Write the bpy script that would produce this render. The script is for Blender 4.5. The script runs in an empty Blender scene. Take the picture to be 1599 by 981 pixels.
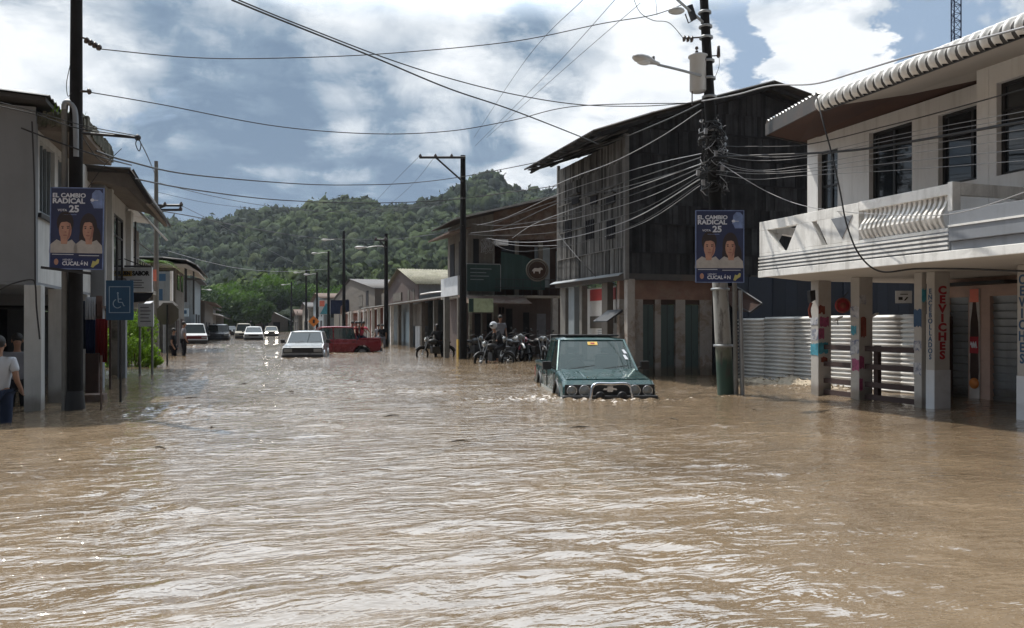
import bpy, bmesh, math, random
import numpy as np
from mathutils import Vector, Matrix, noise as mnoise
random.seed(7); rng = np.random.default_rng(11)
S = bpy.context.scene
COL = S.collection
R = math.radians
# ------------------------------------------------------------------ camera
TH = R(18.25); CS, SN = math.cos(TH), math.sin(TH)
CAMH = 1.34; F = 1250.0; HZ = 508.0; CX = 799.5
cam_d = bpy.data.cameras.new('camera'); cam = bpy.data.objects.new('camera', cam_d); COL.objects.link(cam)
cam.location = (0, 0, CAMH); cam.rotation_euler = (R(90), 0, -TH)
cam_d.sensor_width = 36; cam_d.lens = 36 * F / 1599; cam_d.shift_y = (HZ - 490.5) / 1599
cam_d.clip_start = 0.05; cam_d.clip_end = 6000
S.camera = cam
S.render.resolution_x = 1024; S.render.resolution_y = 628
S.view_settings.view_transform = 'Standard'; S.view_settings.look = 'None'
S.view_settings.exposure = 0.08; S.view_settings.gamma = 1.0

def P(px, py, D):
    a = (px - CX) / F
    return Vector((D * (a * CS + SN), D * (CS - a * SN), CAMH + (HZ - py) / F * D))
def DX(x0, px):
    a = (px - CX) / F; return x0 / (a * CS + SN)
def DY(y0, px):
    a = (px - CX) / F; return y0 / (CS - a * SN)
def FX(x0, px, py):
    p = P(px, py, DX(x0, px)); return p.y, p.z
def FY(y0, px, py):
    p = P(px, py, DY(y0, px)); return p.x, p.z
def DW(py): return CAMH * F / (py - HZ)          # depth of a point on the water
def pxdir(px, py):
    a = (px - CX) / F; e = (HZ - py) / F
    return Vector((a * CS + SN, CS - a * SN, e)).normalized()

# ------------------------------------------------------------------ sun + sky
SUNV = Vector((-0.26, 0.42, 1.0)).normalized()
sd = bpy.data.lights.new('sun', 'SUN'); sun = bpy.data.objects.new('sun', sd); COL.objects.link(sun)
sd.energy = 4.6; sd.angle = R(0.55); sd.color = (1.0, 0.94, 0.84)
sun.rotation_euler = SUNV.to_track_quat('Z', 'Y').to_euler()

W = bpy.data.worlds.new('World'); S.world = W; W.use_nodes = True
nt = W.node_tree; nt.nodes.clear()
class NB:
    def __init__(s, nt): s.nt = nt
    def n(s, t, **k):
        nd = s.nt.nodes.new(t)
        for a, b in k.items(): setattr(nd, a, b)
        return nd
    def put(s, sock, v):
        if v is None: return
        if isinstance(v, (int, float)): sock.default_value = v
        elif isinstance(v, (tuple, list, Vector)):
            v = tuple(v)
            if len(sock.default_value) == 4 and len(v) == 3: v = v + (1,)
            sock.default_value = v
        else: s.nt.links.new(v, sock)
    def m(s, op, a, b=None, c=None, clamp=False):
        nd = s.n('ShaderNodeMath', operation=op, use_clamp=clamp)
        s.put(nd.inputs[0], a); s.put(nd.inputs[1], b)
        if c is not None: s.put(nd.inputs[2], c)
        return nd.outputs[0]
    def v(s, op, a, b=None):
        nd = s.n('ShaderNodeVectorMath', operation=op); s.put(nd.inputs[0], a); s.put(nd.inputs[1], b)
        return nd.outputs['Value'] if op in ('DOT_PRODUCT', 'LENGTH') else nd.outputs[0]
    def noise(s, vec, scale, detail=4, rough=0.55, dist=0.0, dim='3D'):
        nd = s.n('ShaderNodeTexNoise', noise_dimensions=dim)
        s.put(nd.inputs['Vector'], vec); s.put(nd.inputs['Scale'], scale); s.put(nd.inputs['Detail'], detail)
        s.put(nd.inputs['Roughness'], rough); s.put(nd.inputs['Distortion'], dist)
        return nd.outputs[0]
    def ss(s, v, a, b, lo=0.0, hi=1.0):
        nd = s.n('ShaderNodeMapRange', interpolation_type='SMOOTHSTEP')
        s.put(nd.inputs[0], v); s.put(nd.inputs[1], a); s.put(nd.inputs[2], b); s.put(nd.inputs[3], lo); s.put(nd.inputs[4], hi)
        return nd.outputs[0]
    def lin(s, v, a, b, lo=0.0, hi=1.0):
        nd = s.n('ShaderNodeMapRange'); s.put(nd.inputs[0], v)
        for i, q in enumerate((a, b, lo, hi)): s.put(nd.inputs[i + 1], q)
        return nd.outputs[0]
    def mix(s, f, a, b, bt='MIX'):
        nd = s.n('ShaderNodeMix', data_type='RGBA', blend_type=bt); s.put(nd.inputs[0], f)
        s.put(nd.inputs[6], a); s.put(nd.inputs[7], b); return nd.outputs[2]
    def xyz(s, v):
        nd = s.n('ShaderNodeSeparateXYZ'); s.put(nd.inputs[0], v); return nd.outputs
    def comb(s, x, y, z):
        nd = s.n('ShaderNodeCombineXYZ')
        for i, q in enumerate((x, y, z)): s.put(nd.inputs[i], q)
        return nd.outputs[0]
b = NB(nt)
out = b.n('ShaderNodeOutputWorld'); bg = b.n('ShaderNodeBackground'); nt.links.new(bg.outputs[0], out.inputs[0])
sky = b.n('ShaderNodeTexSky', sky_type='NISHITA', sun_disc=False)
sky.sun_elevation = math.asin(SUNV.z); sky.sun_rotation = math.atan2(SUNV.x, SUNV.y)
tc = b.n('ShaderNodeTexCoord'); d = tc.outputs['Generated']
dx, dy, dz = b.xyz(d)
zz = b.m('ADD', b.m('MAXIMUM', dz, 0.0), 0.16)
pv = b.comb(b.m('DIVIDE', dx, zz), b.m('DIVIDE', dy, zz), b.m('MULTIPLY', dz, 1.5))
n1 = b.noise(pv, 1.15, 7, 0.56, 0.25)
n2 = b.noise(b.v('ADD', pv, (5.3, 1.7, 0.4)), 3.2, 6, 0.6, 0.2)
n3 = b.noise(b.v('ADD', d, (2.3, 7.7, 1.4)), 9.0, 5, 0.6, 0.3)
warp = b.v('ADD', d, b.v('MULTIPLY', b.v('SUBTRACT', b.comb(n1, n2, n3), (0.5, 0.5, 0.5)), (0.34, 0.34, 0.20)))
warp = b.v('NORMALIZE', warp)
def blob(px, py, rad, soft=0.6):                      # soft mask round one sky direction
    c = b.v('DOT_PRODUCT', warp, pxdir(px, py))
    r0 = math.cos(rad / F * 1.0); r1 = math.cos(rad / F * soft * 0.45)
    return b.ss(c, r0, r1)
cov = b.m('ADD', b.m('ADD', b.m('MULTIPLY', n1, 0.9), b.m('MULTIPLY', n3, 0.35)), 0.03)     # ~0.62 mean
for (px, py, rad, amt) in SKY_COV if 'SKY_COV' in globals() else [
        (1165, 95, 70, -0.26), (1440, 80, 120, -0.22), (860, 90, 90, -0.12), (20, 50, 60, -0.12), (1090, 60, 30, -0.1), (1200, 0, 60, -0.15), (450, 150, 150, 0.12), (300, 270, 150, 0.1), (550, 260, 150, 0.1), (700, 60, 200, 0.1), (1330, 20, 60, 0.2), (990, 60, 70, .2), (1130, 230, 80, .2), (1230, 40, 60, .12),
        (1040, 190, 150, 0.3), (900, 220, 120, 0.2), (1260, 105, 90, 0.3), (60, 110, 110, 0.15), (640, 70, 300, 0.12), (1580, 60, 60, -0.1)]:
    cov = b.m('ADD', cov, b.m('MULTIPLY', blob(px, py, rad), amt))
def puff(sc, w):
    vo = b.n('ShaderNodeTexVoronoi', feature='F1'); b.put(vo.inputs['Vector'], b.v('ADD', pv, b.v('MULTIPLY', b.comb(n2, n3, n1), (w, w, w)))); b.put(vo.inputs['Scale'], sc); 
    return b.m('SUBTRACT', 0.40, vo.outputs['Distance'])
pf1 = puff(5.0, 0.5)
cov = b.m('ADD', cov, b.m('ADD', b.m('MULTIPLY', pf1, 0.13), 0.02))
covm = b.ss(cov, 0.46, 0.60)
br = b.m('ADD', b.m('MULTIPLY', b.m('SUBTRACT', n2, 0.5), 1.5), b.m('MULTIPLY', b.m('SUBTRACT', n3, 0.5), 0.9))
br = b.m('ADD', br, b.m('MULTIPLY', pf1, 0.40))
br = b.m('ADD', br, 0.53)
for (px, py, rad, amt) in [(450, 280, 330, -0.34), (680, 230, 150, -0.25), (250, 250, 160, -0.25), (380, 120, 150, -0.12), (780, 150, 90, 0.12), (70, 110, 150, 0.5), (300, 200, 120, 0.12), (560, 150, 120, 0.1), (620, 80, 230, 0.32), (480, 60, 120, 0.15), (400, 30, 90, 0.1),
        (1040, 190, 170, 0.5), (880, 200, 110, 0.30), (1240, 110, 110, 0.5), (700, 130, 110, 0.15), (230, 20, 110, -0.10), (900, 120, 50, -0.2), (1030, 60, 80, 0.3), (820, 300, 60, 0.35), (1330, 60, 90, 0.3), (330,310,60,0.15)]:
    br = b.m('ADD', br, b.m('MULTIPLY', blob(px, py, rad), amt))
br = b.m('MINIMUM', b.m('MAXIMUM', br, 0.0), 1.15)
ramp = b.n('ShaderNodeValToRGB'); b.put(ramp.inputs[0], br)
cr = ramp.color_ramp; cr.elements[0].position = 0.0; cr.elements[0].color = (1.7, 2.5, 3.6, 1)
cr.elements[1].position = 1.0; cr.elements[1].color = (9.4, 9.7, 10.0, 1)
for p_, c_ in ((0.22, (2.3, 3.2, 4.3)), (0.46, (4.6, 5.3, 6.1)), (0.72, (7.2, 7.7, 8.2))):
    e = cr.elements.new(p_); e.color = c_ + (1,)
skyc = b.mix(0.8, sky.outputs[0], (3.3, 4.4, 5.9))
colr = b.mix(covm, skyc, ramp.outputs[0])
# glow added to the sky high above the frame, to brighten the water's reflection
glow = b.ss(b.v('DOT_PRODUCT', d, Vector((0.10, 0.66, 0.75)).normalized()), math.cos(R(72)), math.cos(R(30)))
glow = b.m('MULTIPLY', glow, b.ss(dz, 0.345, 0.43))
colr = b.mix(b.m('MULTIPLY', glow, b.lin(n1, 0.3, 0.7, 0.75, 1.0), clamp=True), colr, (23, 26, 29))
# the sky away from the sun is duller
colr = b.mix(1.0, colr, b.comb(*[b.ss(dy, -0.5, 0.25, 0.30, 1.0)]*3), 'MULTIPLY')
nt.links.new(colr, bg.inputs[0]); bg.inputs[1].default_value = 0.1

# ------------------------------------------------------------------ materials
MATS = {}
def newmat(name):
    m = bpy.data.materials.new(name); m.use_nodes = True; MATS[name] = m
    t = m.node_tree; return m, NB(t), t.nodes['Principled BSDF']
def mat(name, col, rough=0.8, metal=0.0, var=0.25, scale=3.0, bump=0.2, bscale=25.0, streak=0.0, dirt=None, dirtamt=0.0, tone=0.0, spec=0.5, coat=0.0, wet=False):
    if rough >= 0.8 and spec == 0.5: spec = 0.15
    m, b, p = newmat(name)
    co = b.n('ShaderNodeTexCoord').outputs['Object']
    n = b.noise(co, scale, 6, 0.62, 0.3)
    f = b.lin(n, 0.25, 0.75)
    c0 = tuple(x * (1 - var) for x in col); c1 = tuple(min(1, x * (1 + var)) for x in col)
    c = b.mix(f, c0, c1)
    if streak:
        sv = b.v('MULTIPLY', co, (5, 5, 0.5)); ns = b.noise(sv, 1.0, 5, 0.65)
        c = b.mix(b.ss(ns, 0.45, 0.75, 0, streak), c, dirt or (0.05, 0.045, 0.04))
    if dirtamt:
        nd = b.noise(b.v('ADD', co, (3, 8, 1)), scale * 0.7, 7, 0.7, 0.5)
        c = b.mix(b.ss(nd, 0.48, 0.62, 0, dirtamt), c, dirt or (0.08, 0.07, 0.06))
    if tone:
        at = b.n('ShaderNodeAttribute', attribute_name='tone')
        c = b.mix(1.0, c, b.comb(*[b.lin(at.outputs['Fac'], 0, 1, 1 - tone, 1 + tone)] * 3), 'MULTIPLY')
    if wet:                                              # silt line left by the flood, just above the water
        z = b.xyz(b.n('ShaderNodeNewGeometry').outputs['Position'])[2]
        wz = b.m('ADD', z, b.m('MULTIPLY', n, 0.25))
        k = b.ss(wz, 0.22, 0.42, 0.55, 0.0)
        c = b.mix(k, c, (0.10, 0.075, 0.05))
    b.put(p.inputs['Base Color'], c); p.inputs['Metallic'].default_value = metal
    b.put(p.inputs['Roughness'], b.lin(n, 0.2, 0.8, max(0.03, rough - 0.12), min(1, rough + 0.1)))
    p.inputs['Specular IOR Level'].default_value = spec
    if coat: p.inputs['Coat Weight'].default_value = coat; p.inputs['Coat Roughness'].default_value = 0.06
    if bump:
        bp = b.n('ShaderNodeBump'); bp.inputs['Strength'].default_value = bump; bp.inputs['Distance'].default_value = 0.02
        b.put(bp.inputs['Height'], b.noise(co, bscale, 5, 0.65)); b.nt.links.new(bp.outputs[0], p.inputs['Normal'])
    return m
def glassmat(name, col=(0.02, 0.025, 0.03), rough=0.05):
    m, b, p = newmat(name); p.inputs['Base Color'].default_value = col + (1,)
    p.inputs['Roughness'].default_value = rough; p.inputs['Specular IOR Level'].default_value = 0.8
    co = b.n('ShaderNodeTexCoord').outputs['Object']
    bp = b.n('ShaderNodeBump'); bp.inputs['Strength'].default_value = 0.05; b.put(bp.inputs['Height'], b.noise(co, 2.5, 2)); b.nt.links.new(bp.outputs[0], p.inputs['Normal'])
    return m
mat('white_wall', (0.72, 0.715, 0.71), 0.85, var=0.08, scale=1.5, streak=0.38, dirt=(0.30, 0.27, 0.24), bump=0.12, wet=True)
mat('white_trim', (0.78, 0.77, 0.75), 0.8, var=0.08, streak=0.45, dirt=(0.26, 0.245, 0.22), dirtamt=0.25, bump=0.12)
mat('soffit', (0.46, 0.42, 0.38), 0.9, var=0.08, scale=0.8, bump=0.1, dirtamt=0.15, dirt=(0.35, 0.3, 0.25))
mat('brown_soffit', (0.09, 0.052, 0.042), 0.8, var=0.25, bump=0.2, streak=0.2)
mat('grey_paint', (0.22, 0.235, 0.26), 0.8, var=0.12, scale=2, streak=0.25, bump=0.1)
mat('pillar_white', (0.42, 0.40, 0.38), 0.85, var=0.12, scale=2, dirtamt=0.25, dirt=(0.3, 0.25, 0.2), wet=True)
mat('pink_wall', (0.46, 0.33, 0.28), 0.9, var=0.12, dirtamt=0.3, dirt=(0.3, 0.24, 0.2))
mat('left_wall', (0.21, 0.22, 0.235), 0.88, var=0.10, scale=1.2, streak=0.15, dirt=(0.15, 0.15, 0.15))
mat('left_white', (0.46, 0.465, 0.46), 0.85, var=0.1, streak=0.3, dirt=(0.15, 0.14, 0.13), wet=True)
mat('concrete', (0.27, 0.25, 0.22), 0.92, var=0.3, scale=2.5, bump=0.4, dirtamt=0.6, dirt=(0.06, 0.06, 0.05), wet=True)
mat('mossy', (0.13, 0.125, 0.10), 0.95, var=0.6, scale=6, bump=0.9, bscale=14, dirtamt=0.7, dirt=(0.03, 0.04, 0.025))
mat('dark_roof', (0.045, 0.042, 0.042), 0.7, var=0.3, bump=0.2, dirtamt=0.4, dirt=(0.09, 0.06, 0.045))
mat('zinc', (0.48, 0.48, 0.47), 0.42, 0.55, var=0.15, bump=0.1, dirtamt=0.35, dirt=(0.2, 0.14, 0.09))
mat('zinc_white', (0.70, 0.69, 0.67), 0.5, 0.1, var=0.08, bump=0.05, dirtamt=0.2, dirt=(0.4, 0.33, 0.26))
mat('rust_roof', (0.12, 0.085, 0.070), 0.85, var=0.45, bump=0.2, dirtamt=0.5, dirt=(0.2, 0.18, 0.16))
mat('tile_roof', (0.20, 0.19, 0.15), 0.9, var=0.4, scale=2, bump=0.5, dirtamt=0.5, dirt=(0.12, 0.12, 0.07), tone=0.4)
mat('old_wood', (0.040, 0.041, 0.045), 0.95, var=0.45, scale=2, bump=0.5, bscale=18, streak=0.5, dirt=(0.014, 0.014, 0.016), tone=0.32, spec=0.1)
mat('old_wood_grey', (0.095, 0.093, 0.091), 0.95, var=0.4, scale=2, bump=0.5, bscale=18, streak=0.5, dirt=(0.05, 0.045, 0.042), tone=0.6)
mat('brown_wood', (0.055, 0.035, 0.03), 0.8, var=0.35, bump=0.3, streak=0.3, tone=0.3)
mat('timber_rail', (0.05, 0.03, 0.028), 0.7, var=0.3, bump=0.2)
mat('navy_wall', (0.022, 0.031, 0.050), 0.75, var=0.2, scale=1.3, bump=0.1, tone=0.15)
mat('peeling', (0.32, 0.295, 0.275), 0.95, var=0.15, scale=3, bump=0.4, dirtamt=0.9, dirt=(0.22, 0.17, 0.14), wet=True)
mat('salmon', (0.22, 0.14, 0.115), 0.95, var=0.2, dirtamt=0.5, dirt=(0.25, 0.2, 0.17), bump=0.3)
mat('door_green', (0.055, 0.085, 0.083), 0.7, var=0.15, streak=0.3, bump=0.15, wet=True)
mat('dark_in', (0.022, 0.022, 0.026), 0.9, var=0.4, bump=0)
mat('dark_metal', (0.03, 0.03, 0.033), 0.5, 0.3, var=0.2, bump=0.05)
mat('grey_metal', (0.28, 0.29, 0.30), 0.45, 0.6, var=0.15, bump=0.05)
mat('lamp_shell', (0.42, 0.42, 0.42), 0.5, 0.2, var=0.1, bump=0.05)
mat('shutter', (0.26, 0.28, 0.30), 0.5, 0.4, var=0.12, bump=0.08, streak=0.3, dirt=(0.12, 0.10, 0.08), wet=True)
mat('cable', (0.018, 0.018, 0.02), 0.6, var=0.1, bump=0)
mat('cable_light', (0.26, 0.26, 0.27), 0.5, var=0.1, bump=0)
mat('tar_pole', (0.016, 0.015, 0.015), 0.85, var=0.4, scale=4, bump=0.5, bscale=12)
mat('pole_concrete', (0.17, 0.165, 0.155), 0.9, var=0.2, scale=4, bump=0.3)
mat('ceramic', (0.06, 0.045, 0.04), 0.3, bump=0)
mat('blue_sign', (0.018, 0.075, 0.16), 0.55, var=0.1, bump=0.02)
mat('sign_line', (0.32, 0.42, 0.52), 0.6, bump=0)
mat('poster_navy', (0.022, 0.030, 0.085), 0.5, var=0.25, scale=2.5, bump=0.02)
mat('poster_band', (0.012, 0.022, 0.095), 0.5, var=0.1, bump=0)
mat('poster_white', (0.62, 0.64, 0.70), 0.6, var=0.05, bump=0)
mat('poster_blue', (0.17, 0.23, 0.42), 0.6, var=0.35, scale=9, bump=0)
mat('poster_skin', (0.44, 0.24, 0.175), 0.6, var=0.2, scale=9, bump=0)
mat('poster_skin_shade', (0.30, 0.14, 0.11), 0.6, var=0.1, bump=0)
mat('poster_hair', (0.03, 0.02, 0.022), 0.6, bump=0)
mat('poster_cloth', (0.42, 0.39, 0.37), 0.6, var=0.15, scale=12, bump=0)
mat('poster_gold', (0.50, 0.46, 0.16), 0.6, bump=0)
mat('paint_red', (0.30, 0.035, 0.045), 0.8, var=0.2, bump=0.05)
mat('soffit_dark', (0.17, 0.145, 0.125), 0.9, var=0.15, dirtamt=0.3, dirt=(0.09, 0.08, 0.07))
mat('paint_blue', (0.055, 0.10, 0.18), 0.8, var=0.25, bump=0.05)
mat('red_vinyl', (0.42, 0.05, 0.05), 0.6, var=0.1, bump=0)
mat('coral', (0.72, 0.20, 0.14), 0.7, var=0.15, bump=0.1)
mat('yellow_paint', (0.50, 0.33, 0.06), 0.7, var=0.3, dirtamt=0.4, bump=0.1)
mat('orange', (0.62, 0.20, 0.03), 0.6, bump=0)
mat('black_paint', (0.012, 0.012, 0.014), 0.5, bump=0)
mat('green_board', (0.014, 0.042, 0.040), 0.55, var=0.3, scale=2, bump=0.05, streak=0.3, dirt=(0.08, 0.12, 0.12))
mat('lime_sign', (0.35, 0.42, 0.28), 0.6, var=0.35, scale=4, bump=0)
mat('sign_white', (0.55, 0.57, 0.60), 0.6, var=0.08, bump=0, dirtamt=0.15)
mat('cloth_red', (0.16, 0.018, 0.02), 0.9, var=0.2, bump=0.3, bscale=8)
mat('cloth_navy', (0.018, 0.025, 0.06), 0.9, var=0.3, bump=0.3, bscale=8)
mat('cloth_white', (0.42, 0.44, 0.48), 0.9, var=0.06, bump=0.35, bscale=7)
mat('cloth_black', (0.014, 0.014, 0.017), 0.9, var=0.3, bump=0.3, bscale=8)
mat('cloth_grey', (0.20, 0.20, 0.22), 0.9, var=0.2, bump=0.3, bscale=8)
mat('cloth_pink', (0.62, 0.12, 0.17), 0.9, var=0.2, bump=0.3, bscale=8)
mat('denim', (0.022, 0.03, 0.055), 0.9, var=0.3, bump=0.3, bscale=9)
mat('skin', (0.26, 0.14, 0.09), 0.6, var=0.12, bump=0.05)
mat('hair', (0.012, 0.01, 0.01), 0.6, var=0.3, bump=0.6, bscale=60)
mat('tyre', (0.018, 0.018, 0.018), 0.85, bump=0.2)
mat('chrome', (0.62, 0.62, 0.63), 0.16, 1.0, var=0.05, bump=0)
mat('car_green', (0.016, 0.062, 0.062), 0.30, 0.35, var=0.08, bump=0, dirtamt=0.18, dirt=(0.2, 0.2, 0.17), coat=0.7)
mat('car_silver', (0.33, 0.34, 0.35), 0.32, 0.3, var=0.06, bump=0, coat=0.5, dirtamt=0.2, dirt=(0.3, 0.27, 0.22))
mat('car_red', (0.20, 0.008, 0.016), 0.3, 0.2, var=0.1, bump=0, coat=0.6)
mat('car_white', (0.68, 0.69, 0.70), 0.35, 0.0, var=0.05, bump=0, coat=0.4)
mat('car_tan', (0.34, 0.31, 0.25), 0.4, 0.1, var=0.05, bump=0, coat=0.3)
mat('car_black', (0.02, 0.022, 0.026), 0.3, 0.1, var=0.05, bump=0, coat=0.5)
mat('car_dirt', (0.30, 0.30, 0.28), 0.6, 0.1, var=0.2, bump=0)
mat('trim', (0.018, 0.018, 0.02), 0.55, bump=0.05)
mat('seat_cloth', (0.06, 0.065, 0.07), 0.9, bump=0.2)
mat('asphalt', (0.06, 0.055, 0.05), 0.95, var=0.3, bump=0.4)
mat('earth', (0.19, 0.13, 0.08), 0.97, var=0.35, scale=1.5, bump=0.8, bscale=9, dirtamt=0.4, dirt=(0.08, 0.055, 0.035))
mat('gravel', (0.42, 0.36, 0.28), 0.95, var=0.4, scale=9, bump=0.5, tone=0.4)
mat('stem', (0.07, 0.055, 0.035), 0.9, bump=0.4)
mat('bark', (0.09, 0.075, 0.06), 0.95, var=0.3, bump=0.6)
mat('cream', (0.15, 0.14, 0.125), 0.9, var=0.2, streak=0.6, dirt=(0.07, 0.06, 0.055), dirtamt=0.4, wet=True)
mat('greyblue_wall', (0.22, 0.25, 0.27), 0.9, var=0.12, streak=0.3, wet=True)
mat('taupe_wall', (0.15, 0.135, 0.12), 0.9, var=0.15, streak=0.35, dirt=(0.1, 0.09, 0.08))
mat('pinkish_wall', (0.12, 0.095, 0.09), 0.9, var=0.15, streak=0.3)
mat('brick_wall', (0.20, 0.09, 0.07), 0.9, var=0.3, bump=0.4)
mat('bluegrey_shutter', (0.20, 0.26, 0.30), 0.6, 0.2, var=0.1, streak=0.3, wet=True)
mat('sticker', (0.75, 0.5, 0.1), 0.5, bump=0)
glassmat('window_glass'); glassmat('car_glass_dark', (0.012, 0.018, 0.018), 0.04)
m, b, p = newmat('car_glass'); p.inputs['Base Color'].default_value = (0.55, 0.75, 0.70, 1); p.inputs['Roughness'].default_value = 0.03
p.inputs['Transmission Weight'].default_value = 0.0; p.inputs['Alpha'].default_value = 0.62; p.inputs['Specular IOR Level'].default_value = 0.9
p.inputs['Base Color'].default_value = (0.03, 0.06, 0.055, 1)
m, b, p = newmat('lens'); p.inputs['Base Color'].default_value = (0.20, 0.21, 0.21, 1); p.inputs['Roughness'].default_value = 0.12; p.inputs['Coat Weight'].default_value = 1
m, b, p = newmat('lit_lamp'); p.inputs['Emission Color'].default_value = (1, 0.93, 0.8, 1); p.inputs['Emission Strength'].default_value = 14
def leafmat(name, col, col2, trans=0.3):
    m, b, p = newmat(name)
    at = b.n('ShaderNodeAttribute', attribute_name='tone').outputs['Fac']
    co = b.n('ShaderNodeTexCoord').outputs['Object']
    n = b.noise(co, 0.7, 4, 0.6)
    f = b.m('ADD', b.m('MULTIPLY', at, 0.7), b.m('MULTIPLY', b.lin(n, 0.3, 0.7), 0.4), clamp=True)
    c = b.mix(f, col, col2)
    b.put(p.inputs['Base Color'], c); p.inputs['Roughness'].default_value = 0.6; p.inputs['Specular IOR Level'].default_value = 0.25
    tr = b.n('ShaderNodeBsdfTranslucent'); b.put(tr.inputs[0], b.mix(1.0, c, (1.3, 1.5, 0.6), 'MULTIPLY'))
    mx = b.n('ShaderNodeMixShader'); mx.inputs[0].default_value = trans
    o = b.nt.nodes['Material Output']
    b.nt.links.new(p.outputs[0], mx.inputs[1]); b.nt.links.new(tr.outputs[0], mx.inputs[2]); b.nt.links.new(mx.outputs[0], o.inputs[0])
    return m
leafmat('leaf', (0.03, 0.06, 0.015), (0.10, 0.17, 0.035))
leafmat('leaf_bright', (0.07, 0.13, 0.02), (0.20, 0.30, 0.05))
leafmat('leaf_dark', (0.018, 0.035, 0.012), (0.05, 0.085, 0.025), 0.2)

# ------------------------------------------------------------------ mesh builder
ORG = {}
def tag(o, label=None, cat=None, group=None, kind=None):
    if label: o['label'] = label
    if cat: o['category'] = cat
    if group: o['group'] = group
    if kind: o['kind'] = kind
    return o
def thing(name, label, cat, loc=(0, 0, 0), group=None, rotz=0.0, local=False):
    o = bpy.data.objects.new(name, None); COL.objects.link(o); o.empty_display_size = 0.2
    o.location = loc; o.rotation_euler = (0, 0, rotz)
    ORG[o.name] = Vector((0, 0, 0)) if local else Vector(loc)
    return tag(o, label, cat, group)
class MB:
    def __init__(s): s.v = []; s.f = []; s.t = []; s.sm = []; s.mi = []; s.cur = 0.5; s.smooth = False; s.m = 0
    def add(s, vs, fs, M=None):
        o = len(s.v)
        for q in vs:
            q = Vector(q); s.v.append(M @ q if M is not None else q)
        for f in fs: s.f.append([o + i for i in f]); s.t.append(s.cur); s.sm.append(s.smooth); s.mi.append(s.m)
        return s
    def box(s, x0, x1, y0, y1, z0, z1, M=None):
        if x0 > x1: x0, x1 = x1, x0
        if y0 > y1: y0, y1 = y1, y0
        if z0 > z1: z0, z1 = z1, z0
        return s.add([(x0,y0,z0),(x1,y0,z0),(x1,y1,z0),(x0,y1,z0),(x0,y0,z1),(x1,y0,z1),(x1,y1,z1),(x0,y1,z1)],
            [(0,3,2,1),(4,5,6,7),(0,1,5,4),(1,2,6,5),(2,3,7,6),(3,0,4,7)], M)
    def prism(s, poly, ext, M=None):                   # poly: 3-D points, ext: vector
        n = len(poly); e = Vector(ext)
        A = [Vector(q) for q in poly]; B = [q + e for q in A]
        return s.add(A + B, [tuple(range(n))[::-1], tuple(range(n, 2 * n))] + [(i, (i + 1) % n, n + (i + 1) % n, n + i) for i in range(n)], M)
    def tube(s, pts, r, n=8, M=None, cap=True, smooth=True):
        pts = [Vector(q) for q in pts]; k = len(pts)
        rs = list(r) if hasattr(r, '__len__') else [r] * k
        o = s.smooth; s.smooth = smooth
        vs = []; up = None
        for i in range(k):
            t = (pts[min(i + 1, k - 1)] - pts[max(i - 1, 0)])
            t = t.normalized() if t.length > 1e-9 else Vector((0, 0, 1))
            if up is None: up = Vector((0, 0, 1)) if abs(t.z) < 0.9 else Vector((1, 0, 0))
            a = t.cross(up).normalized(); c = a.cross(t).normalized(); up = c
            for j in range(n):
                q = 2 * math.pi * j / n
                vs.append(pts[i] + (a * math.cos(q) + c * math.sin(q)) * rs[i])
        fs = [(i * n + j, i * n + (j + 1) % n, (i + 1) * n + (j + 1) % n, (i + 1) * n + j) for i in range(k - 1) for j in range(n)]
        s.add(vs, fs, M)
        if cap:
            s.smooth = False; s.add(vs[:n], [tuple(range(n))[::-1]], M); s.add(vs[-n:], [tuple(range(n))], M)
        s.smooth = o
        return s
    def lathe(s, prof, n=16, M=None):                  # prof: (r, z)
        o = s.smooth; s.smooth = True
        vs = [(r * math.cos(2*math.pi*j/n), r * math.sin(2*math.pi*j/n), z) for r, z in prof for j in range(n)]
        fs = [(i*n+j, i*n+(j+1)%n, (i+1)*n+(j+1)%n, (i+1)*n+j) for i in range(len(prof)-1) for j in range(n)]
        s.add(vs, fs, M); s.smooth = o; return s
    def ell(s, c, r, M=None, n=12, k=8):
        o = s.smooth; s.smooth = True; c = Vector(c)
        r = r if hasattr(r, '__len__') else (r, r, r)
        vs = []
        for i in range(k + 1):
            a = math.pi * i / k
            for j in range(n):
                q = 2*math.pi*j/n; vs.append((c.x + r[0]*math.sin(a)*math.cos(q), c.y + r[1]*math.sin(a)*math.sin(q), c.z + r[2]*math.cos(a)))
        s.add(vs, [(i*n+j, (i+1)*n+j, (i+1)*n+(j+1)%n, i*n+(j+1)%n) for i in range(k) for j in range(n)], M); s.smooth = o; return s
    def torus(s, R_, r, M=None, n=24, k=8, a0=0, a1=2*math.pi):
        pts = [(R_*math.cos(a0+(a1-a0)*i/n), 0, R_*math.sin(a0+(a1-a0)*i/n)) for i in range(n+1)]
        return s.tube(pts, r, k, M, cap=False)
    def corr(s, o, U, V, nw, amp, seg=6, sag=0):       # corrugated sheet, waves run across U, ridges follow V
        o = Vector(o); U = Vector(U); V = Vector(V); N = U.cross(V).normalized()
        k = nw * seg; prev = s.smooth; s.smooth = True
        vs = []
        for i in range(k + 1):
            h = N * (amp * math.cos(2*math.pi*i/seg))
            vs += [o + U*(i/k) + h, o + U*(i/k) + V + h]
        s.add(vs, [(2*i, 2*i+2, 2*i+3, 2*i+1) for i in range(k)]); s.smooth = prev; return s
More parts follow.
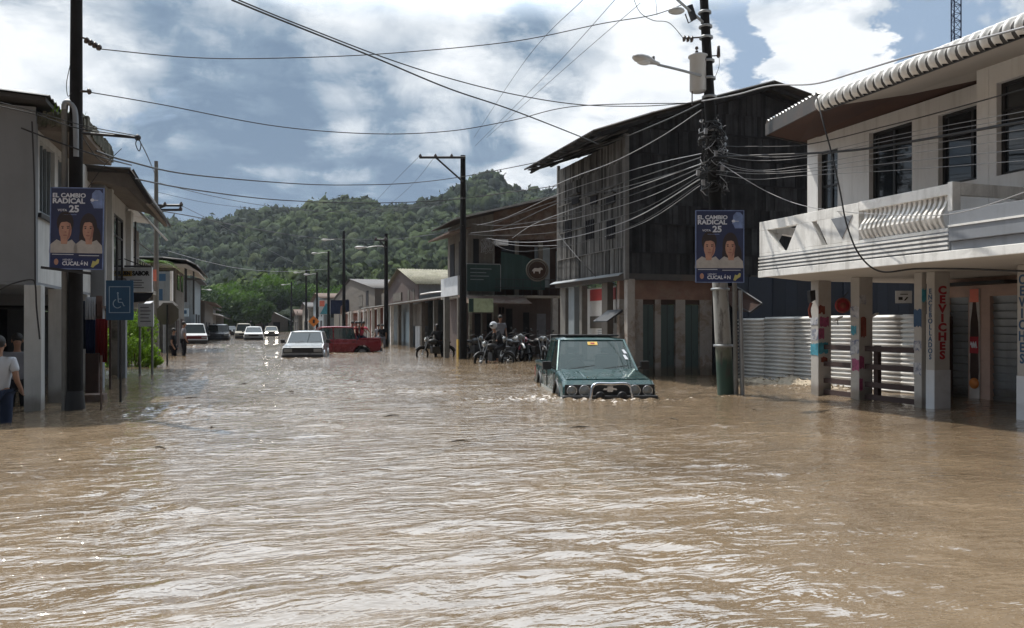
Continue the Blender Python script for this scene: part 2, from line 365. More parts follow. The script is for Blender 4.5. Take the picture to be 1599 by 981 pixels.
    def build(s, name, m, parent=None, bevel=0.0, seg=2, solid=0.0, origin=None, merge=False):
        ms = [m] if isinstance(m, str) else m
        og = ORG[parent.name] if parent is not None else (Vector(origin) if origin is not None else Vector((0, 0, 0)))
        me = bpy.data.meshes.new(name)
        me.from_pydata([tuple(q - og) for q in s.v], [], s.f)
        for q in ms: me.materials.append(MATS[q])
        me.polygons.foreach_set('use_smooth', s.sm)
        if len(ms) > 1: me.polygons.foreach_set('material_index', s.mi)
        at = me.attributes.new('tone', 'FLOAT', 'FACE'); at.data.foreach_set('value', s.t)
        me.update()
        o = bpy.data.objects.new(name, me); COL.objects.link(o)
        if parent is not None: o.parent = parent; ORG[o.name] = og
        else: o.location = og; ORG[o.name] = og
        if solid:
            md = o.modifiers.new('solid', 'SOLIDIFY'); md.thickness = solid; md.offset = 0
        if bevel:
            md = o.modifiers.new('bevel', 'BEVEL'); md.width = bevel; md.segments = seg; md.limit_method = 'ANGLE'; md.angle_limit = R(40)
        return o
def frame(o, xdir, zdir):
    """matrix with local x -> xdir, local z -> zdir, origin o"""
    x = Vector(xdir).normalized(); z = Vector(zdir).normalized(); y = z.cross(x).normalized(); x = y.cross(z)
    M = Matrix((x, y, z)).transposed().to_4x4(); M.translation = Vector(o); return M
def text(s, size, m, parent, M, name='lettering', extrude=0.004, sx=1.0, bold=0.0, align='CENTER', origin=None):
    cu = bpy.data.curves.new('t', 'FONT'); cu.body = s; cu.size = size; cu.extrude = extrude; cu.offset = bold
    cu.align_x = align; cu.align_y = 'CENTER'; cu.resolution_u = 3
    to = bpy.data.objects.new('t', cu); COL.objects.link(to)
    dg = bpy.context.evaluated_depsgraph_get()
    me = bpy.data.meshes.new_from_object(to.evaluated_get(dg)); bpy.data.objects.remove(to); bpy.data.curves.remove(cu)
    Sx = Matrix.Diagonal((sx, 1, 1, 1))
    og = ORG[parent.name] if parent is not None else Vector(origin or (0, 0, 0))
    me.transform(Matrix.Translation(-og) @ M @ Sx); me.materials.clear(); me.materials.append(MATS[m])
    o = bpy.data.objects.new(name, me); me.name = name; COL.objects.link(o)
    if parent is not None: o.parent = parent; ORG[o.name] = og
    else: o.location = og
    return o
def catenary(pts, n=10):
    """smooth polyline (Catmull-Rom) through 3-D points"""
    pts = [Vector(q) for q in pts]
    if len(pts) == 2: return [pts[0].lerp(pts[1], i / n) for i in range(n + 1)]
    o = []
    for i in range(len(pts) - 1):
        p0 = pts[max(i-1, 0)]; p1 = pts[i]; p2 = pts[i+1]; p3 = pts[min(i+2, len(pts)-1)]
        for k in range(n):
            t = k / n
            o.append(0.5 * ((2*p1) + (p2-p0)*t + (2*p0-5*p1+4*p2-p3)*t*t + (3*p1-p0-3*p2+p3)*t**3))
    o.append(pts[-1]); return o
def each(parent, name, m, *bx, **k):
    for q in bx: s = MB(); s.box(*q); o = s.build(name, m, parent, **k)
    return o
def leaves(mb, c, rad, n, size, flat=1.0, shell=0.35):
    """n small leaf quads spread through a lumpy clump"""
    c = Vector(c)
    for _ in range(n):
        while True:
            q = Vector((random.uniform(-1,1), random.uniform(-1,1), random.uniform(-1,1)))
            if shell < q.length < 1: break
        q = Vector((q.x*rad[0], q.y*rad[1], q.z*rad[2])) + c
        a = Vector((random.gauss(0,1), random.gauss(0,1), random.gauss(0,0.6))).normalized()
        u = a.orthogonal().normalized(); w = a.cross(u)
        k = size*random.uniform(0.6, 1.3)
        mb.cur = random.random()
        mb.add([q-u*k, q-w*k*0.45, q+u*k, q+w*k*0.45], [(0,1,2,3)])
# ------------------------------------------------------------------ the setting
g = MB(); g.add([(-1200,-120,-0.5),(1400,-120,-0.5),(1400,1300,-0.5),(-1200,1300,-0.5)], [(0,1,2,3)])
tag(g.build('ground', 'earth'), kind='structure')
g = MB(); g.add([(-2.4,-60,-0.496),(7.7,-60,-0.496),(7.7,260,-0.496),(-2.4,260,-0.496)], [(0,1,2,3)])
tag(g.build('road', 'asphalt'), kind='structure')
g = MB(); g.box(7.7,9.2,-40,24,-0.49,-0.35); g.box(-3.2,-2.4,-40,22,-0.49,-0.35)
tag(g.build('pavement', 'concrete'), kind='structure')

# ---- flood water: a real height field, fine near the camera
rows = []
py = 2100.0
while py > 521: rows.append(DW(py)); py -= max(0.75, (py - 508) * 0.0075) if py < 1000 else (py - 508) * 0.02
rows += [150, 180, 220, 280, 360]
ND = len(rows); NA = 1500
aa = np.linspace(-1.15, 1.15, NA); DD = np.array(rows)
A, Dg = np.meshgrid(aa, DD)
X = Dg * (A * CS + SN); Y = Dg * (CS - A * SN)
rowstep = np.abs(np.gradient(DD))[:, None] * np.ones_like(A)
H = np.zeros_like(X)
wx = X + 0.25*np.sin(0.9*Y+1.3)+0.12*np.sin(2.3*X+0.4*Y); wy = Y + 0.3*np.sin(0.7*X+2.1)+0.12*np.sin(1.9*Y-1.1*X)
dirbase = math.atan2(CS, SN)                              # crests lie roughly across the view, as the current runs down the street
for i in range(95):
    lam = 0.12 * (1.5/0.12) ** rng.random()
    th = dirbase + rng.normal(0, 0.55) + (math.pi if rng.random() < .3 else 0)
    k = 2*math.pi/lam; ph = rng.random()*6.28
    amp = 0.0021 * lam ** 0.95 * (0.6 + 0.8*rng.random())
    damp = np.clip((lam/rowstep - 2.0)/3.0, 0, 1)
    w = np.sin(k*(wx*math.cos(th)+wy*math.sin(th)) + ph)
    H += amp * damp * (1 - 2*np.sqrt(np.clip(1-(0.5+0.5*w)**2, 0, 1))*0.5 + 0.5*w)
H -= H.mean()
# patches of livelier and calmer water
patch = 0.75 + 0.45*np.sin(0.55*X+0.8*np.sin(0.4*Y))*np.sin(0.37*Y+1.1*np.sin(0.5*X+1))
H *= patch
# chop and foam where the current breaks round wheels, posts and kerbs
FO = np.zeros_like(X)
def hn(x, y, f, s=0.0):
    return (np.sin(f*x*1.7+3.1*np.sin(f*y*0.9+s))*np.sin(f*y*1.9+2.3*np.sin(f*x*1.1+s*2)) + np.sin(f*2.7*x-f*1.3*y+s)*0.5)/1.5
def turb(px, py, rx, ry, h, foam=1.0, f=6.0, seed=0.0):
    c = P(px, py, DW(py)); dx = X - c.x; dy = Y - c.y
    u = dx*CS - dy*SN; v = dx*SN + dy*CS
    m = np.exp(-((u/rx)**2 + (v/ry)**2))
    global H, FO
    H += h*m*(0.35+0.65*hn(X, Y, f, seed))
    FO += foam*m*np.clip(0.25+0.9*hn(X, Y, f*1.7, seed+2), 0, 1)
turb(955, 627, 1.25, 0.35, 0.07, 1.2, 7, 1); turb(850, 622, 0.5, 0.8, 0.07, 1.0, 7, 2); turb(1070, 624, 1.0, 0.25, 0.04, 0.6, 6, 3)
turb(800, 624, 0.9, 0.5, 0.05, 0.8, 7, 4); turb(760, 628, 2.5, 0.5, 0.02, 0.3, 6, 5); turb(470, 560, 1.6, 1.2, 0.10, 1.0, 4, 6)
turb(545, 552, 2.6, 1.4, 0.08, 0.9, 4, 7); turb(1230, 604, 1.2, 0.8, 0.06, 0.9, 8, 8); turb(775, 570, 1.4, 0.8, 0.05, 0.6, 6, 9)
turb(1140, 620, 0.9, 0.3, 0.04, 0.7, 9, 10); turb(270, 640, 1.2, 0.45, 0.05, 0.6, 8, 11); turb(240, 650, 0.8, 0.3, 0.03, 0.5, 8, 12)
turb(500, 612, 3.0, 0.5, 0.03, 0.55, 8, 13); turb(660, 608, 2.5, 0.35, 0.03, 0.6, 8, 14); turb(120, 770, 0.6, 0.25, 0.03, 0.0, 5, 15)
turb(60, 745, 0.5, 0.25, 0.03, 0.0, 5, 16); turb(200, 800, 0.7, 0.2, 0.03, 0.0, 5, 17)
turb(345, 540, 5.0, 3.5, 0.16, 0.8, 2.2, 18); turb(430, 545, 4.0, 2.5, 0.10, 0.8, 2.6, 19); turb(620, 575, 4.0, 3.0, 0.03, 0.35, 5, 20); turb(400, 585, 5.0, 3.0, 0.03, 0.35, 6, 21)
turb(1150, 606, 1.5, .5, .03, .5, 8, 23); turb(740, 600, 2.2, .4, .03, .6, 9, 24); turb(420, 634, 1.5, .25, .02, .35, 9, 25); turb(930, 720, 1.6, 0.6, 0.02, 0.0, 4, 22)
wv = np.stack([X, Y, H], -1).reshape(-1, 3)
ii = np.arange(ND-1)[:, None]*NA + np.arange(NA-1)[None, :]
fc = np.stack([ii, ii+1, ii+NA+1, ii+NA], -1).reshape(-1, 4)
def npmesh(name, v, f, mats, smooth=True, attrs=None, matidx=None):
    me = bpy.data.meshes.new(name); nf, k = f.shape
    me.vertices.add(len(v)); me.vertices.foreach_set('co', np.ascontiguousarray(v, np.float32).ravel())
    me.loops.add(nf*k); me.loops.foreach_set('vertex_index', np.ascontiguousarray(f, np.int32).ravel())
    me.polygons.add(nf); me.polygons.foreach_set('loop_start', np.arange(0, nf*k, k, dtype=np.int32))
    me.polygons.foreach_set('use_smooth', np.full(nf, smooth))
    for nm, (dom, val) in (attrs or {}).items():
        a_ = me.attributes.new(nm, 'FLOAT', dom); a_.data.foreach_set('value', np.ascontiguousarray(val, np.float32))
    for q in mats: me.materials.append(MATS[q])
    me.update(calc_edges=True); me.validate()
    o = bpy.data.objects.new(name, me); COL.objects.link(o); ORG[o.name] = Vector((0,0,0)); return o
m, b, p = newmat('flood_water')
co = b.n('ShaderNodeTexCoord').outputs['Object']
fo = b.n('ShaderNodeAttribute', attribute_name='foam').outputs['Fac']
nA = b.noise(co, 0.55, 5, 0.6, 0.6); nB = b.noise(b.v('MULTIPLY', co, (1, 1.0, 1)), 14, 4, 0.6)
base = b.mix(b.lin(nA, 0.3, 0.7), (0.150, 0.108, 0.069), (0.225, 0.165, 0.107))
ffac = b.ss(b.m('MULTIPLY', fo, b.lin(nB, 0.35, 0.65, 0.3, 1.5)), 0.35, 0.85)
b.put(p.inputs['Base Color'], b.mix(b.m('MULTIPLY', ffac, 0.8), base, (0.66, 0.60, 0.54)))
b.put(p.inputs['Roughness'], b.m('ADD', 0.035, b.m('MULTIPLY', ffac, 0.35)))
p.inputs['IOR'].default_value = 1.75; p.inputs['Specular IOR Level'].default_value = 0.95
b1 = b.n('ShaderNodeBump'); b1.inputs['Strength'].default_value = 1.0; b1.inputs['Distance'].default_value = 0.062
b.put(b1.inputs['Strength'], b.lin(b.noise(co, 0.35, 4, 0.6, 0.8), 0.3, 0.7, 0.45, 1.0))
rm = Matrix.Rotation(TH, 4, 'Z')
mp = b.n('ShaderNodeMapping'); b.put(mp.inputs[0], co); mp.inputs['Rotation'].default_value = (0, 0, TH); mp.inputs['Scale'].default_value = (0.5, 1.2, 1)
def ridged(sc, det, ds): return b.m('MULTIPLY', b.m('ABSOLUTE', b.m('SUBTRACT', b.noise(mp.outputs[0], sc, det, 0.55, ds), 0.5)), -1.6)
b.put(b1.inputs['Height'], b.m('ADD', b.m('ADD', b.m('MULTIPLY', ridged(2.6, 3, 0.6), 0.8), b.m('MULTIPLY', b.noise(mp.outputs[0], 5.5, 4, 0.6, 0.5), 0.55)), b.m('MULTIPLY', ridged(9, 2, 0.3), 0.14)))
b.nt.links.new(b1.outputs[0], p.inputs['Normal'])
wo = npmesh('water', wv, fc, ['flood_water'], True, {'foam': ('POINT', np.clip(FO, 0, 1.3).ravel())})
tag(wo, kind='structure')

# ---- hills with their forest
def prof(pts):
    xs, ys = zip(*pts); gx = np.arange(-700, 2201, 4.0); gy = np.interp(gx, xs, ys); k = np.hanning(13); k /= k.sum(); gy = np.convolve(np.pad(gy, 6, mode='edge'), k, 'valid'); return lambda x: np.interp(x, gx, gy)
ridge = prof([(-700,400),(-200,330),(0,352),(150,345),(215,350),(250,350),(300,352),(350,352),(430,338),(520,332),(600,334),(655,328),(690,322),(715,300),(740,278),(765,268),(790,280),(820,298),(850,300),(880,300),(1000,285),(1200,320),(1600,360),(2200,420)])
ridge2 = prof([(-700,470),(0,470),(200,492),(300,478),(345,448),(380,440),(430,432),(500,424),(560,422),(640,420),(720,415),(870,408),(1200,420),(2200,440)])
def pxof(x, y):
    u = x*CS - y*SN; v = x*SN + y*CS; return CX + F*u/np.maximum(v, 1), v
def hillz(x, y):
    px, D = pxof(x, y)
    r1 = (HZ - 8 - ridge(px)) / F * 520; r2 = (HZ - 10 - ridge2(px)) / F * 240
    s = lambda t: np.clip(t, 0, 1)**2*(3-2*np.clip(t, 0, 1))
    nz = 1 + 0.06*np.sin(x*0.021+1.2)*np.sin(y*0.017) + 0.03*np.sin(x*0.045+y*0.022) + 0.03*np.sin(x*0.093-y*0.035+1)
    near = r2*s((D-165)/75.) 
    far = near + (r1-near)*s((D-290)/230.)
    far = far*np.where(D < 515, nz, 1)
    far = far*(1-0.75*s((D-525)/300.))
    return np.where(D < 165, -0.5, far) 
hx = np.linspace(-0.95, 0.95, 220); hd = np.concatenate([np.linspace(150, 560, 90), np.linspace(580, 900, 10)])
A2, D2 = np.meshgrid(hx, hd); X2 = D2*(A2*CS+SN); Y2 = D2*(CS-A2*SN); Z2 = hillz(X2, Y2)
n_ = len(hx); ii = np.arange(len(hd)-1)[:, None]*n_ + np.arange(n_-1)[None, :]
fc = np.stack([ii, ii+1, ii+n_+1, ii+n_], -1).reshape(-1, 4)
mat('hill_ground', (0.05, 0.075, 0.025), 0.95, var=0.4, scale=0.05, bump=0)
tag(npmesh('hills', np.stack([X2, Y2, Z2], -1).reshape(-1, 3), fc, ['hill_ground']), kind='structure')
# crown prototypes
def crown_proto(sub, seed):
    bm = bmesh.new(); bmesh.ops.create_icosphere(bm, subdivisions=sub, radius=1.0)
    v = np.array([q.co[:] for q in bm.verts]); f = np.array([[q.index for q in fa.verts] for fa in bm.faces]); bm.free()
    o = np.array([mnoise.fractal(Vector(q)*1.6 + Vector((seed*7.1, 0, 0)), 1.0, 2.0, 4) for q in v])
    o2 = np.array([mnoise.noise(Vector(q)*5.0 + Vector((0, seed*3.1, 0))) for q in v])
    v = v*(1 + 0.42*o + 0.28*o2)[:, None]; v[:, 2] = np.where(v[:, 2] < -0.3, -0.3, v[:, 2])
    return v, f
protos = [crown_proto(2, i) for i in range(8)]
def forest(name, cnt, d0, d1, rad, colm, amin=-0.62, amax=0.32, zoff=0.6, sz=1.6):
    V = []; Fs = []; T = []; o = 0
    k = 0
    while k < cnt:
        a = rng.uniform(amin, amax); D = math.sqrt(rng.uniform(d0*d0, d1*d1))
        x = D*(a*CS+SN); y = D*(CS-a*SN); z = float(hillz(np.array(x), np.array(y)))
        px = CX + F*a
        if z < 0.5 and rng.random() < 0.6: k += 1; continue
        pv_, pf_ = protos[rng.integers(8)]
        r = rad*(0.42 + 1.25*rng.random()**3); ang = rng.random()*6.28
        v = pv_*np.array([r*rng.uniform(.8,1.2), r*rng.uniform(.8,1.2), r*rng.uniform(.7, 1.7)])
        ca, sa = math.cos(ang), math.sin(ang)
        v = np.stack([v[:,0]*ca-v[:,1]*sa+x, v[:,0]*sa+v[:,1]*ca+y, v[:,2]+z+r*zoff], -1)
        tn = rng.random(); V.append(v); Fs.append(pf_+o); T.append(np.full(len(pf_), tn)); o += len(v); k += 1
        q = v[rng.integers(0, len(v), 34)]; q = q[q[:, 2] > z]; m_ = len(q); c0 = np.array([x, y, z+r*zoff]); q = c0+(q-c0)*rng.uniform(.92, 1.16, (m_, 1))
        tv = (q[:, None, :]+rng.normal(0, 1, (m_, 3, 3))*rng.uniform(.16, .34, (m_, 1, 1))*(r/rad+.4)*sz).reshape(-1, 3)
        V.append(tv); Fs.append(np.arange(3*m_).reshape(-1, 3)+o); T.append(np.clip(tn+rng.normal(0, .25, m_), 0, 1)); o += 3*m_
    ob = npmesh(name, np.concatenate(V), np.concatenate(Fs), [colm], True, {'tone': ('FACE', np.concatenate(T))})
    return ob
def forestmat(name, c1, c2, c3):
    m, b, p = newmat(name)
    co = b.n('ShaderNodeTexCoord').outputs['Object']; at = b.n('ShaderNodeAttribute', attribute_name='tone').outputs['Fac']
    n = b.noise(co, 0.02, 3, 0.5); n2_ = b.noise(co, 1.6, 4, 0.7)
    c = b.mix(b.ss(at, 0.1, 0.95), c1, c2); c = b.mix(b.ss(n, 0.46, 0.60), c, c3); c = b.mix(b.ss(b.noise(b.v('ADD', co, (77, 31, 5)), 0.035, 4, 0.6), 0.52, 0.62, 0, 0.6), c, tuple(q*0.6 for q in c1)); c = b.mix(b.ss(at, 0.93, 0.97), c, (0.085, 0.115, 0.035))
    c = b.mix(b.lin(n2_, 0.3, 0.7, 0, 0.6), c, tuple(q*0.35 for q in c1))
    b.put(p.inputs['Base Color'], c); p.inputs['Roughness'].default_value = 0.8; p.inputs['Specular IOR Level'].default_value = 0.15
    bp = b.n('ShaderNodeBump'); bp.inputs['Strength'].default_value = 1.0; bp.inputs['Distance'].default_value = 1.6
    b.put(bp.inputs['Height'], b.noise(co, 0.9, 6, 0.75)); b.nt.links.new(bp.outputs[0], p.inputs['Normal'])
forestmat('forest_far', (0.010, 0.026, 0.009), (0.034, 0.066, 0.016), (0.065, 0.105, 0.022))
forestmat('forest_mid', (0.014, 0.030, 0.008), (0.045, 0.080, 0.018), (0.12, 0.18, 0.032))
tag(forest('forest', 16000, 290, 535, 2.6, 'forest_far'), 'dark green forest covering the far hill', 'forest', kind='stuff')
tag(forest('woodland', 6500, 172, 292, 1.7, 'forest_mid'), 'lighter green woodland on the lower slope behind the town', 'woodland', kind='stuff')
# ---- air between here and the hills
hz = MB(); hz.box(-1260, 1460, -180, 1360, -1.5, 170)
m = bpy.data.materials.new('haze'); m.use_nodes = True; MATS['haze'] = m
t_ = m.node_tree; t_.nodes.clear(); o_ = t_.nodes.new('ShaderNodeOutputMaterial'); v_ = t_.nodes.new('ShaderNodeVolumePrincipled')
v_.inputs['Color'].default_value = (0.80, 0.88, 1.0, 1); v_.inputs['Density'].default_value = 0.00012; v_.inputs['Anisotropy'].default_value = 0.3
t_.links.new(v_.outputs[0], o_.inputs['Volume'])
USE_HAZE = True
if USE_HAZE: tag(hz.build('haze', 'haze'), kind='stuff')
# =================================================================== right side of the street
# ---- white two-storey house with the balcony
EX = 9.15                                              # eave line
wh = thing('white_house', 'white two-storey house with grey-banded balcony, dark windows and scalloped zinc eave', 'house', (11.0, 9.0, 0))
w = MB(); XL, XR = 10.5, 9.9
yA = 13.2; yB = 8.8; yE = -4.0
def wall_x(mb, x, th, y0, y1, z0, z1, holes):          # wall in a plane x = const with rectangular holes
    ys = sorted(set([y0, y1] + [q for h in holes for q in h[:2]])); zs = sorted(set([z0, z1] + [q for h in holes for q in h[2:]]))
    for i in range(len(ys)-1):
        for j in range(len(zs)-1):
            cy, cz = (ys[i]+ys[i+1])/2, (zs[j]+zs[j+1])/2
            if any(h[0] < cy < h[1] and h[2] < cz < h[3] for h in holes): continue
            mb.box(x, x+th, ys[i], ys[i+1], zs[j], zs[j+1])
wins = []
def win_px(x0, pxa, pxb, pyt, pyb, fixz=None):
    y1, zt = FX(x0, pxa, pyt); y0, _ = FX(x0, pxb, pyt); _, zb = FX(x0, pxa, pyb)
    return (y0, y1, zb if fixz is None else fixz, zt)
h1 = win_px(XL, 1277, 1308, 238, 330, 2.75); h2 = win_px(XL, 1357, 1424, 208, 311, 2.75); h3 = win_px(XL, 1465, 1521, 180, 292)
h4 = win_px(XR, 1556, 1640, 130, 275); h5 = (2.0, 4.0, h4[2], h4[3]); h6 = (-2.0, 0.5, h4[2], h4[3])
h3 = (8.93, h3[1], h3[2], h3[3])
wall_x(w, XL, 0.2, yB, yA, 2.45, 5.0, [h1, h2, h3])
wall_x(w, XR, 0.2, yE, yB-0.205, 2.45, 4.99, [h4, h5, h6])
w.box(XR, XL+0.2, yB-0.2, yB-0.005, 2.45, 4.99)
w.box(XL+0.2, 18, yA-0.2, yA, 2.45, 5.0); w.box(XL, 18, yE, yE+0.2, 2.45, 5.0)
w.build('wall', 'white_wall', wh)
def window(parent, x, h, nx=2, transom=None, mats=('dark_metal', 'window_glass')):
    y0, y1, z0, z1 = h; f = MB(); t = 0.05
    f.box(x+0.09, x+0.15, y0, y1, z0, z0+t); f.box(x+0.09, x+0.15, y0, y1, z1-t, z1)
    f.box(x+0.09, x+0.15, y0, y0+t, z0+t, z1-t); f.box(x+0.09, x+0.15, y1-t, y1, z0+t, z1-t)
    for i in range(1, nx):
        c = y0+(y1-y0)*i/nx; f.box(x+0.093, x+0.147, c-0.025, c+0.025, z0+t, z1-t)
    if transom:
        c = z1-(z1-z0)*transom; f.box(x+0.096, x+0.144, y0+t, y1-t, c-0.02, c+0.02)
    fr = f.build('window', mats[0], parent)
    g_ = MB(); g_.box(x+0.115, x+0.125, y0+t, y1-t, z0+t, z1-t); g_.build('pane', mats[1], fr)
    return fr
window(wh, XL, h1, 2, 0.35); window(wh, XL, h2, 2, 0.3); window(wh, XL, h3, 2, 0.32); window(wh, XR, h4, 2, 0.3); window(wh, XR, h5, 2); window(wh, XR, h6, 2)
s_ = MB(); s_.box(XL+0.25, XL+0.3, yB, yA-0.25, 2.5, 4.9); s_.box(XR+0.25, XR+0.3, yE+.25, yB-.25, 2.5, 4.9); s_.build('interior', 'dark_in', wh)
# soffits and roof (eave line steps out beyond the balcony, end cut at a slant)
EX = 8.2; ZE = 4.62; YC = 10.04; TX, TY = 9.2, 12.7
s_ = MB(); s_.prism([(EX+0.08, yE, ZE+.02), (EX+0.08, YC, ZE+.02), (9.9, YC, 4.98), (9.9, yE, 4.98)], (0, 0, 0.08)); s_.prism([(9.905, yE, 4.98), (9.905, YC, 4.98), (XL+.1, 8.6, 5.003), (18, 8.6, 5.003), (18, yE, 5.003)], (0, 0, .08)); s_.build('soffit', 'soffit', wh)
s_ = MB(); s_.prism([(EX, YC+.01, ZE), (TX, TY, 4.90), (XL, 13.45, 4.99), (18, 13.5, 5.0), (18, 8.7, 5.09), (XL+.1, 8.62, 5.06), (9.9, YC+.02, 5.03)], (0, 0, 0.07))
s_.prism([(EX-.01, YC, ZE-.02), (TX, TY, 4.88), (TX, TY, 5.10), (EX-.01, YC, ZE+.22)], (-.03, 0.01, 0)); s_.prism([(TX, TY+.01, 4.88), (XL+.3, 13.47, 4.97), (XL+.3, 13.47, 5.2), (TX, TY+.01, 5.10)], (0, .03, 0)); s_.mi[-12:] = [1]*12; s_.build('porch_ceiling', ['brown_soffit', 'dark_roof'], wh)  # second slot darkens the fascia: its shadow is put into the colour
r_ = MB(); r_.smooth = True                            # roof sheets roll over the edge: ribs every 0.18 m
prof_ = [(EX+a_, ZE+c_) for a_, c_ in ((0.02, -.05), (-0.03, .0), (-0.045, .05), (-0.035, .10), (0.0, .145), (0.08, .18), (0.22, .22), (1.2, .42), (1.8, .52), (5, .9))]
per = 0.15; seg = 12; k0 = int((YC-yE)/per*seg); vs = []
for i in range(k0+1):
    y = YC - i*per/seg; ph = (i % seg)/seg
    h = 0.055*math.sin(math.pi*ph/.55)**0.5 if ph < .55 else 0
    for j, (x, z) in enumerate(prof_):
        nx_, nz_ = (-1, 0.1) if j < 4 else ((-0.6, 0.7) if j < 6 else (-0.15, 1))
        vs.append((x+nx_*h, y, z+nz_*h))
nP = len(prof_)
r_.add(vs, [(i*nP+j, i*nP+j+1, (i+1)*nP+j+1, (i+1)*nP+j) for i in range(k0) for j in range(nP-1)])
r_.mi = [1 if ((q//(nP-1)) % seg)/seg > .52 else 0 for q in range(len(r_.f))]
mat('groove_shade', (0.07, 0.068, 0.068), 0.9, var=0.3)  # dark groove floors: the shade between the ribs is put into the colour
r_.build('eave_sheet', ['zinc_white', 'groove_shade'], wh, solid=0.006)
r_ = MB(); r_.corr((EX-.02, YC, ZE+.24), (TX-EX, TY-YC, .28), (4, -.6, 0.42), 16, 0.022); r_.corr((TX, TY, ZE+.50), (XL+2-TX, 1.2, .0), (2, -2.5, 0.3), 14, 0.02); r_.build('roof', 'zinc', wh, solid=0.006)
c_ = MB(); c_.box(EX+0.03, EX+0.075, yE, YC-.02, ZE-.05, ZE+.06); c_.build('fascia', 'dark_metal', wh)
# floor slab and balcony
s_ = MB(); s_.prism([(8.62, yE, 2.2), (8.62, 12.08, 2.2), (10.35, 13.05, 2.2), (18, 13.05, 2.2), (18, yE, 2.2)], (0, 0, 0.12)); s_.build('floor_slab', 'soffit', wh, bevel=0.01)
s_ = MB()
yJ = FX(8.6, 1341, 400)[0]; yK = FX(8.6, 1482, 400)[0]
s_.box(8.575, 8.615, yE, 12.1, 2.18, 2.30)
s_.build('slab_edge', 'white_trim', wh, bevel=0.008)
s_ = MB()                                             # grey band with lighter ribs
s_.box(8.60, 8.72, yK-0.02, 12.09, 2.303, 2.55); s_.box(8.56, 8.72, yE, yK-0.03, 2.42, 2.80); s_.box(8.60, 8.72, yE, yK-0.03, 2.303, 2.417)
s_.prism([(8.62, 12.095, 2.303), (10.4, 13.06, 2.303), (10.4, 12.94, 2.303), (8.73, 12.0, 2.303)], (0, 0, 0.247))
s_.build('balcony_band', 'grey_paint', wh, bevel=0.006)
s_ = MB()
for z in (2.325, 2.385, 2.445, 2.505): s_.box(8.575, 8.598, yK, 12.09, z, z+0.028)
s_.box(8.545, 8.558, yE, yK-0.03, 2.60, 2.625)
s_.build('moulding', 'white_trim', wh)
# balcony parapet, far bay: slab with triangular openings
Zt = 3.16; s_ = MB(); x0, x1 = 8.60, 8.70
yF = 12.09
s_.box(x0, x1, yJ, yF, 3.0, Zt); s_.box(x0, x1, yJ, yF, 2.552, 2.60)
def tri(ys): s_.prism([(x0, y, z) for y, z in ys], (x1-x0, 0, 0))
L_ = yF - yJ
def yy(t): return yF - t*L_
tri([(yy(0), 2.6), (yy(0), 3.0), (yy(0.09), 3.0), (yy(0.25), 2.6)])
tri([(yy(0.31), 2.6), (yy(0.42), 3.0), (yy(0.57), 3.0), (yy(0.67), 2.6)])
tri([(yy(0.66), 2.6), (yy(0.56), 3.0), (yy(0.80), 3.0)]) if False else None
tri([(yy(0.72), 2.6), (yy(0.62), 3.0), (yy(1.0), 3.0), (yy(1.0), 2.6)])
s_.prism([(8.62, yF+0.005, 3.0), (10.4, 13.06, 3.0), (10.4, 12.96, 3.0), (8.72, 12.0, 3.0)], (0, 0, 0.158))
for t in (0.0, 0.66):
    a_ = Vector((8.62, yF, 0)).lerp(Vector((10.4, 13.06, 0)), t); b_ = Vector((8.62, yF, 0)).lerp(Vector((10.4, 13.06, 0)), t+0.22)
    s_.prism([(a_.x, a_.y, 2.552), (a_.x+.1, a_.y-.08, 2.552), (b_.x+.1, b_.y-.08, 2.999), (b_.x, b_.y, 2.999)], (0.12, 0.06, 0))
s_.build('parapet', 'white_trim', wh, bevel=0.006)
s_ = MB(); s_.prism([(x0-.012, yy(.76), 2.99), (x0-.012, yy(.95), 2.99), (x0-.012, yy(.86), 2.66)], (.011, 0, 0)); s_.build('inset_triangle', 'grey_paint', wh)
# near bay: curved balusters under a handrail, end panel
s_ = MB(); s_.box(x0, x1+0.02, yK+0.02, yJ-0.003, 3.03, Zt+0.01); s_.box(x0, x1+0.02, yK+0.02, yJ-0.003, 2.552, 2.60)
s_.box(x0-0.01, x1+0.03, yK-0.06, yK+0.017, 2.81, Zt+0.03)
s_.box(x1+0.035, XR-0.002, yK-0.06, yK+0.02, 3.02, Zt+0.02); s_.box(x1+0.035, XR-0.002, yK-0.06, yK+0.02, 2.552, 2.62); s_.box(9.75, XR-0.003, yK-0.058, yK+0.018, 2.622, 3.018)
s_.build('handrail', 'white_trim', wh, bevel=0.008)
n_b = 17
for i in range(n_b):
    y = yK+0.1+(yJ-yK-0.2)*i/(n_b-1); bl = MB()
    pts = [(8.66, 3.03), (8.66, 2.97), (8.63, 2.90), (8.56, 2.82), (8.53, 2.74), (8.57, 2.66), (8.62, 2.60)]
    A_ = [(x, z) for x, z in pts]; B_ = [(x+0.05, z) for x, z in pts][::-1]
    pl = A_+B_
    n = len(pts)
    for k in range(n-1):
        bl.prism([(pts[k][0], y-0.022, pts[k][1]), (pts[k+1][0], y-0.022, pts[k+1][1]), (pts[k+1][0]+0.05, y-0.022, pts[k+1][1]), (pts[k][0]+0.05, y-0.022, pts[k][1])], (0, 0.044, 0))
    bl.build('baluster', 'white_trim', wh)
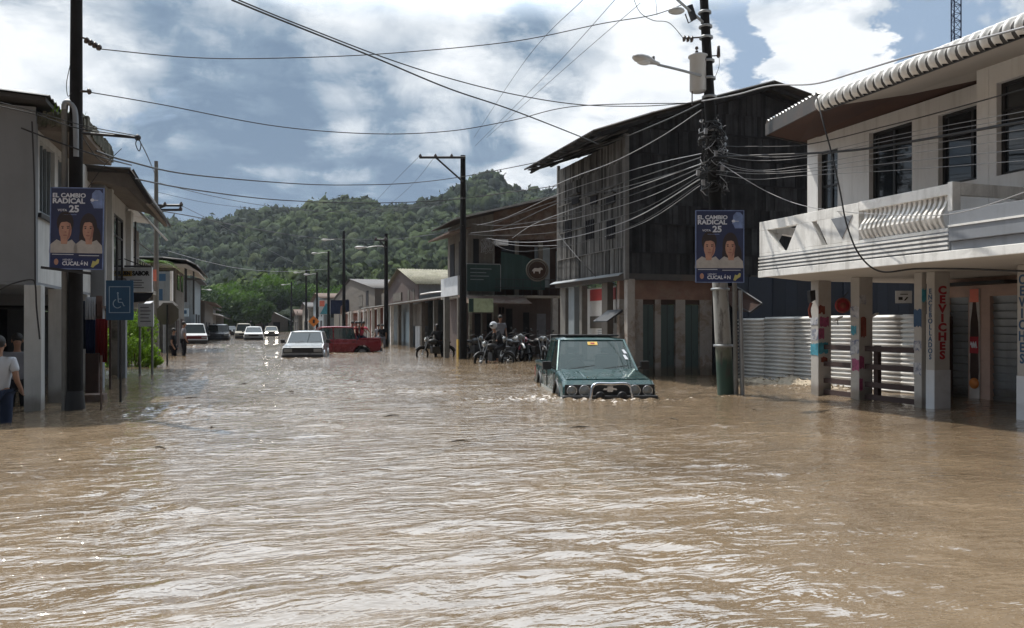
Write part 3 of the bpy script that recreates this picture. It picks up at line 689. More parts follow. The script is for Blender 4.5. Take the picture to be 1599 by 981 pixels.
# ground-floor pillars with hand-painted writing
pil = {}
def pillar(px, wid, dep, m='pillar_white', z1=2.2, x=10.4, side='left'):
    y = DX(x, px); y = P(px, 0, y).y
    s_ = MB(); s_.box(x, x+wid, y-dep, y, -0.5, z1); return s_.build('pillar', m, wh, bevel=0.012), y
p1, y1_ = pillar(1266, 0.30, 0.22); p2, y2_ = pillar(1328, 0.30, 0.22); p3, y3_ = pillar(1427, 0.10, 0.16)
p4, y4_ = pillar(1446.5, 0.32, 0.16); p5, y5_ = pillar(1588, 0.34, 0.16)
for nm, pr, txt, yc, dep in (('p4', p4, 'ENCEBOLLADOS', y4_, 0.16), ('p5', p5, 'CEVICHES', y5_, 0.16)):
    n = len(txt); zt, zb = (1.93, 0.78) if pr is p4 else (2.06, 0.78)
    for i, ch in enumerate(txt):
        z = zt-(zt-zb)*(i+0.5)/n; hgt = (zt-zb)/n*1.18
        text(ch, hgt, 'paint_blue', pr, frame((10.397, yc-dep/2, z), (0, -1, 0), (-1, 0, 0)), extrude=0.002, sx=0.95 if pr is p4 else 0.8, bold=hgt*0.03)
for i, ch in enumerate('CEVICHES'):
    zt, zb = 1.97, 0.78; z = zt-(zt-zb)*(i+0.5)/8
    text(ch, 0.175, 'paint_red', p4, frame((10.56, y4_-0.163, z), (1, 0, 0), (0, -1, 0)), extrude=0.002, sx=1.35, bold=0.008)
for pr, yc, wd, dp in ((p4, y4_, 0.32, 0.16), (p5, y5_, 0.34, 0.16)):
    s_ = MB(); s_.box(10.394, 10.4+wd+0.006, yc-dp-0.006, yc+0.006, -0.3, 0.62); s_.build('plinth', 'grey_paint' if False else 'sign_white', pr, bevel=0.003)
# torn posters wrapped round the far pillars
def patch(pr, yc, wd, dp, z0, z1, m, side, u0=0.0, u1=1.0):
    s_ = MB(); n = 7; off = 0.004+random.random()*0.003
    if side == 'x':
        top = [(10.4-off, yc-dp*(u0+(u1-u0)*i/n), z1-random.random()*0.04) for i in range(n+1)]; bot = [(10.4-off, yc-dp*(u0+(u1-u0)*i/n), z0+random.random()*0.05) for i in range(n+1)]
    else:
        top = [(10.4+wd*(u0+(u1-u0)*i/n), yc-dp-off, z1-random.random()*0.04) for i in range(n+1)]; bot = [(10.4+wd*(u0+(u1-u0)*i/n), yc-dp-off, z0+random.random()*0.05) for i in range(n+1)]
    s_.prism(top+bot[::-1], (0.002, 0, 0) if side == 'x' else (0, 0.002, 0)); s_.build('torn_poster', m, pr)
mat('poster_cyan', (0.06, 0.27, 0.36), 0.7, var=0.5, scale=9, bump=0.1); mat('poster_magenta', (0.27, 0.06, 0.13), 0.7, var=0.6, scale=11, bump=0.1)
mat('poster_paper', (0.42, 0.42, 0.44), 0.8, var=0.4, scale=12, bump=0.1, dirtamt=0.8, dirt=(0.10, 0.12, 0.2)); mat('poster_rust', (0.20, 0.06, 0.045), 0.8, var=0.5, scale=8, bump=0.1)
for pr, yc, lst in ((p1, y1_, [(0.78, 1.02, 'poster_cyan', 'y', 0, .75), (0.74, 1.0, 'poster_cyan', 'x', 0, 1), (1.05, 1.3, 'poster_magenta', 'y', 0, .45), (1.02, 1.28, 'poster_paper', 'x', 0, 1), (1.3, 1.52, 'poster_magenta', 'y', .1, .8), (1.54, 1.74, 'poster_rust', 'y', 0, .5), (0.6, 0.74, 'poster_rust', 'y', 0.2, .7), (1.34,1.5,'poster_paper','x',0,1)]),
                    (p2, y2_, [(0.55, 0.8, 'poster_magenta', 'y', 0, .35), (0.5, 0.75, 'poster_magenta', 'x', .2, 1), (0.8, 1.1, 'poster_paper', 'x', 0, 1), (1.1, 1.5, 'poster_rust', 'y', .1, .5), (1.15, 1.35, 'poster_cyan', 'x', .1, .7), (1.45, 1.7, 'poster_paper', 'x', 0, 1), (1.7, 1.9, 'poster_paper', 'y', 0, .5), (0.15,0.4,'poster_magenta','y',0,.25)]),
                    (p3, y3_, [(0.5, 0.75, 'poster_paper', 'x', 0, 1), (0.9, 1.1, 'poster_paper', 'x', 0, 1), (1.3, 1.62, 'paint_blue', 'x', 0, 1), (1.7, 1.95, 'poster_cyan', 'y', 0, 1)])):
    for (a_, b_, m_, sd_, u0, u1) in lst: patch(pr, yc, 0.3 if pr is not p3 else 0.1, 0.22 if pr is not p3 else 0.16, a_, b_, m_, sd_, u0, u1)
# shop front set back under the floor
XS = 12.6; s_ = MB()
ya, yb_ = FX(XS, 1479, 500)[0], FX(XS, 1512, 500)[0]; yc_, yd_ = FX(XS, 1546, 500)[0], FX(XS, 1588, 500)[0]
wall_x(s_, XS, 0.2, yE, ya+0.25, -0.5, 2.2, [(yb_, ya, -0.5, 1.86), (yd_-0.6, yc_, -0.5, 1.86)])
s_.box(XS+0.2, 18, ya+0.05, ya+0.25, -0.5, 2.2)
s_.build('shop_wall', 'pink_wall', wh)
for (q0, q1) in ((yb_, ya), (yd_-0.6, yc_)):
    s_ = MB(); n = 17; s_.smooth = False
    for i in range(n):
        z0 = -0.5+2.36*i/n; z1 = -0.5+2.36*(i+1)/n
        s_.prism([(XS+0.06, q0, z0), (XS+0.10, q0, z0+0.02), (XS+0.06, q0, z1), (XS+0.12, q0, z1), (XS+0.12, q0, z0)], (0, q1-q0, 0))
    s_.build('roller_shutter', 'shutter', wh)
s_ = MB(); s_.box(XS-0.35, XS-0.05, FX(XS, 1500, 0)[0]-1.2, FX(XS, 1490, 0)[0], 2.06, 2.12); s_.tube([(XS-0.3, 7.2, 2.1), (XS-0.3, 9.6, 2.1)], 0.025); s_.build('light_fitting', 'dark_metal', wh)
# soft drink bottle painted on the pier
q0 = FX(XS, 1531, 0)[0]; q1 = FX(XS, 1515, 0)[0]; ymid = (q0+q1)/2; hw = (q1-q0)/2
s_ = MB(); s_.box(XS-0.02, XS-0.003, ymid-hw, ymid+hw, 0.0, 2.0); s_.cur = .5; pan = s_.build('bottle_panel', 'poster_cloth', wh)
bt = [(0.30,0.30),(0.42,0.36),(0.48,0.5),(0.44,0.75),(0.40,0.95),(0.46,1.15),(0.40,1.4),(0.24,1.6),(0.17,1.75),(0.17,1.88)]
s_ = MB(); s_.prism([(XS-0.026, ymid-hw*1.8*a_, z) for a_, z in bt]+[(XS-0.026, ymid+hw*1.8*a_, z) for a_, z in bt[::-1]], (0.005, 0, 0)); s_.build('bottle', 'brown_wood', pan)
s_ = MB(); s_.box(XS-0.032, XS-0.027, ymid-hw*.84, ymid+hw*.84, 0.83, 1.13); s_.build('bottle_label', 'paint_red', pan)
s_ = MB(); s_.box(XS-0.032, XS-0.027, ymid-hw*.86, ymid+hw*.86, 1.76, 2.0); s_.build('red_header', 'coral', pan)
s_ = MB(); s_.tube([(XS-0.034, ymid+hw*.6-hw*1.2*i/14, 0.98+0.06*math.sin(i*1.3)) for i in range(15)], 0.012, 5); s_.build('bottle_script', 'poster_white', pan)
s_ = MB(); s_.lathe([(0, -0.004), (0.10, -0.004), (0.10, 0.004), (0, 0.004)], 20, frame((XS-0.03, ymid, 0.28), (0, 1, 0), (-1, 0, 0))); s_.build('orange_badge', 'orange', pan)
# timber rails between the far pillars
tr = thing('timber_railing', 'dark brown timber railing between the postered pillars of the white house', 'railing', (10.5, y2_, 0))
for (ys_, ye_) in ((y2_+0.0, y1_-0.22), (y3_, y2_-0.22)):
    for z in (0.92, 0.60, 0.28, 0.06):
        s_ = MB(); s_.box(10.52, 10.57, ys_, ye_, z-0.045, z+0.045); s_.build('rail', 'timber_rail', tr)
s_ = MB(); ym = y2_-0.42; s_.box(10.58, 10.66, ym-0.05, ym+0.05, -0.5, 0.98); s_.build('post', 'timber_rail', tr)
# round red sign hung beside the second pillar
q = P(1316, 477, 14.6)
rs = thing('round_sign', 'round dark red sign hanging beside the second postered pillar', 'sign', q)
s_ = MB(); M_ = frame(q, (CS, -SN, 0), (-SN, -CS, 0)); s_.lathe([(0, -.01), (0.14, -.01), (0.14, .01), (0, .01)], 24, M_); s_.build('disc', 'paint_red', rs)
s_ = MB(); s_.torus(0.125, 0.014, frame(q+Vector((-SN*.02, -CS*.02, 0)), (CS, -SN, 0), (0, 0, 1))); s_.build('rim', 'poster_rust', rs)
s_ = MB(); s_.lathe([(0, 0), (0.055, 0), (0.055, .02), (0, .02)], 16, M_); s_.build('hub', 'poster_rust', rs)
s_ = MB(); s_.tube([q+Vector((0, 0, .14)), q+Vector((CS*.1, -SN*.1, .24))], 0.01); s_.build('bracket', 'dark_metal', rs)
# floodlights on the fence side
for (px, py, dx_, lab) in ((1308, 497, 1, 'small white floodlight on the fence top beside the round red sign'), (1364, 492, -1, 'small white floodlight bracketed to the right side of the second postered pillar')):
    q = P(px, py, 14.9); fl = thing('floodlight', lab, 'floodlight', q, 'small floodlights over the fence')
    s_ = MB(); s_.prism([q+Vector((-.08, 0, -.03)), q+Vector((.10, -.03, .045)), q+Vector((.10, -.03, .02)), q+Vector((-.06, 0, -.07))], (0.05, 0.12, 0)); s_.build('housing', 'zinc_white', fl, bevel=0.006)
    s_ = MB(); s_.tube([q+Vector((.02*dx_, .03, 0)), q+Vector((.05*dx_, .05, -.12))], 0.008); s_.build('arm', 'dark_metal', fl)
q = P(1267, 463, 15.0); fl = thing('wall_lamp', 'black box lamp on the farthest postered pillar', 'lamp', q)
s_ = MB(); s_.prism([q+Vector((-.07, -.05, .10)), q+Vector((.05, -.05, .12)), q+Vector((.06, -.05, -.06)), q+Vector((-.05, -.05, -.12))], (0, .09, 0)); s_.build('housing', 'dark_metal', fl, bevel=.005)
s_ = MB(); s_.tube([q+Vector((0, 0, -.12)), q+Vector((-.05, 0, -.25)), q+Vector((-.02, 0, -.4))], 0.025); s_.build('bracket', 'poster_rust', fl)
q = P(1411, 464, 13.6); nb = thing('notice_board', 'small white notice hanging left of the thin pillar', 'sign', q)
s_ = MB(); M_ = frame(q, (CS, -SN, 0), (-SN, -CS, 0)); s_.box(-.14, .14, -.105, .105, -.005, .005, M_); s_.build('board', 'sign_white', nb)
s_ = MB(); s_.box(-.09, -.02, -.05, -.0, .006, .009, M_); s_.box(-.06, .07, .04, .055, .006, .009, M_); s_.prism([(.0, -.06, .006), (.03, -.06, .006), (.08, .0, .006), (.05, .0, .006)], (0, 0, .003), M_); s_.build('marks', 'black_paint', nb)
# corrugated fence
fa = P(1153, 508, 20.6); fb = Vector((12.35, 11.6, 0))
fn = thing('corrugated_fence', 'low white corrugated metal fence behind the white house pillars', 'fence', (fa.x, fa.y, 0))
u = Vector((fb.x-fa.x, fb.y-fa.y, 0))
for i in range(6):
    s_ = MB(); t0 = i/6; q = Vector((fa.x, fa.y, 0)) + u*t0; off = Vector((u.y, -u.x, 0)).normalized()*(0.012*(i % 2))
    zb = -0.02 + 0.0*i; s_.corr(q+off+Vector((0, 0, zb)), (0, 0, 1.54+0.05*t0+random.uniform(-.01, .01)), u/6*1.02, 17, 0.036); s_.build('sheet', 'zinc_white', fn, solid=0.004)
for i in range(7):
    s_ = MB(); q = Vector((fa.x, fa.y, 0)) + u*(i/6) + Vector((u.y, -u.x, 0)).normalized()*-0.07; s_.box(q.x-.03, q.x+.03, q.y-.03, q.y+.03, -0.5, 1.5); s_.build('post', 'brown_wood', fn)
# gravel heap at the foot of the fence
s_ = MB(); c = P(1235, 600, 18.3)
N_ = 24
vs = []
for i in range(N_+1):
    for j in range(N_+1):
        U_ = -1+2*i/N_; V_ = -1+2*j/N_
        q = Vector((c.x, c.y, 0)) + u.normalized()*U_*3.0 + Vector((u.y, -u.x, 0)).normalized()*V_*0.8
        hgt = max(0, (1-U_*U_)*(1-V_*V_))
        z = -0.22+0.34*hgt**0.7*(0.7+0.9*abs(mnoise.noise(Vector((U_*3, V_*2, 3)))))+0.05*mnoise.noise(Vector((U_*14, V_*8, 1)))
        vs.append((q.x, q.y, z))
s_.add(vs, [(i*(N_+1)+j, (i+1)*(N_+1)+j, (i+1)*(N_+1)+j+1, i*(N_+1)+j+1) for i in range(N_) for j in range(N_)])
for _ in range(900):
    U_, V_ = random.uniform(-.95, .95), random.uniform(-.9, .9); q = Vector((c.x, c.y, 0)) + u.normalized()*U_*3.0 + Vector((u.y, -u.x, 0)).normalized()*V_*0.8
    hgt = (1-U_*U_)*(1-V_*V_); z = -0.2+0.34*hgt**0.7*(0.7+0.9*abs(mnoise.noise(Vector((U_*3, V_*2, 3)))))
    k = random.uniform(.015, .05); s_.cur = random.random()
    s_.add([(q.x+random.uniform(-k, k), q.y+random.uniform(-k, k), z+random.uniform(-k*.4, k)) for _ in range(4)], [(0,1,2),(0,2,3),(0,3,1),(1,3,2)])
tag(s_.build('gravel', 'gravel'), 'pale gravel bank along the foot of the corrugated fence', 'gravel', kind='stuff')

# ---- dark timber house
YW = 18.5; XW = 9.2
tw = thing('timber_house', 'tall weathered dark timber house with a low gabled tin roof', 'house', (XW, YW, 0))
def roofz(x): return np.interp(x, [7.9, 8.3, 9.6, 13.1, 20], [6.02, 6.12, 6.62, 7.72, 6.3])
def planks_y(mb, y, x0, x1, zs, zf, wmin=.10, wmax=.2, t=0.03, holes=()):
    for c in range(len(zs)-1):
        x = x0
        while x < x1:
            wd = min(random.uniform(wmin, wmax), x1-x); zb = zs[c]-random.uniform(0, .03); zt = min(zs[c+1], zf(x+wd/2)-0.12)
            if zt > zb+0.05 and not any(h[0] < x+wd/2 < h[1] and h[2] < (zb+zt)/2 < h[3] for h in holes):
                mb.cur = random.random()**1.3; o_ = random.uniform(0, 0.028) + 0.012*(len(zs)-c); mb.box(x+.003, x+wd-.003, y-o_-t, y-o_, zb, zt)
            x += wd
def planks_x(mb, x, y0, y1, zs, zf, holes=(), t=0.03, wmin=.06, wmax=.13):
    for c in range(len(zs)-1):
        y = y0
        while y < y1:
            wd = min(random.uniform(wmin, wmax), y1-y); zb = zs[c]-random.uniform(0, .03); zt = min(zs[c+1], zf-0.1)
            if zt > zb+0.05 and not any(h[0] < y+wd/2 < h[1] and h[2] < (zb+zt)/2 < h[3] for h in holes):
                mb.cur = random.random(); o_ = random.uniform(0, 0.025); mb.box(x-o_-t, x-o_, y+.003, y+wd-.003, zb, zt)
            y += wd
s_ = MB(); zs = [2.62, 3.2, 3.95, 4.45, 4.95, 5.45, 6.05, 6.6, 7.7]
wh_hole = (FY(YW, 1080, 0)[0], FY(YW, 1104, 0)[0], 3.25, 4.35)
wdl = (11.25, 12.0, 3.2, 4.45)
planks_y(s_, YW, XW, 19.5, [2.62, 3.2, 3.95], roofz, .07, .15, holes=[wdl]); planks_y(s_, YW-.004, XW, 19.5, [3.95, 4.45, 5.1], roofz, .07, .16, holes=[wdl]); planks_y(s_, YW-.002, XW, 19.5, [5.1, 5.75, 6.4], roofz, .07, .15); planks_y(s_, YW, XW, 19.5, [6.4, 6.95, 7.8], roofz, .06, .13)
for z in (3.2, 3.95, 5.1, 5.75, 6.4): s_.cur = 0.15; s_.box(XW, 19.5, YW-0.115, YW-0.085, z-0.02, z+0.015)
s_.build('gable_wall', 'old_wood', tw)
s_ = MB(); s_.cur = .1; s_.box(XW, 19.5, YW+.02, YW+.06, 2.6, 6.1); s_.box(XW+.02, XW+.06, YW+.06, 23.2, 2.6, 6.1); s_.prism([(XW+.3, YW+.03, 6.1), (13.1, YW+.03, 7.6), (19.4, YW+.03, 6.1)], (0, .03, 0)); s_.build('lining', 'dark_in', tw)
s_ = MB()
hs = []
for pa, pb in ((897, 908), (926, 936), (951, 964)):
    y1, z1 = FX(XW, pa, 305); y0, _ = FX(XW, pb, 305); hs.append((y0, y1, FX(XW, pa, 322)[1]+.02, z1-.05))
planks_x(s_, XW, YW, 23.2, [2.7, 3.35, 4.15, 5.0, 5.6, 6.2], 6.25, [])
for z in (3.35, 4.15, 5.0): s_.cur = 1.0; s_.box(XW-.075, XW-.057, YW, 23.2, z-.012, z+.012)
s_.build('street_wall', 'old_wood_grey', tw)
for h in hs:
    s_ = MB(); s_.box(XW-.09, XW-.058, h[0], h[1], h[2], h[3]); wn = s_.build('vent_window', 'dark_in', tw)
    s_ = MB(); s_.box(XW-.16, XW-.06, h[0]-.05, h[1]+.05, h[3], h[3]+.05); s_.build('hood', 'old_wood_grey', wn)
    for k in range(3):                                # barred opening below
        pass
for (pa, pb) in ((885, 896), (917, 931), (950, 963)):
    y1, z1 = FX(XW, pa, 346); y0, z0 = FX(XW, pb, 372); s_ = MB(); 
    for k in range(5): yq = y0+(y1-y0)*(k+.5)/5; s_.box(XW-.08, XW-.058, yq-.04, yq+.02, z0, z1)
    s_.build('slatted_opening', 'dark_in', tw)
s_ = MB(); s_.box(wdl[0], wdl[1], YW-.02, YW+.015, wdl[2], wdl[3]); wn = s_.build('window', 'dark_in', tw)
s_ = MB()
for k in range(7): s_.cur = .8; zq = wdl[2]+.08+k*.09; s_.box(wdl[0], wdl[1], YW-.07, YW-.03, zq, zq+.045)
s_.box(wdl[0]-.05, wdl[0], YW-.1, YW-.02, wdl[2], wdl[3]); s_.box(wdl[1], wdl[1]+.05, YW-.1, YW-.02, wdl[2], wdl[3]); s_.build('louvre', 'old_wood', wn)
s_ = MB(); s_.cur = 1; s_.box(XW-.13, XW-.02, YW-.15, YW-.04, 2.5, 6.2); s_.box(XW-.05, XW+.03, 23.2, 23.28, 2.5, 6.3); s_.build('corner_post', 'old_wood_grey', tw)
# roof: corrugated sheets, ragged edge, rafters
for (xa, xb) in ((7.95, 9.6), (9.5, 13.1), (13.1, 20)):
    n = 3 if xb < 14 else 1
    s_ = MB(); za, zb = float(roofz(xa)), float(roofz(xb))
    yy0 = 17.75 + random.uniform(-.05, .05)
    s_.corr((xa, yy0, za+.03), (0, 5.2 if xa < 9 else 5.9, 0), (xb-xa, 0, zb-za), 46, 0.018, 5); s_.build('roof_sheet', 'dark_roof', tw, solid=0.012)
s_ = MB()
for yq in (17.95, 18.35, 20.0, 21.5, 22.7):
    s_.cur = random.random()
    pts = [(8.1, 6.06), (9.6, 6.58), (13.1, 7.68), (19.8, 6.3)]
    for k in range(3):
        (xa, za), (xb, zb) = pts[k], pts[k+1]; s_.prism([(xa, yq, za-.1), (xb, yq, zb-.1), (xb, yq, zb-.01), (xa, yq, za-.01)], (0, .06, 0))
for xq in (8.15, 8.8, 9.7, 10.8, 12.0, 13.1, 14.4): zq = float(roofz(xq)); s_.box(xq-.03, xq+.03, 17.8, 22.9, zq-.14, zq-.1)
for k in range(21): zq = 5.98+random.uniform(-.03, .04); yq = 17.8+k*.235; s_.cur = random.random(); s_.box(7.85+random.uniform(0, .18), 8.2, yq, yq+.16, zq, zq+.02)
s_.build('rafter', 'old_wood', tw); 
# ground floor
s_ = MB(); s_.cur = .5
YG = 18.95
xd = []
for pa, pb in ((1004, 1023), (1032, 1055), (1070, 1093)): xd.append((FY(YG, pa, 0)[0], FY(YG, pb, 0)[0]))
x_end = FY(YG, 1112, 0)[0]
last = XW
zt = FY(YG, 1040, 468)[1]
for a_, b_ in xd: s_.box(last, a_, YG, YG+.15, -.5, zt); last = b_
s_.box(last, x_end, YG, YG+.15, -.5, zt); s_.build('plaster_wall', 'peeling', tw)
s_ = MB(); s_.box(XW, x_end, YG-.003, YG+.15, zt, 2.55); s_.build('lintel', 'salmon', tw)
for i, (a_, b_) in enumerate(xd):
    s_ = MB(); s_.box(a_+.02, b_-.02, YG+.06, YG+.1, -.5, zt-.14); dr = s_.build('door', 'door_green', tw)
    s_ = MB(); s_.box(a_, b_, YG+.03, YG+.05, zt-.13, zt-.005); s_.build('transom', 'brown_wood', dr)
    s_ = MB(); m_ = (a_+b_)/2; s_.box(m_-.006, m_+.006, YG+.052, YG+.062, -.4, zt-.15); s_.tube([(m_+.05, YG+.05, .55), (m_+.05, YG+.05, .67)], .008); s_.build('handle', 'dark_metal', dr)
s_ = MB(); s_.box(x_end+.01, x_end+.35, YG-.05, YG+.2, -.5, 2.55); s_.box(x_end+.4, x_end+.75, YG+.05, YG+.2, -.5, 2.55); s_.build('boarding', 'old_wood', tw)
s_ = MB(); q = P(981, 500, 20.2); s_.box(XW-.05, XW+.16, YW-.12, YW+.08, -.5, 2.52); s_.build('pillar', 'peeling', tw, bevel=.01)
s_ = MB(); s_.box(XW-.1, XW+.05, YW, 23.3, 2.5, 2.66); s_.box(XW, 12.5, YW-.1, YW+.05, 2.5, 2.66); s_.build('floor_beam', 'dark_roof', tw)
s_ = MB(); s_.prism([(XW-.24, YW, 2.60), (XW-.1, YW, 2.67), (XW-.1, YW, 2.69), (XW-.24, YW, 2.62)], (0, 4.9, 0)); s_.build('flashing', 'grey_metal', tw)
# street-side ground floor
s_ = MB(); s_.box(10.5, 10.7, YG+.15, 23.3, -.5, 2.5); s_.build('shop_wall', 'cream', tw)
s_ = MB()
for pa, pb, m_ in ((877, 885, 'pole_concrete'), (890, 899, 'greyblue_wall'), (907, 911, 'pole_concrete'), (942, 951, 'taupe_wall')):
    y1, y0 = FX(9.3, pa, 0)[0], FX(9.3, pb, 0)[0]; s_ = MB(); s_.box(9.25, 9.43, y0, y1, -.5, 2.5); s_.build('pillar', m_, tw, bevel=.01)
for pa, pb in ((912, 921), (922, 944), (951, 962)):
    y1, y0 = FX(9.6, pa, 0)[0], FX(9.6, pb, 0)[0]; s_ = MB(); s_.box(9.6, 9.64, y0, y1, -.5, 2.42); sh = s_.build('wall_panel', 'zinc_white', tw)
    if pa != 912:
        s_ = MB(); s_.box(9.585, 9.597, y0, y1, 2.05, 2.38); s_.build('red_sign', 'red_vinyl', sh)
        s_ = MB(); s_.box(9.583, 9.598, y0, y1, 1.25, 1.6); s_.build('cross_panel', 'taupe_wall', sh)
        s_ = MB()
        for k in range(28): s_.box(9.588, 9.598, y0+.1*(y1-y0), y0+.45*(y1-y0), -.3+k*.055, -.3+k*.055+.02)
        s_.build('shutter_slats', 'grey_paint', sh)
s_ = MB(); q0, q1 = FX(9.3, 955, 0)[0], FX(9.3, 978, 0)[0]; s_.prism([(9.2, q1, 1.75), (8.75, q1, 1.45), (8.75, q1, 1.42), (9.2, q1, 1.68)], (0, q0-q1, 0)); s_.build('awning', 'dark_metal', tw)
s_ = MB(); s_.box(9.4, 9.44, q1-.1, q0+.1, -.5, 1.4); s_.build('gate_panel', 'pole_concrete', tw)
# navy lean-to continuing behind the fence
nv = thing('navy_shed', 'long dark navy sheet-metal wall above the white corrugated fence', 'building', (13, 18.3, 0))
s_ = MB(); s_.smooth = False
x = FY(18.25, 1150, 0)[0]
while x < 24: s_.cur = random.random(); s_.box(x, x+.38, 18.28-.02*(random.random() < .5), 18.32, -.5, 2.63); x += .385
s_.build('wall', 'navy_wall', nv)
s_ = MB(); s_.box(x_end+.8, 24, 18.35, 21, 2.62, 2.68); s_.build('roof', 'dark_roof', nv)
q0 = P(1148, 447, 18.8); q1 = P(1190, 474, 18.0); q2 = P(1172, 488, 18.2)
s_ = MB(); s_.prism([q0, q1, q2, P(1150, 465, 18.9)], (0, .6, .05)); aw = s_.build('broken_awning', 'brown_wood', nv)
s_ = MB(); s_.tube([q0, q1], .025); s_.tube([q1, q2], .025); s_.tube([q2, P(1150, 478, 18.8)], .02); s_.build('awning_frame', 'dark_metal', aw)
s_ = MB(); pp = P(1158, 500, 17.5); s_.tube([(pp.x, pp.y, -.5), (pp.x, pp.y, 1.35)], .018, 6); s_.build('fence_stake', 'dark_metal', nv)

# ---- green-board house
YH = 32.7; XH = 8.8
gh = thing('corner_house', 'weathered two-storey house with green boards and a round cattle sign', 'house', (XH, YH, 0))
zU0, zU1 = 2.75, 5.6
s_ = MB(); xg = 13.4
def rz(x): return 5.9 + (x-8.8)*0.26
s_.prism([(XH, YH, 2.6), (9.95, YH, 2.6), (9.95, YH, rz(9.95)-.1), (XH, YH, rz(XH)-.1)], (0, .15, 0)); s_.box(XH, XH+.15, YH+.15, 36.2, 2.6, 5.8); s_.build('upper_wall', 'cream', gh)
s_ = MB(); s_.prism([(9.96, YH+.9, 2.6), (xg, YH+.9, 2.6), (xg, YH+.9, rz(xg)-.1), (9.96, YH+.9, rz(9.96)-.1)], (0, .15, 0)); s_.build('loggia_wall', 'brown_wood', gh)
s_ = MB(); s_.prism([(9.97, YH-.01, 4.95), (xg, YH-.01, 5.15), (xg, YH-.01, rz(xg)-.05), (9.97, YH-.01, rz(9.97)-.05)], (0, .08, 0)); s_.build('gable_board', 'rust_roof', gh)
s_ = MB(); s_.corr((8.1, YH-.7, rz(8.1)), (0, 4.6, 0), (5.6, 0, 5.6*.26), 40, .02, 5); s_.build('roof_sheet', 'dark_roof', gh, solid=.012)
s_ = MB(); s_.prism([(8.1, YH-.75, rz(8.1)-.03), (13.7, YH-.75, rz(13.7)-.03), (13.7, YH-.75, rz(13.7)+.05), (8.1, YH-.75, rz(8.1)+.05)], (0, .03, 0)); s_.build('roof_edge', 'zinc', gh)
s_ = MB(); s_.prism([(7.9, YH-.4, 5.15), (8.85, YH-.4, 5.4), (8.85, YH-.4, 5.47), (7.9, YH-.4, 5.22)], (0, 4.0, 0)); s_.build('side_eave', 'rust_roof', gh)
for xa, xb, za, zb in ((9.05, 9.3, 3.6, 5.0), (10.3, 10.9, 3.0, 4.9)):
    s_ = MB(); s_.box(xa, xb, YH-.02, YH-.004, za, zb); s_.build('window', 'dark_in', gh)
for xa in (8.9, 9.7, 10.9, 12.0, 13.0):
    s_ = MB(); s_.box(xa, xa+.18, YH-.05, YH+.1, 2.6, 5.0); s_.build('pillar', 'cream', gh) if xa > 10 else None
for xa, w_, ht in ((11.9, .7, 4.75), (12.9, .45, 4.6)):
    s_ = MB(); s_.box(xa, xa+w_, YH+.2, YH+.25, 3.0, ht); s_.build('loggia_panel', 'greyblue_wall', gh)
for k, yq in enumerate((YH+.6, YH+2.2)):
    s_ = MB(); s_.box(XH-.02, XH-.004, yq, yq+.8, 3.5, 5.0); s_.build('window', 'dark_in', gh)
s_ = MB(); s_.box(8.45, 8.52, YH+.3, YH+3.4, 2.63, 3.45); s_.box(8.52, 8.8, YH+.3, YH+.37, 2.63, 3.45); s_.build('side_parapet', 'sign_white', gh)
# boards
a0, a1 = FY(YH-.15, 729, 0)[0], FY(YH-.15, 781, 0)[0]; z0, z1 = FY(YH-.15, 750, 455)[1], FY(YH-.15, 750, 413)[1]
s_ = MB(); s_.box(a0, a1, YH-.15, YH-.12, z0, z1); bd = s_.build('green_board', 'green_board', gh)
s_ = MB()
for q in ((a0-.03, a0), (a1, a1+.03)): s_.box(q[0], q[1], YH-.17, YH-.11, z0, z1)
s_.box(a0, a1, YH-.17, YH-.11, z1, z1+.04); s_.build('board_frame', 'grey_metal', bd)
s_ = MB()
for k, (zf, l_) in enumerate(((.82, .8), (.68, .6), (.55, .7), (.42, .5))): s_.box(a0+.15, a0+.15+(a1-a0-.3)*l_, YH-.156, YH-.151, z0+(z1-z0)*zf, z0+(z1-z0)*zf+.035)
s_.build('board_lines', 'greyblue_wall', bd)
a2 = FY(YH-.1, 851, 0)[0]; z2 = FY(YH-.1, 800, 390)[1]
s_ = MB(); s_.prism([(a1+.06, YH-.1, z0+.1), (a2, YH-.1, z0+.1), (a2, YH-.1, z2-.6), (a1+1.1, YH-.1, z2-.25), (a1+.06, YH-.1, z2-.1)], (0, .03, 0)); s_.build('green_board', 'green_board', gh)
s_ = MB(); s_.box(8.75, xg, YH-.35, YH+.9, 2.52, 2.62); s_.box(8.5, XH, YH-.1, 36.3, 2.52, 2.62); s_.build('balcony_slab', 'concrete', gh)
q = P(839, 422, 32.2); M_ = frame(q, (CS, -SN, 0), (-SN, -CS, 0))
s_ = MB(); s_.lathe([(0, -.05), (.42, -.05), (.45, -.03), (.45, .03), (.42, .05), (0, .05)], 32, M_); rd = s_.build('round_sign', 'brown_wood', gh)
s_ = MB(); s_.torus(.36, .02, M_ @ Matrix.Translation((0, 0, .06)) @ Matrix.Rotation(R(90), 4, 'X'), 32); s_.torus(.43, .03, M_ @ Matrix.Translation((0, 0, .04)) @ Matrix.Rotation(R(90), 4, 'X'), 32); s_.build('sign_ring', 'cream', rd)
s_ = MB()                                             # steer emblem
s_.prism([(x, y, .052) for x, y in ((-.20, .0), (-.22, -.06), (-.17, -.03), (-.15, -.13), (-.11, -.13), (-.10, -.05), (.06, -.06), (.07, -.14), (.11, -.14), (.12, -.03), (.17, .02), (.22, .01), (.20, .07), (.14, .10), (.05, .07), (-.12, .08))], (0, 0, .02), M_); s_.build('steer_emblem', 'poster_cloth', rd)
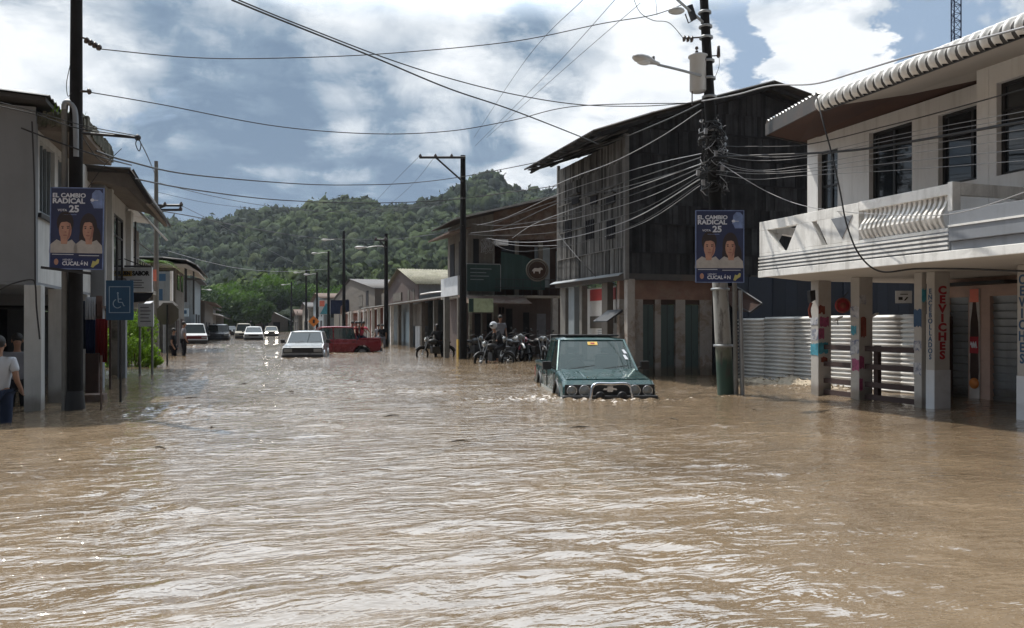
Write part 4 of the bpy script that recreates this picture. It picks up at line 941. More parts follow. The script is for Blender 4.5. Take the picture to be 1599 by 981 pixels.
# clutter on the corner house
s_ = MB()
for k in range(9): xq = 9.98+k*.4; s_.tube([(xq, YH-.3, 2.62), (xq, YH-.3, 3.3)], .012, 5)
for z in (2.95, 3.3): s_.tube([(9.9, YH-.3, z), (13.3, YH-.3, z)], .016, 5)
s_.build('balcony_rail', 'dark_metal', gh)
s_ = MB(); s_.tube([(9.93, YH-.06, 5.0), (9.93, YH-.06, .2)], .05, 8); s_.build('downpipe', 'pole_concrete', gh)
s_ = MB(); s_.box(10.0, 10.55, YH-.2, YH-.02, 4.75, 5.0); s_.build('broken_trim', 'sign_white', gh)
s_ = MB()
for k in range(11):
    pts_ = [Vector((9.5+random.uniform(-.25, .35), YH-.3-random.random()*.2, 4.75+random.uniform(-.4, .3))) for _ in range(4)]; s_.tube(catenary(pts_, 4), .008, 4)
s_.build('cable_nest', 'cable_light', gh)
# ground floor of the corner house
s_ = MB(); YQ = YH+.9
s_.box(XH+.1, 15, YQ, YQ+.15, -.5, 2.52); s_.box(XH+.1, XH+.25, YQ+.15, 36.2, -.5, 2.52); s_.build('lower_wall', 'pinkish_wall', gh)
for pa, pb, yt in ((741, 750, 490), (760, 767, 490), (790, 800, 482), (817, 826, 488), (838, 852, 490)):
    a_, b_ = FY(YQ, pa, 0)[0], FY(YQ, pb, 0)[0]; s_ = MB(); s_.box(a_, b_, YQ-.03, YQ-.004, -.5, FY(YQ, pa, yt)[1]); s_.build('door', 'dark_in' if pa != 838 else 'cloth_grey', gh)
for pa, pb, yt, yb in ((779, 782, 480, 490), (784, 787, 480, 490)):
    a_, b_ = FY(YQ, pa, 0)[0], FY(YQ, pb, 0)[0]; s_ = MB(); s_.box(a_, b_, YQ-.03, YQ-.004, FY(YQ, pa, yb)[1], FY(YQ, pa, yt)[1]); s_.build('vent', 'dark_in', gh)
for px, wd, m_ in ((697, .2, 'pole_concrete'), (734, .12, 'concrete'), (752, .07, 'cream'), (773, .2, 'cream'), (866, .25, 'zinc')):
    xx = FY(YH-.2, px, 0)[0]; s_ = MB(); s_.box(xx-wd/2, xx+wd/2, YH-.3, YH-.3+wd, -.5, 2.52); s_.build('pillar', m_, gh)
xx = FY(YH-.1, 707, 0)[0]
s_ = MB(); s_.box(8.35, 8.55, YH-.2, YH, -.5, 2.52); s_.build('pillar', 'cream', gh)
s_ = MB(); s_.box(8.33, 8.57, YH-.22, YH+.02, -.45, .75); s_.build('painted_plinth', 'yellow_paint', gh)
s_ = MB(); s_.prism([(8.3, YH-1.4, 2.2), (11.2, YH-1.4, 2.2), (11.2, YH-.3, 2.55), (8.3, YH-.3, 2.55)], (0, 0, .04)); s_.build('canopy', 'rust_roof', gh)
q0, q1 = P(731, 466, 31.3), P(771, 488, 31.3)
s_ = MB(); M_ = frame((q0+q1)/2, (1, -.05, 0), (0, -1, 0)); s_.box(-.5, .5, -.27, .27, -.01, .01, M_); sg = s_.build('shop_sign', 'lime_sign', gh)
s_ = MB(); s_.box(-.5, -.3, -.26, .26, .011, .014, M_); s_.build('sign_stripe', 'green_board', sg)

# ---- houses further down on the right
def house_block(name, lab, x0, x1, y0, y1, ze, zr, wm, rm_, ridge_along='x', over=.4, wins_=()):
    t = thing(name, lab, 'house', (x0, y0, 0))
    s_ = MB(); s_.box(x0, x1, y0, y1, -.5, ze); 
    if ridge_along == 'x':
        ym = (y0+y1)/2; s_.prism([(x0, y0, ze), (x0, ym, zr), (x0, y1, ze)], (x1-x0, 0, 0)); s_.build('wall', wm, t)
        s_ = MB(); k = (zr-ze)/(ym-y0)
        s_.corr((x0-over, y0-over, ze-over*k+.06), (x1-x0+2*over, 0, 0), (0, ym-y0+over, (ym-y0+over)*k), 40, .03, 4); s_.corr((x0-over, ym, zr+.06), (x1-x0+2*over, 0, 0), (0, y1-ym+over, -(y1-ym+over)*k), 40, .03, 4)
    else:
        xm = (x0+x1)/2; s_.prism([(x0, y0, ze), (xm, y0, zr), (x1, y0, ze)], (0, y1-y0, 0)); s_.build('wall', wm, t)
        s_ = MB(); k = (zr-ze)/(xm-x0)
        s_.corr((x0-over, y0-over, ze-over*k+.06), (0, y1-y0+2*over, 0), (xm-x0+over, 0, (xm-x0+over)*k), 40, .03, 4); s_.corr((xm, y0-over, zr+.06), (0, y1-y0+2*over, 0), (x1-xm+over, 0, -(x1-xm+over)*k), 40, .03, 4)
    s_.build('roof', rm_, t, solid=.03)
    for (ax, p0, p1, z0, z1, m_, nm) in wins_:
        s_ = MB()
        if ax == 'x': s_.box(x0-.03, x0-.002, p0, p1, z0, z1)
        else: s_.box(p0, p1, y0-.03, y0-.002, z0, z1)
        o_ = s_.build(nm, m_, t)
        if nm == 'window':
            s_ = MB()
            if ax == 'x':
                s_.box(x0-.05, x0-.031, p0-.06, p1+.06, z0-.08, z0); s_.box(x0-.05, x0-.031, p0-.06, p1+.06, z1, z1+.05)
            else: s_.box(p0-.06, p1+.06, y0-.05, y0-.031, z0-.08, z0); s_.box(p0-.06, p1+.06, y0-.05, y0-.031, z1, z1+.05)
            s_.build('window_trim', 'cream', o_)
    return t
x650, x697 = FY(50, 650, 0)[0], FY(50, 697, 0)[0]
th_ = house_block('tiled_house', 'house with pinkish gable and pale mossy tiled roof rising behind the flat canopy', 10.4, 18, 50.5, 63, 3.95, 5.3, 'greyblue_wall', 'tile_roof', 'x', .3,
    [('x', 52.5, 53.3, 2.6, 3.6, 'dark_in', 'window'), ('y', 12.5, 14.5, 3.3, 3.6, 'dark_in', 'window')])
s_ = MB(); s_.prism([(10.38, 50.5, 2.9), (10.38, 50.5, 3.93), (10.38, 56.75, 5.28), (10.38, 63, 3.93), (10.38, 63, 2.9)], (-.02, 0, 0)); s_.build('gable_render', 'pinkish_wall', th_)
each(th_, 'gable_trim', 'cream', (10.33, 10.355, 51.7, 52.3, 2.9, 3.7), (10.33, 10.355, 53.5, 54.1, 2.9, 3.7))
gg = house_block('grey_gable_house', 'large taupe house with a long low gable beyond the flat canopy', 10.8, 20, 72, 108, 4.6, 6.4, 'taupe_wall', 'dark_roof', 'x', .2,
    [('x', 76, 77.6, 3.2, 4.6, 'dark_in', 'window'), ('x', 80, 83, 3.3, 4.3, 'cream', 'window'), ('x', 92, 94.5, 3.0, 4.3, 'dark_in', 'window'), ('x', 98, 100, 3.0, 4.3, 'dark_in', 'window')])
# arcade with flat canopy
ar = thing('arcade_shops', 'row of shuttered shops under a long flat tin canopy on pale posts', 'shops', (9.8, 42, 0))
s_ = MB(); s_.box(12.2, 12.4, 36.8, 66, -.5, 2.75); s_.box(12.4, 16, 36.8, 37, -.5, 2.9); s_.build('back_wall', 'bluegrey_shutter', ar)
s_ = MB(); s_.prism([(9.2, 36.6, 2.72), (14, 36.6, 3.2), (14, 36.6, 3.27), (9.2, 36.6, 2.79)], (0, 31.9, 0)); s_.box(9.15, 9.2, 36.6, 68.5, 2.66, 2.80); s_.build('canopy', 'rust_roof', ar)
s_ = MB(); s_.box(9.12, 9.149, 36.6, 68.5, 2.73, 2.79); s_.build('canopy_edge', 'zinc', ar)
for k, (yq, m_) in enumerate(((37.2, 'pole_concrete'), (39.6, 'cream'), (42.2, 'pole_concrete'), (45.5, 'cream'), (49, 'pole_concrete'), (53, 'cream'), (56, 'white_trim'), (59, 'white_trim'), (62, 'white_trim'), (65, 'white_trim'), (67.5, 'white_trim'))):
    s_ = MB(); s_.box(9.5, 9.72, yq, yq+.22, -.5, 2.7); s_.build('post', m_, ar)
for k, yq in enumerate((43, 45.2, 47.4, 50, 52.4, 55)):
    s_ = MB(); s_.box(12.15, 12.19, yq, yq+1.7, -.5, 1.95); s_.build('door', ('dark_in', 'bluegrey_shutter', 'dark_in', 'door_green', 'sign_white', 'dark_in')[k], ar)
s_ = MB(); s_.box(9.9, 10.1, 46.5, 50.3, 1.3, 2.65); s_.build('front_panel', 'taupe_wall', ar)
for yq, m_ in ((48.2, 'sign_white'), (51.5, 'bluegrey_shutter'), (54.6, 'pole_concrete')):
    s_ = MB(); s_.box(9.95, 10.0, yq, yq+1.3, -.5, 2.2); s_.build('shutter', m_, ar)
s_ = MB(); s_.corr((9.6, 43.8, 3.15), (0, 2.6, 0), (3, 0, .35), 12, .03, 4); s_.build('loose_sheet', 'zinc_white', ar, solid=.02)
each(ar, 'shop_board', 'cream', (9.5, 9.6, 57.5, 60, 2.9, 3.7), (9.5, 9.6, 52, 55, 2.95, 3.5))
# brick shop
bs = house_block('brick_shop', 'low dark red brick shop with white posts beside the red pickup', 10.2, 16, 69.5, 90, 2.6, 3.4, 'brick_wall', 'rust_roof', 'y', .6,
    [('x', 71, 73, -.4, 2.0, 'dark_in', 'door'), ('x', 76, 78, -.4, 2.0, 'dark_in', 'door'), ('x', 82, 84, -.4, 2.0, 'cream', 'door')])
for yq in (70, 73.4, 79, 81, 86): 
    s_ = MB(); s_.box(9.5, 9.75, yq, yq+.25, -.5, 2.7); s_.build('post', 'white_trim', bs)
far_specs = [('narrow grey two-storey house with dark shutters far down the right side', 9.8, 16, 112, 130, 5.0, 6.0, 'greyblue_wall', 'rust_roof'),
             ('plain concrete house left of the grey one at the bend', 9.4, 15, 134, 150, 4.2, 5.2, 'concrete', 'dark_roof'),
             ('small cream house with a rusty roof at the far right end of the street', 9.0, 14, 156, 172, 3.2, 4.4, 'cream', 'rust_roof')]
for k, sp in enumerate(far_specs):
    y0 = sp[3]; house_block('far_house', sp[0], sp[1], sp[2], sp[3], sp[4], sp[5], sp[6], sp[7], sp[8], 'x', .5,
        [('x', y0+2, y0+4, 2.6, 4.0, 'dark_in', 'window'), ('x', y0+7, y0+9, 2.6, 4.0, 'dark_in', 'window'), ('x', y0+2, y0+5, -.4, 2.0, 'dark_in', 'door'), ('x', y0+8, y0+11, -.4, 2.0, 'dark_in', 'door'), ('y', sp[1]+1, sp[1]+2.2, 2.4, 3.0, 'dark_in', 'window')])
# house closing the view
eh = house_block('end_house', 'tan bungalow with a wide brown roof at the end of the street', -16, -4.5, 152, 166, 2.9, 5.2, 'cream', 'rust_roof', 'y', 1.2,
    [('y', -14, -12.5, .5, 2.0, 'dark_in', 'window'), ('y', -9, -7.5, -.4, 2.0, 'dark_in', 'door'), ('y', -6.8, -5.4, .6, 2.0, 'dark_in', 'window')])
eh2 = house_block('end_house', 'white-roofed low house right of the tan bungalow at the end of the street', 1.5, 8, 175, 186, 2.6, 4.2, 'taupe_wall', 'zinc', 'y', 1.0,
    [('y', 2.5, 4, .3, 1.9, 'dark_in', 'window'), ('y', 5, 6.4, -.4, 2.0, 'dark_in', 'door')])
# =================================================================== left side of the street
XF = -3.15; YN = 14.2
nh = thing('arcade_house', 'grey-rendered house at the left edge with a mossy concrete ledge and white arcade pillars', 'house', (XF, YN, 0))
s_ = MB(); s_.box(-9, XF, YN, YN+.15, 2.02, 4.75); s_.build('end_wall', 'left_wall', nh)
s_ = MB(); wy0, wy1 = 14.6, 18.2
wall_x(s_, XF-.15, .15, YN+.153, 18.8, 2.02, 4.6, [(14.45, 15.5, 3.15, 4.3), (15.75, 16.6, 3.2, 4.3), (16.9, 17.9, 3.2, 4.3)]); s_.build('street_wall', 'left_white', nh)
for h in ((14.45, 15.5, 3.15, 4.3), (15.75, 16.6, 3.2, 4.3), (16.9, 17.9, 3.2, 4.3)):
    s_ = MB(); y0, y1, z0, z1 = h; x = XF-.09
    for q in (y0, y1-.05): s_.box(x-.03, x+.03, q, q+.05, z0, z1)
    for k in range(1, 4): q = y0+(y1-y0)*k/4; s_.box(x-.02, x+.02, q-.012, q+.012, z0, z1)
    s_.box(x-.029, x+.029, y0+.05, y1-.05, z0, z0+.05); fr = s_.build('window', 'greyblue_wall', nh)
    s_ = MB(); s_.box(x-.05, x-.04, y0, y1, z0, z1); s_.build('pane', 'window_glass', fr)
s_ = MB(); s_.box(XF+.0, XF+.05, 14.35, 18.0, 3.05, 3.12); s_.build('sill', 'dark_metal', nh)
s_ = MB(); s_.box(-9, XF, YN, 18.8, 1.97, 2.017); s_.build('arcade_ceiling', 'left_wall', nh)
s_ = MB(); s_.box(-3.45, -2.5, 14.35, 17.1, 4.42, 4.56); s_.build('ledge', 'soffit_dark', nh, bevel=.01)
s_ = MB()                                             # rough parapet on the ledge
n = 30
for i in range(n):
    for (xa, xb, ya, yb) in ((-3.4+.9*i/n, -3.4+.9*(i+1)/n, 14.32, 14.5), (-2.66, -2.48, 14.5+2.6*i/n, 14.5+2.6*(i+1)/n)):
        t_ = random.random(); s_.cur = t_; zz_ = 4.62+.16*abs(mnoise.noise(Vector((xa*3, ya*2, 1))))+.10*t_; s_.box(xa, xb+.01, ya-random.random()*.03, yb+random.random()*.03, 4.5+random.uniform(-.03, .03), zz_)
s_.build('crumbling_parapet', 'mossy', nh)
s_ = MB(); s_.prism([(-9, 13.9, 5.15), (-2.95, 13.9, 4.78), (-2.95, 13.9, 4.84), (-9, 13.9, 5.21)], (0, 5, 0)); s_.corr((-9, 13.85, 5.24), (0, 5.1, 0), (6.1, 0, -.37), 24, .02, 4); s_.build('roof', 'dark_roof', nh)
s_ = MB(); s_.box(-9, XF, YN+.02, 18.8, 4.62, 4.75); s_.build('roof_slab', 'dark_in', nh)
for pa, pb, yb in ((37, 63, 643), (75, 97, 630)):
    D = DW(yb); A_ = P(pa, yb, D); B_ = P(pb, yb, D); s_ = MB(); s_.box(A_.x, B_.x-.01, A_.y, A_.y+.26, -.5, 1.968); s_.build('pillar', 'left_white', nh, bevel=.012)
s_ = MB(); s_.box(-3.35, -3.12, 18.3, 18.55, -.5, 1.968); s_.build('pillar', 'left_white', nh, bevel=.012)
s_ = MB(); s_.box(-6.4, -6.3, YN+1.2, 24, -.5, 2.0); s_.box(-9, -6.4, YN+3, YN+3.2, -.5, 2.0); s_.build('back_wall', 'navy_wall', nh)
each(nh, 'doorway', 'salmon', (-6.28, -6.2, 15.4, 16.2, -.5, 1.6), (-6.28, -6.2, 17.5, 18.4, -.5, 1.7))
s_ = MB(); s_.tube([(-3.36, 16.9, -.5), (-3.36, 16.9, 1.95)], .045); s_.tube([(-3.5, 17.3, -.5), (-3.5, 17.3, 1.95)], .03); s_.build('drainpipe', 'pole_concrete', nh)
s_ = MB(); c = catenary([P(-5, 455, 12.0), P(20, 443, 12.1), P(48, 437, 12.2), P(55, 445, 12.2), P(57, 480, 12.2), P(61, 520, 12.2), P(62, 530, 12.2)], 6); s_.tube(c, .012, 6)
s_.tube(catenary([P(50, 190, 12.3), P(54, 300, 12.3), P(55, 445, 12.2)]), .012, 6); s_.build('house_cable', 'cable', nh)
s_ = MB()
for _ in range(70):
    x = random.uniform(-3.0, -2.6); y = random.uniform(14.35, 15.2); l = random.uniform(.06, .2); a_ = random.uniform(0, 6.28)
    s_.cur = random.random(); s_.add([(x-.008, y, 4.72), (x+.008, y, 4.72), (x+.4*l*math.cos(a_), y+.4*l*math.sin(a_), 4.74+l)], [(0, 1, 2)])
tag(s_.build('grass_tuft', 'leaf_bright', origin=(-2.8, 14.7, 4.7)), 'bright green grass tuft growing on the mossy ledge behind the left pole', 'grass tuft', kind='stuff')
# second building
XB = -2.9; YB = 18.9
b2 = thing('eaved_house', 'second house on the left with a deep drooping soffit and pale street wall', 'house', (XB, YB, 0))
s_ = MB(); s_.box(-9, XB, YB, YB+.15, 1.75, 4.45); s_.build('end_wall', 'left_wall', b2)
s_ = MB(); wall_x(s_, XB-.15, .15, YB+.153, 22.5, 1.75, 4.4, [(19.9, 21.6, 2.3, 3.9)]); s_.build('street_wall', 'left_white', b2)
window(b2, XB-.15, (19.9, 21.6, 2.3, 3.9), 2, .3)
each(b2, 'pilaster', 'left_white', (XB-.12, XB+.12, 22.0, 22.45, 1.75, 4.2), (XB-.05, XB+.1, 19.2, 19.45, 1.75, 4.3))
s_ = MB(); s_.prism([(-9, YB-.45, 4.5), (-2.85, YB-.45, 4.62), (-2.35, YB-.45, 4.5), (-1.98, YB-.45, 3.93), (-2.05, YB-.45, 3.90), (-2.42, YB-.45, 4.22), (-2.9, YB-.45, 4.33), (-9, YB-.45, 4.33)], (0, 4.2, 0)); s_.build('soffit', 'soffit_dark', b2)
s_ = MB(); s_.corr((-1.93, YB-.6, 3.93), (0, 4.5, 0), (-.42, 0, .66), 22, .022, 5); s_.corr((-2.33, YB-.6, 4.57), (0, 4.5, 0), (-6.6, 0, .35), 22, .022, 5)
s_.build('roof', 'dark_roof', b2, solid=.02)
s_ = MB(); s_.prism([(-9, YB-.5, 4.45), (-2.35, YB-.5, 4.52), (-2.33, YB-.5, 4.64), (-9, YB-.5, 4.6)], (0, .04, 0)); s_.prism([(-2.36, YB-.5, 4.5), (-1.98, YB-.5, 3.88), (-1.90, YB-.5, 3.93), (-2.28, YB-.5, 4.62)], (0, .04, 0)); s_.build('barge_board', 'dark_roof', b2)
each(b2, 'pillar', 'left_wall', (-3.2, -2.95, YB+.1, YB+.35, -.5, 1.75), (-3.1, -2.92, 22.1, 22.4, -.5, 1.75))
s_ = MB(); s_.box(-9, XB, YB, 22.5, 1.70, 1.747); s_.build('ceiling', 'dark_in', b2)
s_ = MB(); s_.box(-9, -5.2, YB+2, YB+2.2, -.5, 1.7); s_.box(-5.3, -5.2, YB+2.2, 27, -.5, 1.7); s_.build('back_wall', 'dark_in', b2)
# third building with balcony grilles
b3 = thing('balcony_house', 'third house on the left with a curled tin roof and black balcony grille', 'house', (-3.0, 23.5, 0))
s_ = MB(); s_.box(-9, -3.3, 23.5, 28, 1.9, 4.3); s_.build('upper_wall', 'taupe_wall', b3)
s_ = MB(); s_.box(-9, -6.2, 24.0, 28, -.5, 1.9); s_.box(-9, -3.3, 23.51, 28, 1.85, 1.897); s_.box(-3.5, -3.3, 23.6, 23.8, -.5, 1.85); s_.build('lower_wall', 'concrete', b3)
s_ = MB(); s_.corr((-2.5, 23.0, 4.1), (0, 5.4, 0), (-.5, 0, .55), 24, .022, 4); s_.corr((-3.0, 23.0, 4.65), (0, 5.4, 0), (-6, 0, .5), 24, .022, 4); s_.build('roof', 'zinc', b3, solid=.015)
s_ = MB()
for k in range(9): yq = 23.4+k*.5; s_.tube([(-2.85, yq, 2.45), (-2.85, yq, 3.15)], .014, 5)
for z in (2.45, 2.8, 3.15, 3.6): s_.tube([(-2.85, 23.4, z), (-2.85, 27.6, z)], .02, 5); s_.tube([(-2.85, 23.4, z), (-3.6, 23.4, z)], .02, 5)
s_.tube([(-2.85, 23.4, 2.4), (-2.85, 23.4, 4.1)], .025, 5); s_.tube([(-3.3, 23.4, 2.4), (-3.3, 23.4, 4.1)], .025, 5)
s_.build('balcony_grille', 'dark_metal', b3)
s_ = MB(); s_.box(-5, -2.8, 23.3, 28, 2.3, 2.42); s_.build('balcony_slab', 'concrete', b3)
each(b3, 'window', 'dark_in', (-3.8, -3.31, 23.47, 23.497, 2.5, 3.9), (-4.9, -4.2, 23.47, 23.497, 2.5, 3.9))
# restaurant board
q0, q1 = P(176, 418, 19.6), P(238, 456, 19.6); cq = (q0+q1)/2; wq = (P(238, 0, 19.6)-P(176, 0, 19.6)).length
fb_ = thing('restaurant_sign', 'long white and yellow restaurant board reading EL BUEN SABOR', 'sign', cq)
M_ = frame(cq, (CS, -SN, 0), (-SN, -CS, 0)); hh = abs(q1.z-q0.z)/2
s_ = MB(); s_.box(-wq/2, wq/2, -hh, hh, -.03, .03, M_); s_.build('board', 'sign_white', fb_)
s_ = MB(); s_.box(-wq/2+.03, 0, hh*.28, hh*.72, .031, .036, M_); s_.build('yellow_strip', 'yellow_paint', fb_)
text('EL BUEN', .13, 'black_paint', fb_, M_ @ Matrix.Translation((-wq*.25, hh*.5, .04)), bold=.006, sx=.85); text('SABOR', .145, 'black_paint', fb_, M_ @ Matrix.Translation((wq*.22, hh*.5, .035)), bold=.008, sx=.9)
s_ = MB()
for k in range(4): s_.box(-wq*.05, wq*(.25+.05*(k % 2)), -hh*(.1+.2*k), -hh*(.1+.2*k)+.03, .031, .034, M_)
s_.ell((-wq*.33, -hh*.05, .035), (.07, .04, .01), M_); s_.ell((-wq*.2, -hh*.02, .035), (.07, .05, .01), M_); s_.build('small_print', 'cloth_grey', fb_)
s_ = MB(); s_.tube([P(172, 416, 19.75), P(236, 416, 19.75)], .025, 6); s_.tube([P(172, 396, 19.75), P(225, 416, 19.75)], .012, 5); s_.build('bracket', 'dark_metal', fb_)
s_ = MB(); s_.prism([P(200, 457, 20.0), P(240, 457, 20.0), P(236, 464, 20.0), P(226, 471, 20.0), P(200, 473, 20.0)], Vector((-SN, CS, 0))*.8); s_.build('dark_awning', 'dark_in', fb_)
# white lower notices
for (pa, pb, ya_, yb_, D, lab) in ((216, 240, 474, 510, 21.5, 'pale notice board on the wall below the restaurant board'),):
    A_, B_ = P(pa, ya_, D), P(pb, yb_, D); c_ = (A_+B_)/2; nbx = thing('notice_board', lab, 'sign', c_)
    M_ = frame(c_, (CS, -SN, 0), (-SN, -CS, 0)); wq2 = (pb-pa)/F*D/2; hq = (yb_-ya_)/F*D/2
    s_ = MB(); s_.box(-wq2, wq2, -hq, hq, -.02, .02, M_); s_.build('board', 'sign_white', nbx)
    s_ = MB(); [s_.box(-wq2*.7, wq2*(.2+.5*random.random()), hq*(.6-.3*k), hq*(.6-.3*k)+.03, .021, .025, M_) for k in range(5)]; s_.build('small_print', 'cloth_grey', nbx)
    s_ = MB(); s_.tube([M_ @ Vector((-wq2*.8, -hq, 0)), (M_ @ Vector((-wq2*.8, -hq, 0))).xy.to_3d()+Vector((0, 0, -.5))], .03); s_.tube([M_ @ Vector((wq2*.8, -hq, 0)), (M_ @ Vector((wq2*.8, -hq, 0))).xy.to_3d()+Vector((0, 0, -.5))], .03); s_.build('leg', 'pole_concrete', nbx)
# fourth building
D4 = 42
A_, B_ = P(247, 475, D4), P(274, 475, D4)
b4 = thing('arched_roof_house', 'cream house with a wide curved tin roof beyond the concrete pole', 'house', (B_.x, B_.y, 0))
zt = CAMH+95/F*D4
s_ = MB(); s_.box(-9.5, B_.x, B_.y, B_.y+6, -.5, zt); s_.build('wall', 'cream', b4)
s_ = MB(); E = P(311, 412, 41)
rp = [(-9.5, zt+.2), (B_.x-.5, zt+.25), (B_.x+.6, zt+.15), (B_.x+1.1, zt-.1), (B_.x+1.3, zt-.35)]
for k in range(4):
    (xa, za), (xb, zb) = rp[k], rp[k+1]; s_.corr((xa, B_.y-1.2, za), (0, 7.5, 0), (xb-xa, 0, zb-za), 40, .03, 4)
s_.build('roof', 'dark_roof', b4, solid=.04)
s_ = MB(); s_.prism([(-9.5, B_.y-1.1, zt), (B_.x+.6, B_.y-1.1, zt-.05), (B_.x+1.2, B_.y-1.1, zt-.42), (B_.x+1.2, B_.y-1.1, zt-.5), (B_.x+.4, B_.y-1.1, zt-.2), (-9.5, B_.y-1.1, zt-.12)], (0, 7.3, 0)); s_.build('soffit', 'soffit', b4)
s_ = MB(); s_.box(B_.x-.9, B_.x-.15, B_.y-.03, B_.y-.002, zt-.75, zt-.35); s_.build('window', 'dark_in', b4)
each(b4, 'window', 'window_glass', (B_.x+.002, B_.x+.03, B_.y+1, B_.y+2.4, zt-1.3, zt-.4), (B_.x+.002, B_.x+.03, B_.y+3.5, B_.y+4.9, zt-1.3, zt-.4))
each(b4, 'door', 'brown_wood', (B_.x+.002, B_.x+.03, B_.y+.4, B_.y+2.2, -.5, 1.6), (B_.x+.002, B_.x+.03, B_.y+3.4, B_.y+5.2, -.5, 1.7))
each(b4, 'roof_post', 'dark_metal', (B_.x+.5, B_.x+.62, B_.y-.9, B_.y-.78, zt-2.0, zt-.15), (B_.x+.9, B_.x+.98, B_.y-.9, B_.y-.8, 1.9, zt-.3))
q0, q1 = P(247, 424, 39), P(266, 474, 39); c_ = (q0+q1)/2
vs_ = thing('upright_sign', 'upright blue-grey advertising board with a white edge in front of the curved-roof house', 'sign', c_)
M_ = frame(c_, (CS, -SN, 0), (-SN, -CS, 0)); wq2 = 9.5/F*39; hq = 25/F*39
s_ = MB(); s_.box(-wq2, wq2, -hq, hq, -.04, .04, M_); s_.build('board', 'greyblue_wall', vs_)
s_ = MB(); s_.box(wq2, wq2+.12, -hq-.02, hq+.02, -.05, .05, M_); s_.build('white_edge', 'white_trim', vs_)
s_ = MB(); s_.box(-wq2*.8, wq2*.3, hq*.4, hq*.85, .041, .045, M_); s_.box(-wq2*.8, -wq2*.2, -hq*.8, -hq*.1, .041, .045, M_); s_.build('picture', 'blue_sign', vs_)
s_ = MB(); t0 = M_ @ Vector((0, -hq, 0)); s_.tube([t0, (t0.x, t0.y, -.5)], .06); s_.build('post', 'grey_metal', vs_)
# pale lower canopy / fascia of house 4 street side
s_ = MB(); s_.prism([P(232, 476, 36), P(278, 477, 36), P(270, 470, 36), P(240, 470, 36)], Vector((-SN, CS, 0))*1.5); s_.build('porch_roof', 'sign_white', b4)
# grey corrugated shed block further on
A_, B_ = P(272, 440, 62), P(304, 500, 62)
b5 = thing('grey_shed', 'tall grey sheet-clad building behind the curved-roof house', 'building', (B_.x, B_.y, 0))
s_ = MB(); s_.corr((A_.x-3, B_.y, -.5), (0, 0, CAMH+70/F*62+.5), (B_.x-A_.x+3, 0, 0), 1, .0, 2); s_.box(A_.x-3, B_.x, B_.y+.01, B_.y+8, -.5, CAMH+70/F*62); s_.corr((A_.x-3, B_.y-.03, -.5), (B_.x-A_.x+3, 0, 0), (0, 0, CAMH+69/F*62+.5), 16, .03, 4); s_.build('wall', 'greyblue_wall', b5)
s_ = MB(); s_.box(A_.x-3.2, B_.x+.5, B_.y-.4, B_.y+8.4, CAMH+70/F*62+.01, CAMH+70/F*62+.15); s_.build('roof', 'dark_roof', b5)
each(b5, 'window', 'dark_in', (B_.x+.01, B_.x+.04, B_.y+1, B_.y+3, .9, 2.2), (B_.x+.01, B_.x+.04, B_.y+4.5, B_.y+6, .9, 2.2))
c_ = P(285, 488, 55); bs_ = thing('shop_sign', 'small pale blue hanging sign left of the parked red and white truck', 'sign', c_)
M_ = frame(c_, (CS, -SN, 0), (-SN, -CS, 0)); s_ = MB(); s_.box(-.42, .42, -.28, .28, -.03, .03, M_); s_.build('board', 'sign_line', bs_)
s_ = MB(); s_.ell((-.1, 0, .03), (.16, .18, .01), M_); s_.box(.1, .3, -.1, .15, .031, .036, M_); s_.build('picture', 'blue_sign', bs_); s_ = MB(); t0 = M_ @ Vector((-.4, -.28, 0)); s_.tube([t0+Vector((0, 0, .8)), (t0.x, t0.y, -.5)], .05); s_.build('post', 'grey_metal', bs_)
for k, (y0, y1, x1, h, wm) in enumerate(((75, 92, -3.6, 3.4, 'taupe_wall'), (96, 112, -4.0, 2.7, 'cream'), (118, 138, -5.0, 3.8, 'greyblue_wall'))):
    t = thing('roadside_house', ('brown-roofed taupe house behind the parked red and white truck', 'low cream house just past the taupe one on the far left side', 'grey-blue house at the far left end of the street')[k], 'house', (x1, y0, 0))
    s_ = MB(); s_.box(-14, x1, y0, y1, -.5, h); s_.build('wall', wm, t)
    s_ = MB(); s_.corr((x1+.9, y0-.6, h-.15), (0, y1-y0+1.2, 0), (-6, 0, 1.1), 50, .03, 4); s_.corr((x1-5.1, y0-.6, h+.95), (0, y1-y0+1.2, 0), (-6, 0, -1.1), 50, .03, 4); s_.build('roof', ('rust_roof', 'zinc', 'dark_roof')[k], t, solid=.03)
    each(t, 'door', 'dark_in', (x1+.002, x1+.03, y0+2, y0+4, -.5, 1.6), (x1+.002, x1+.03, y0+7, y0+10, -.5, 1.6))
    s_ = MB(); s_.box(x1-3, x1-1.6, y0-.03, y0-.002, .6, 1.8); s_.build('window', 'dark_in', t)
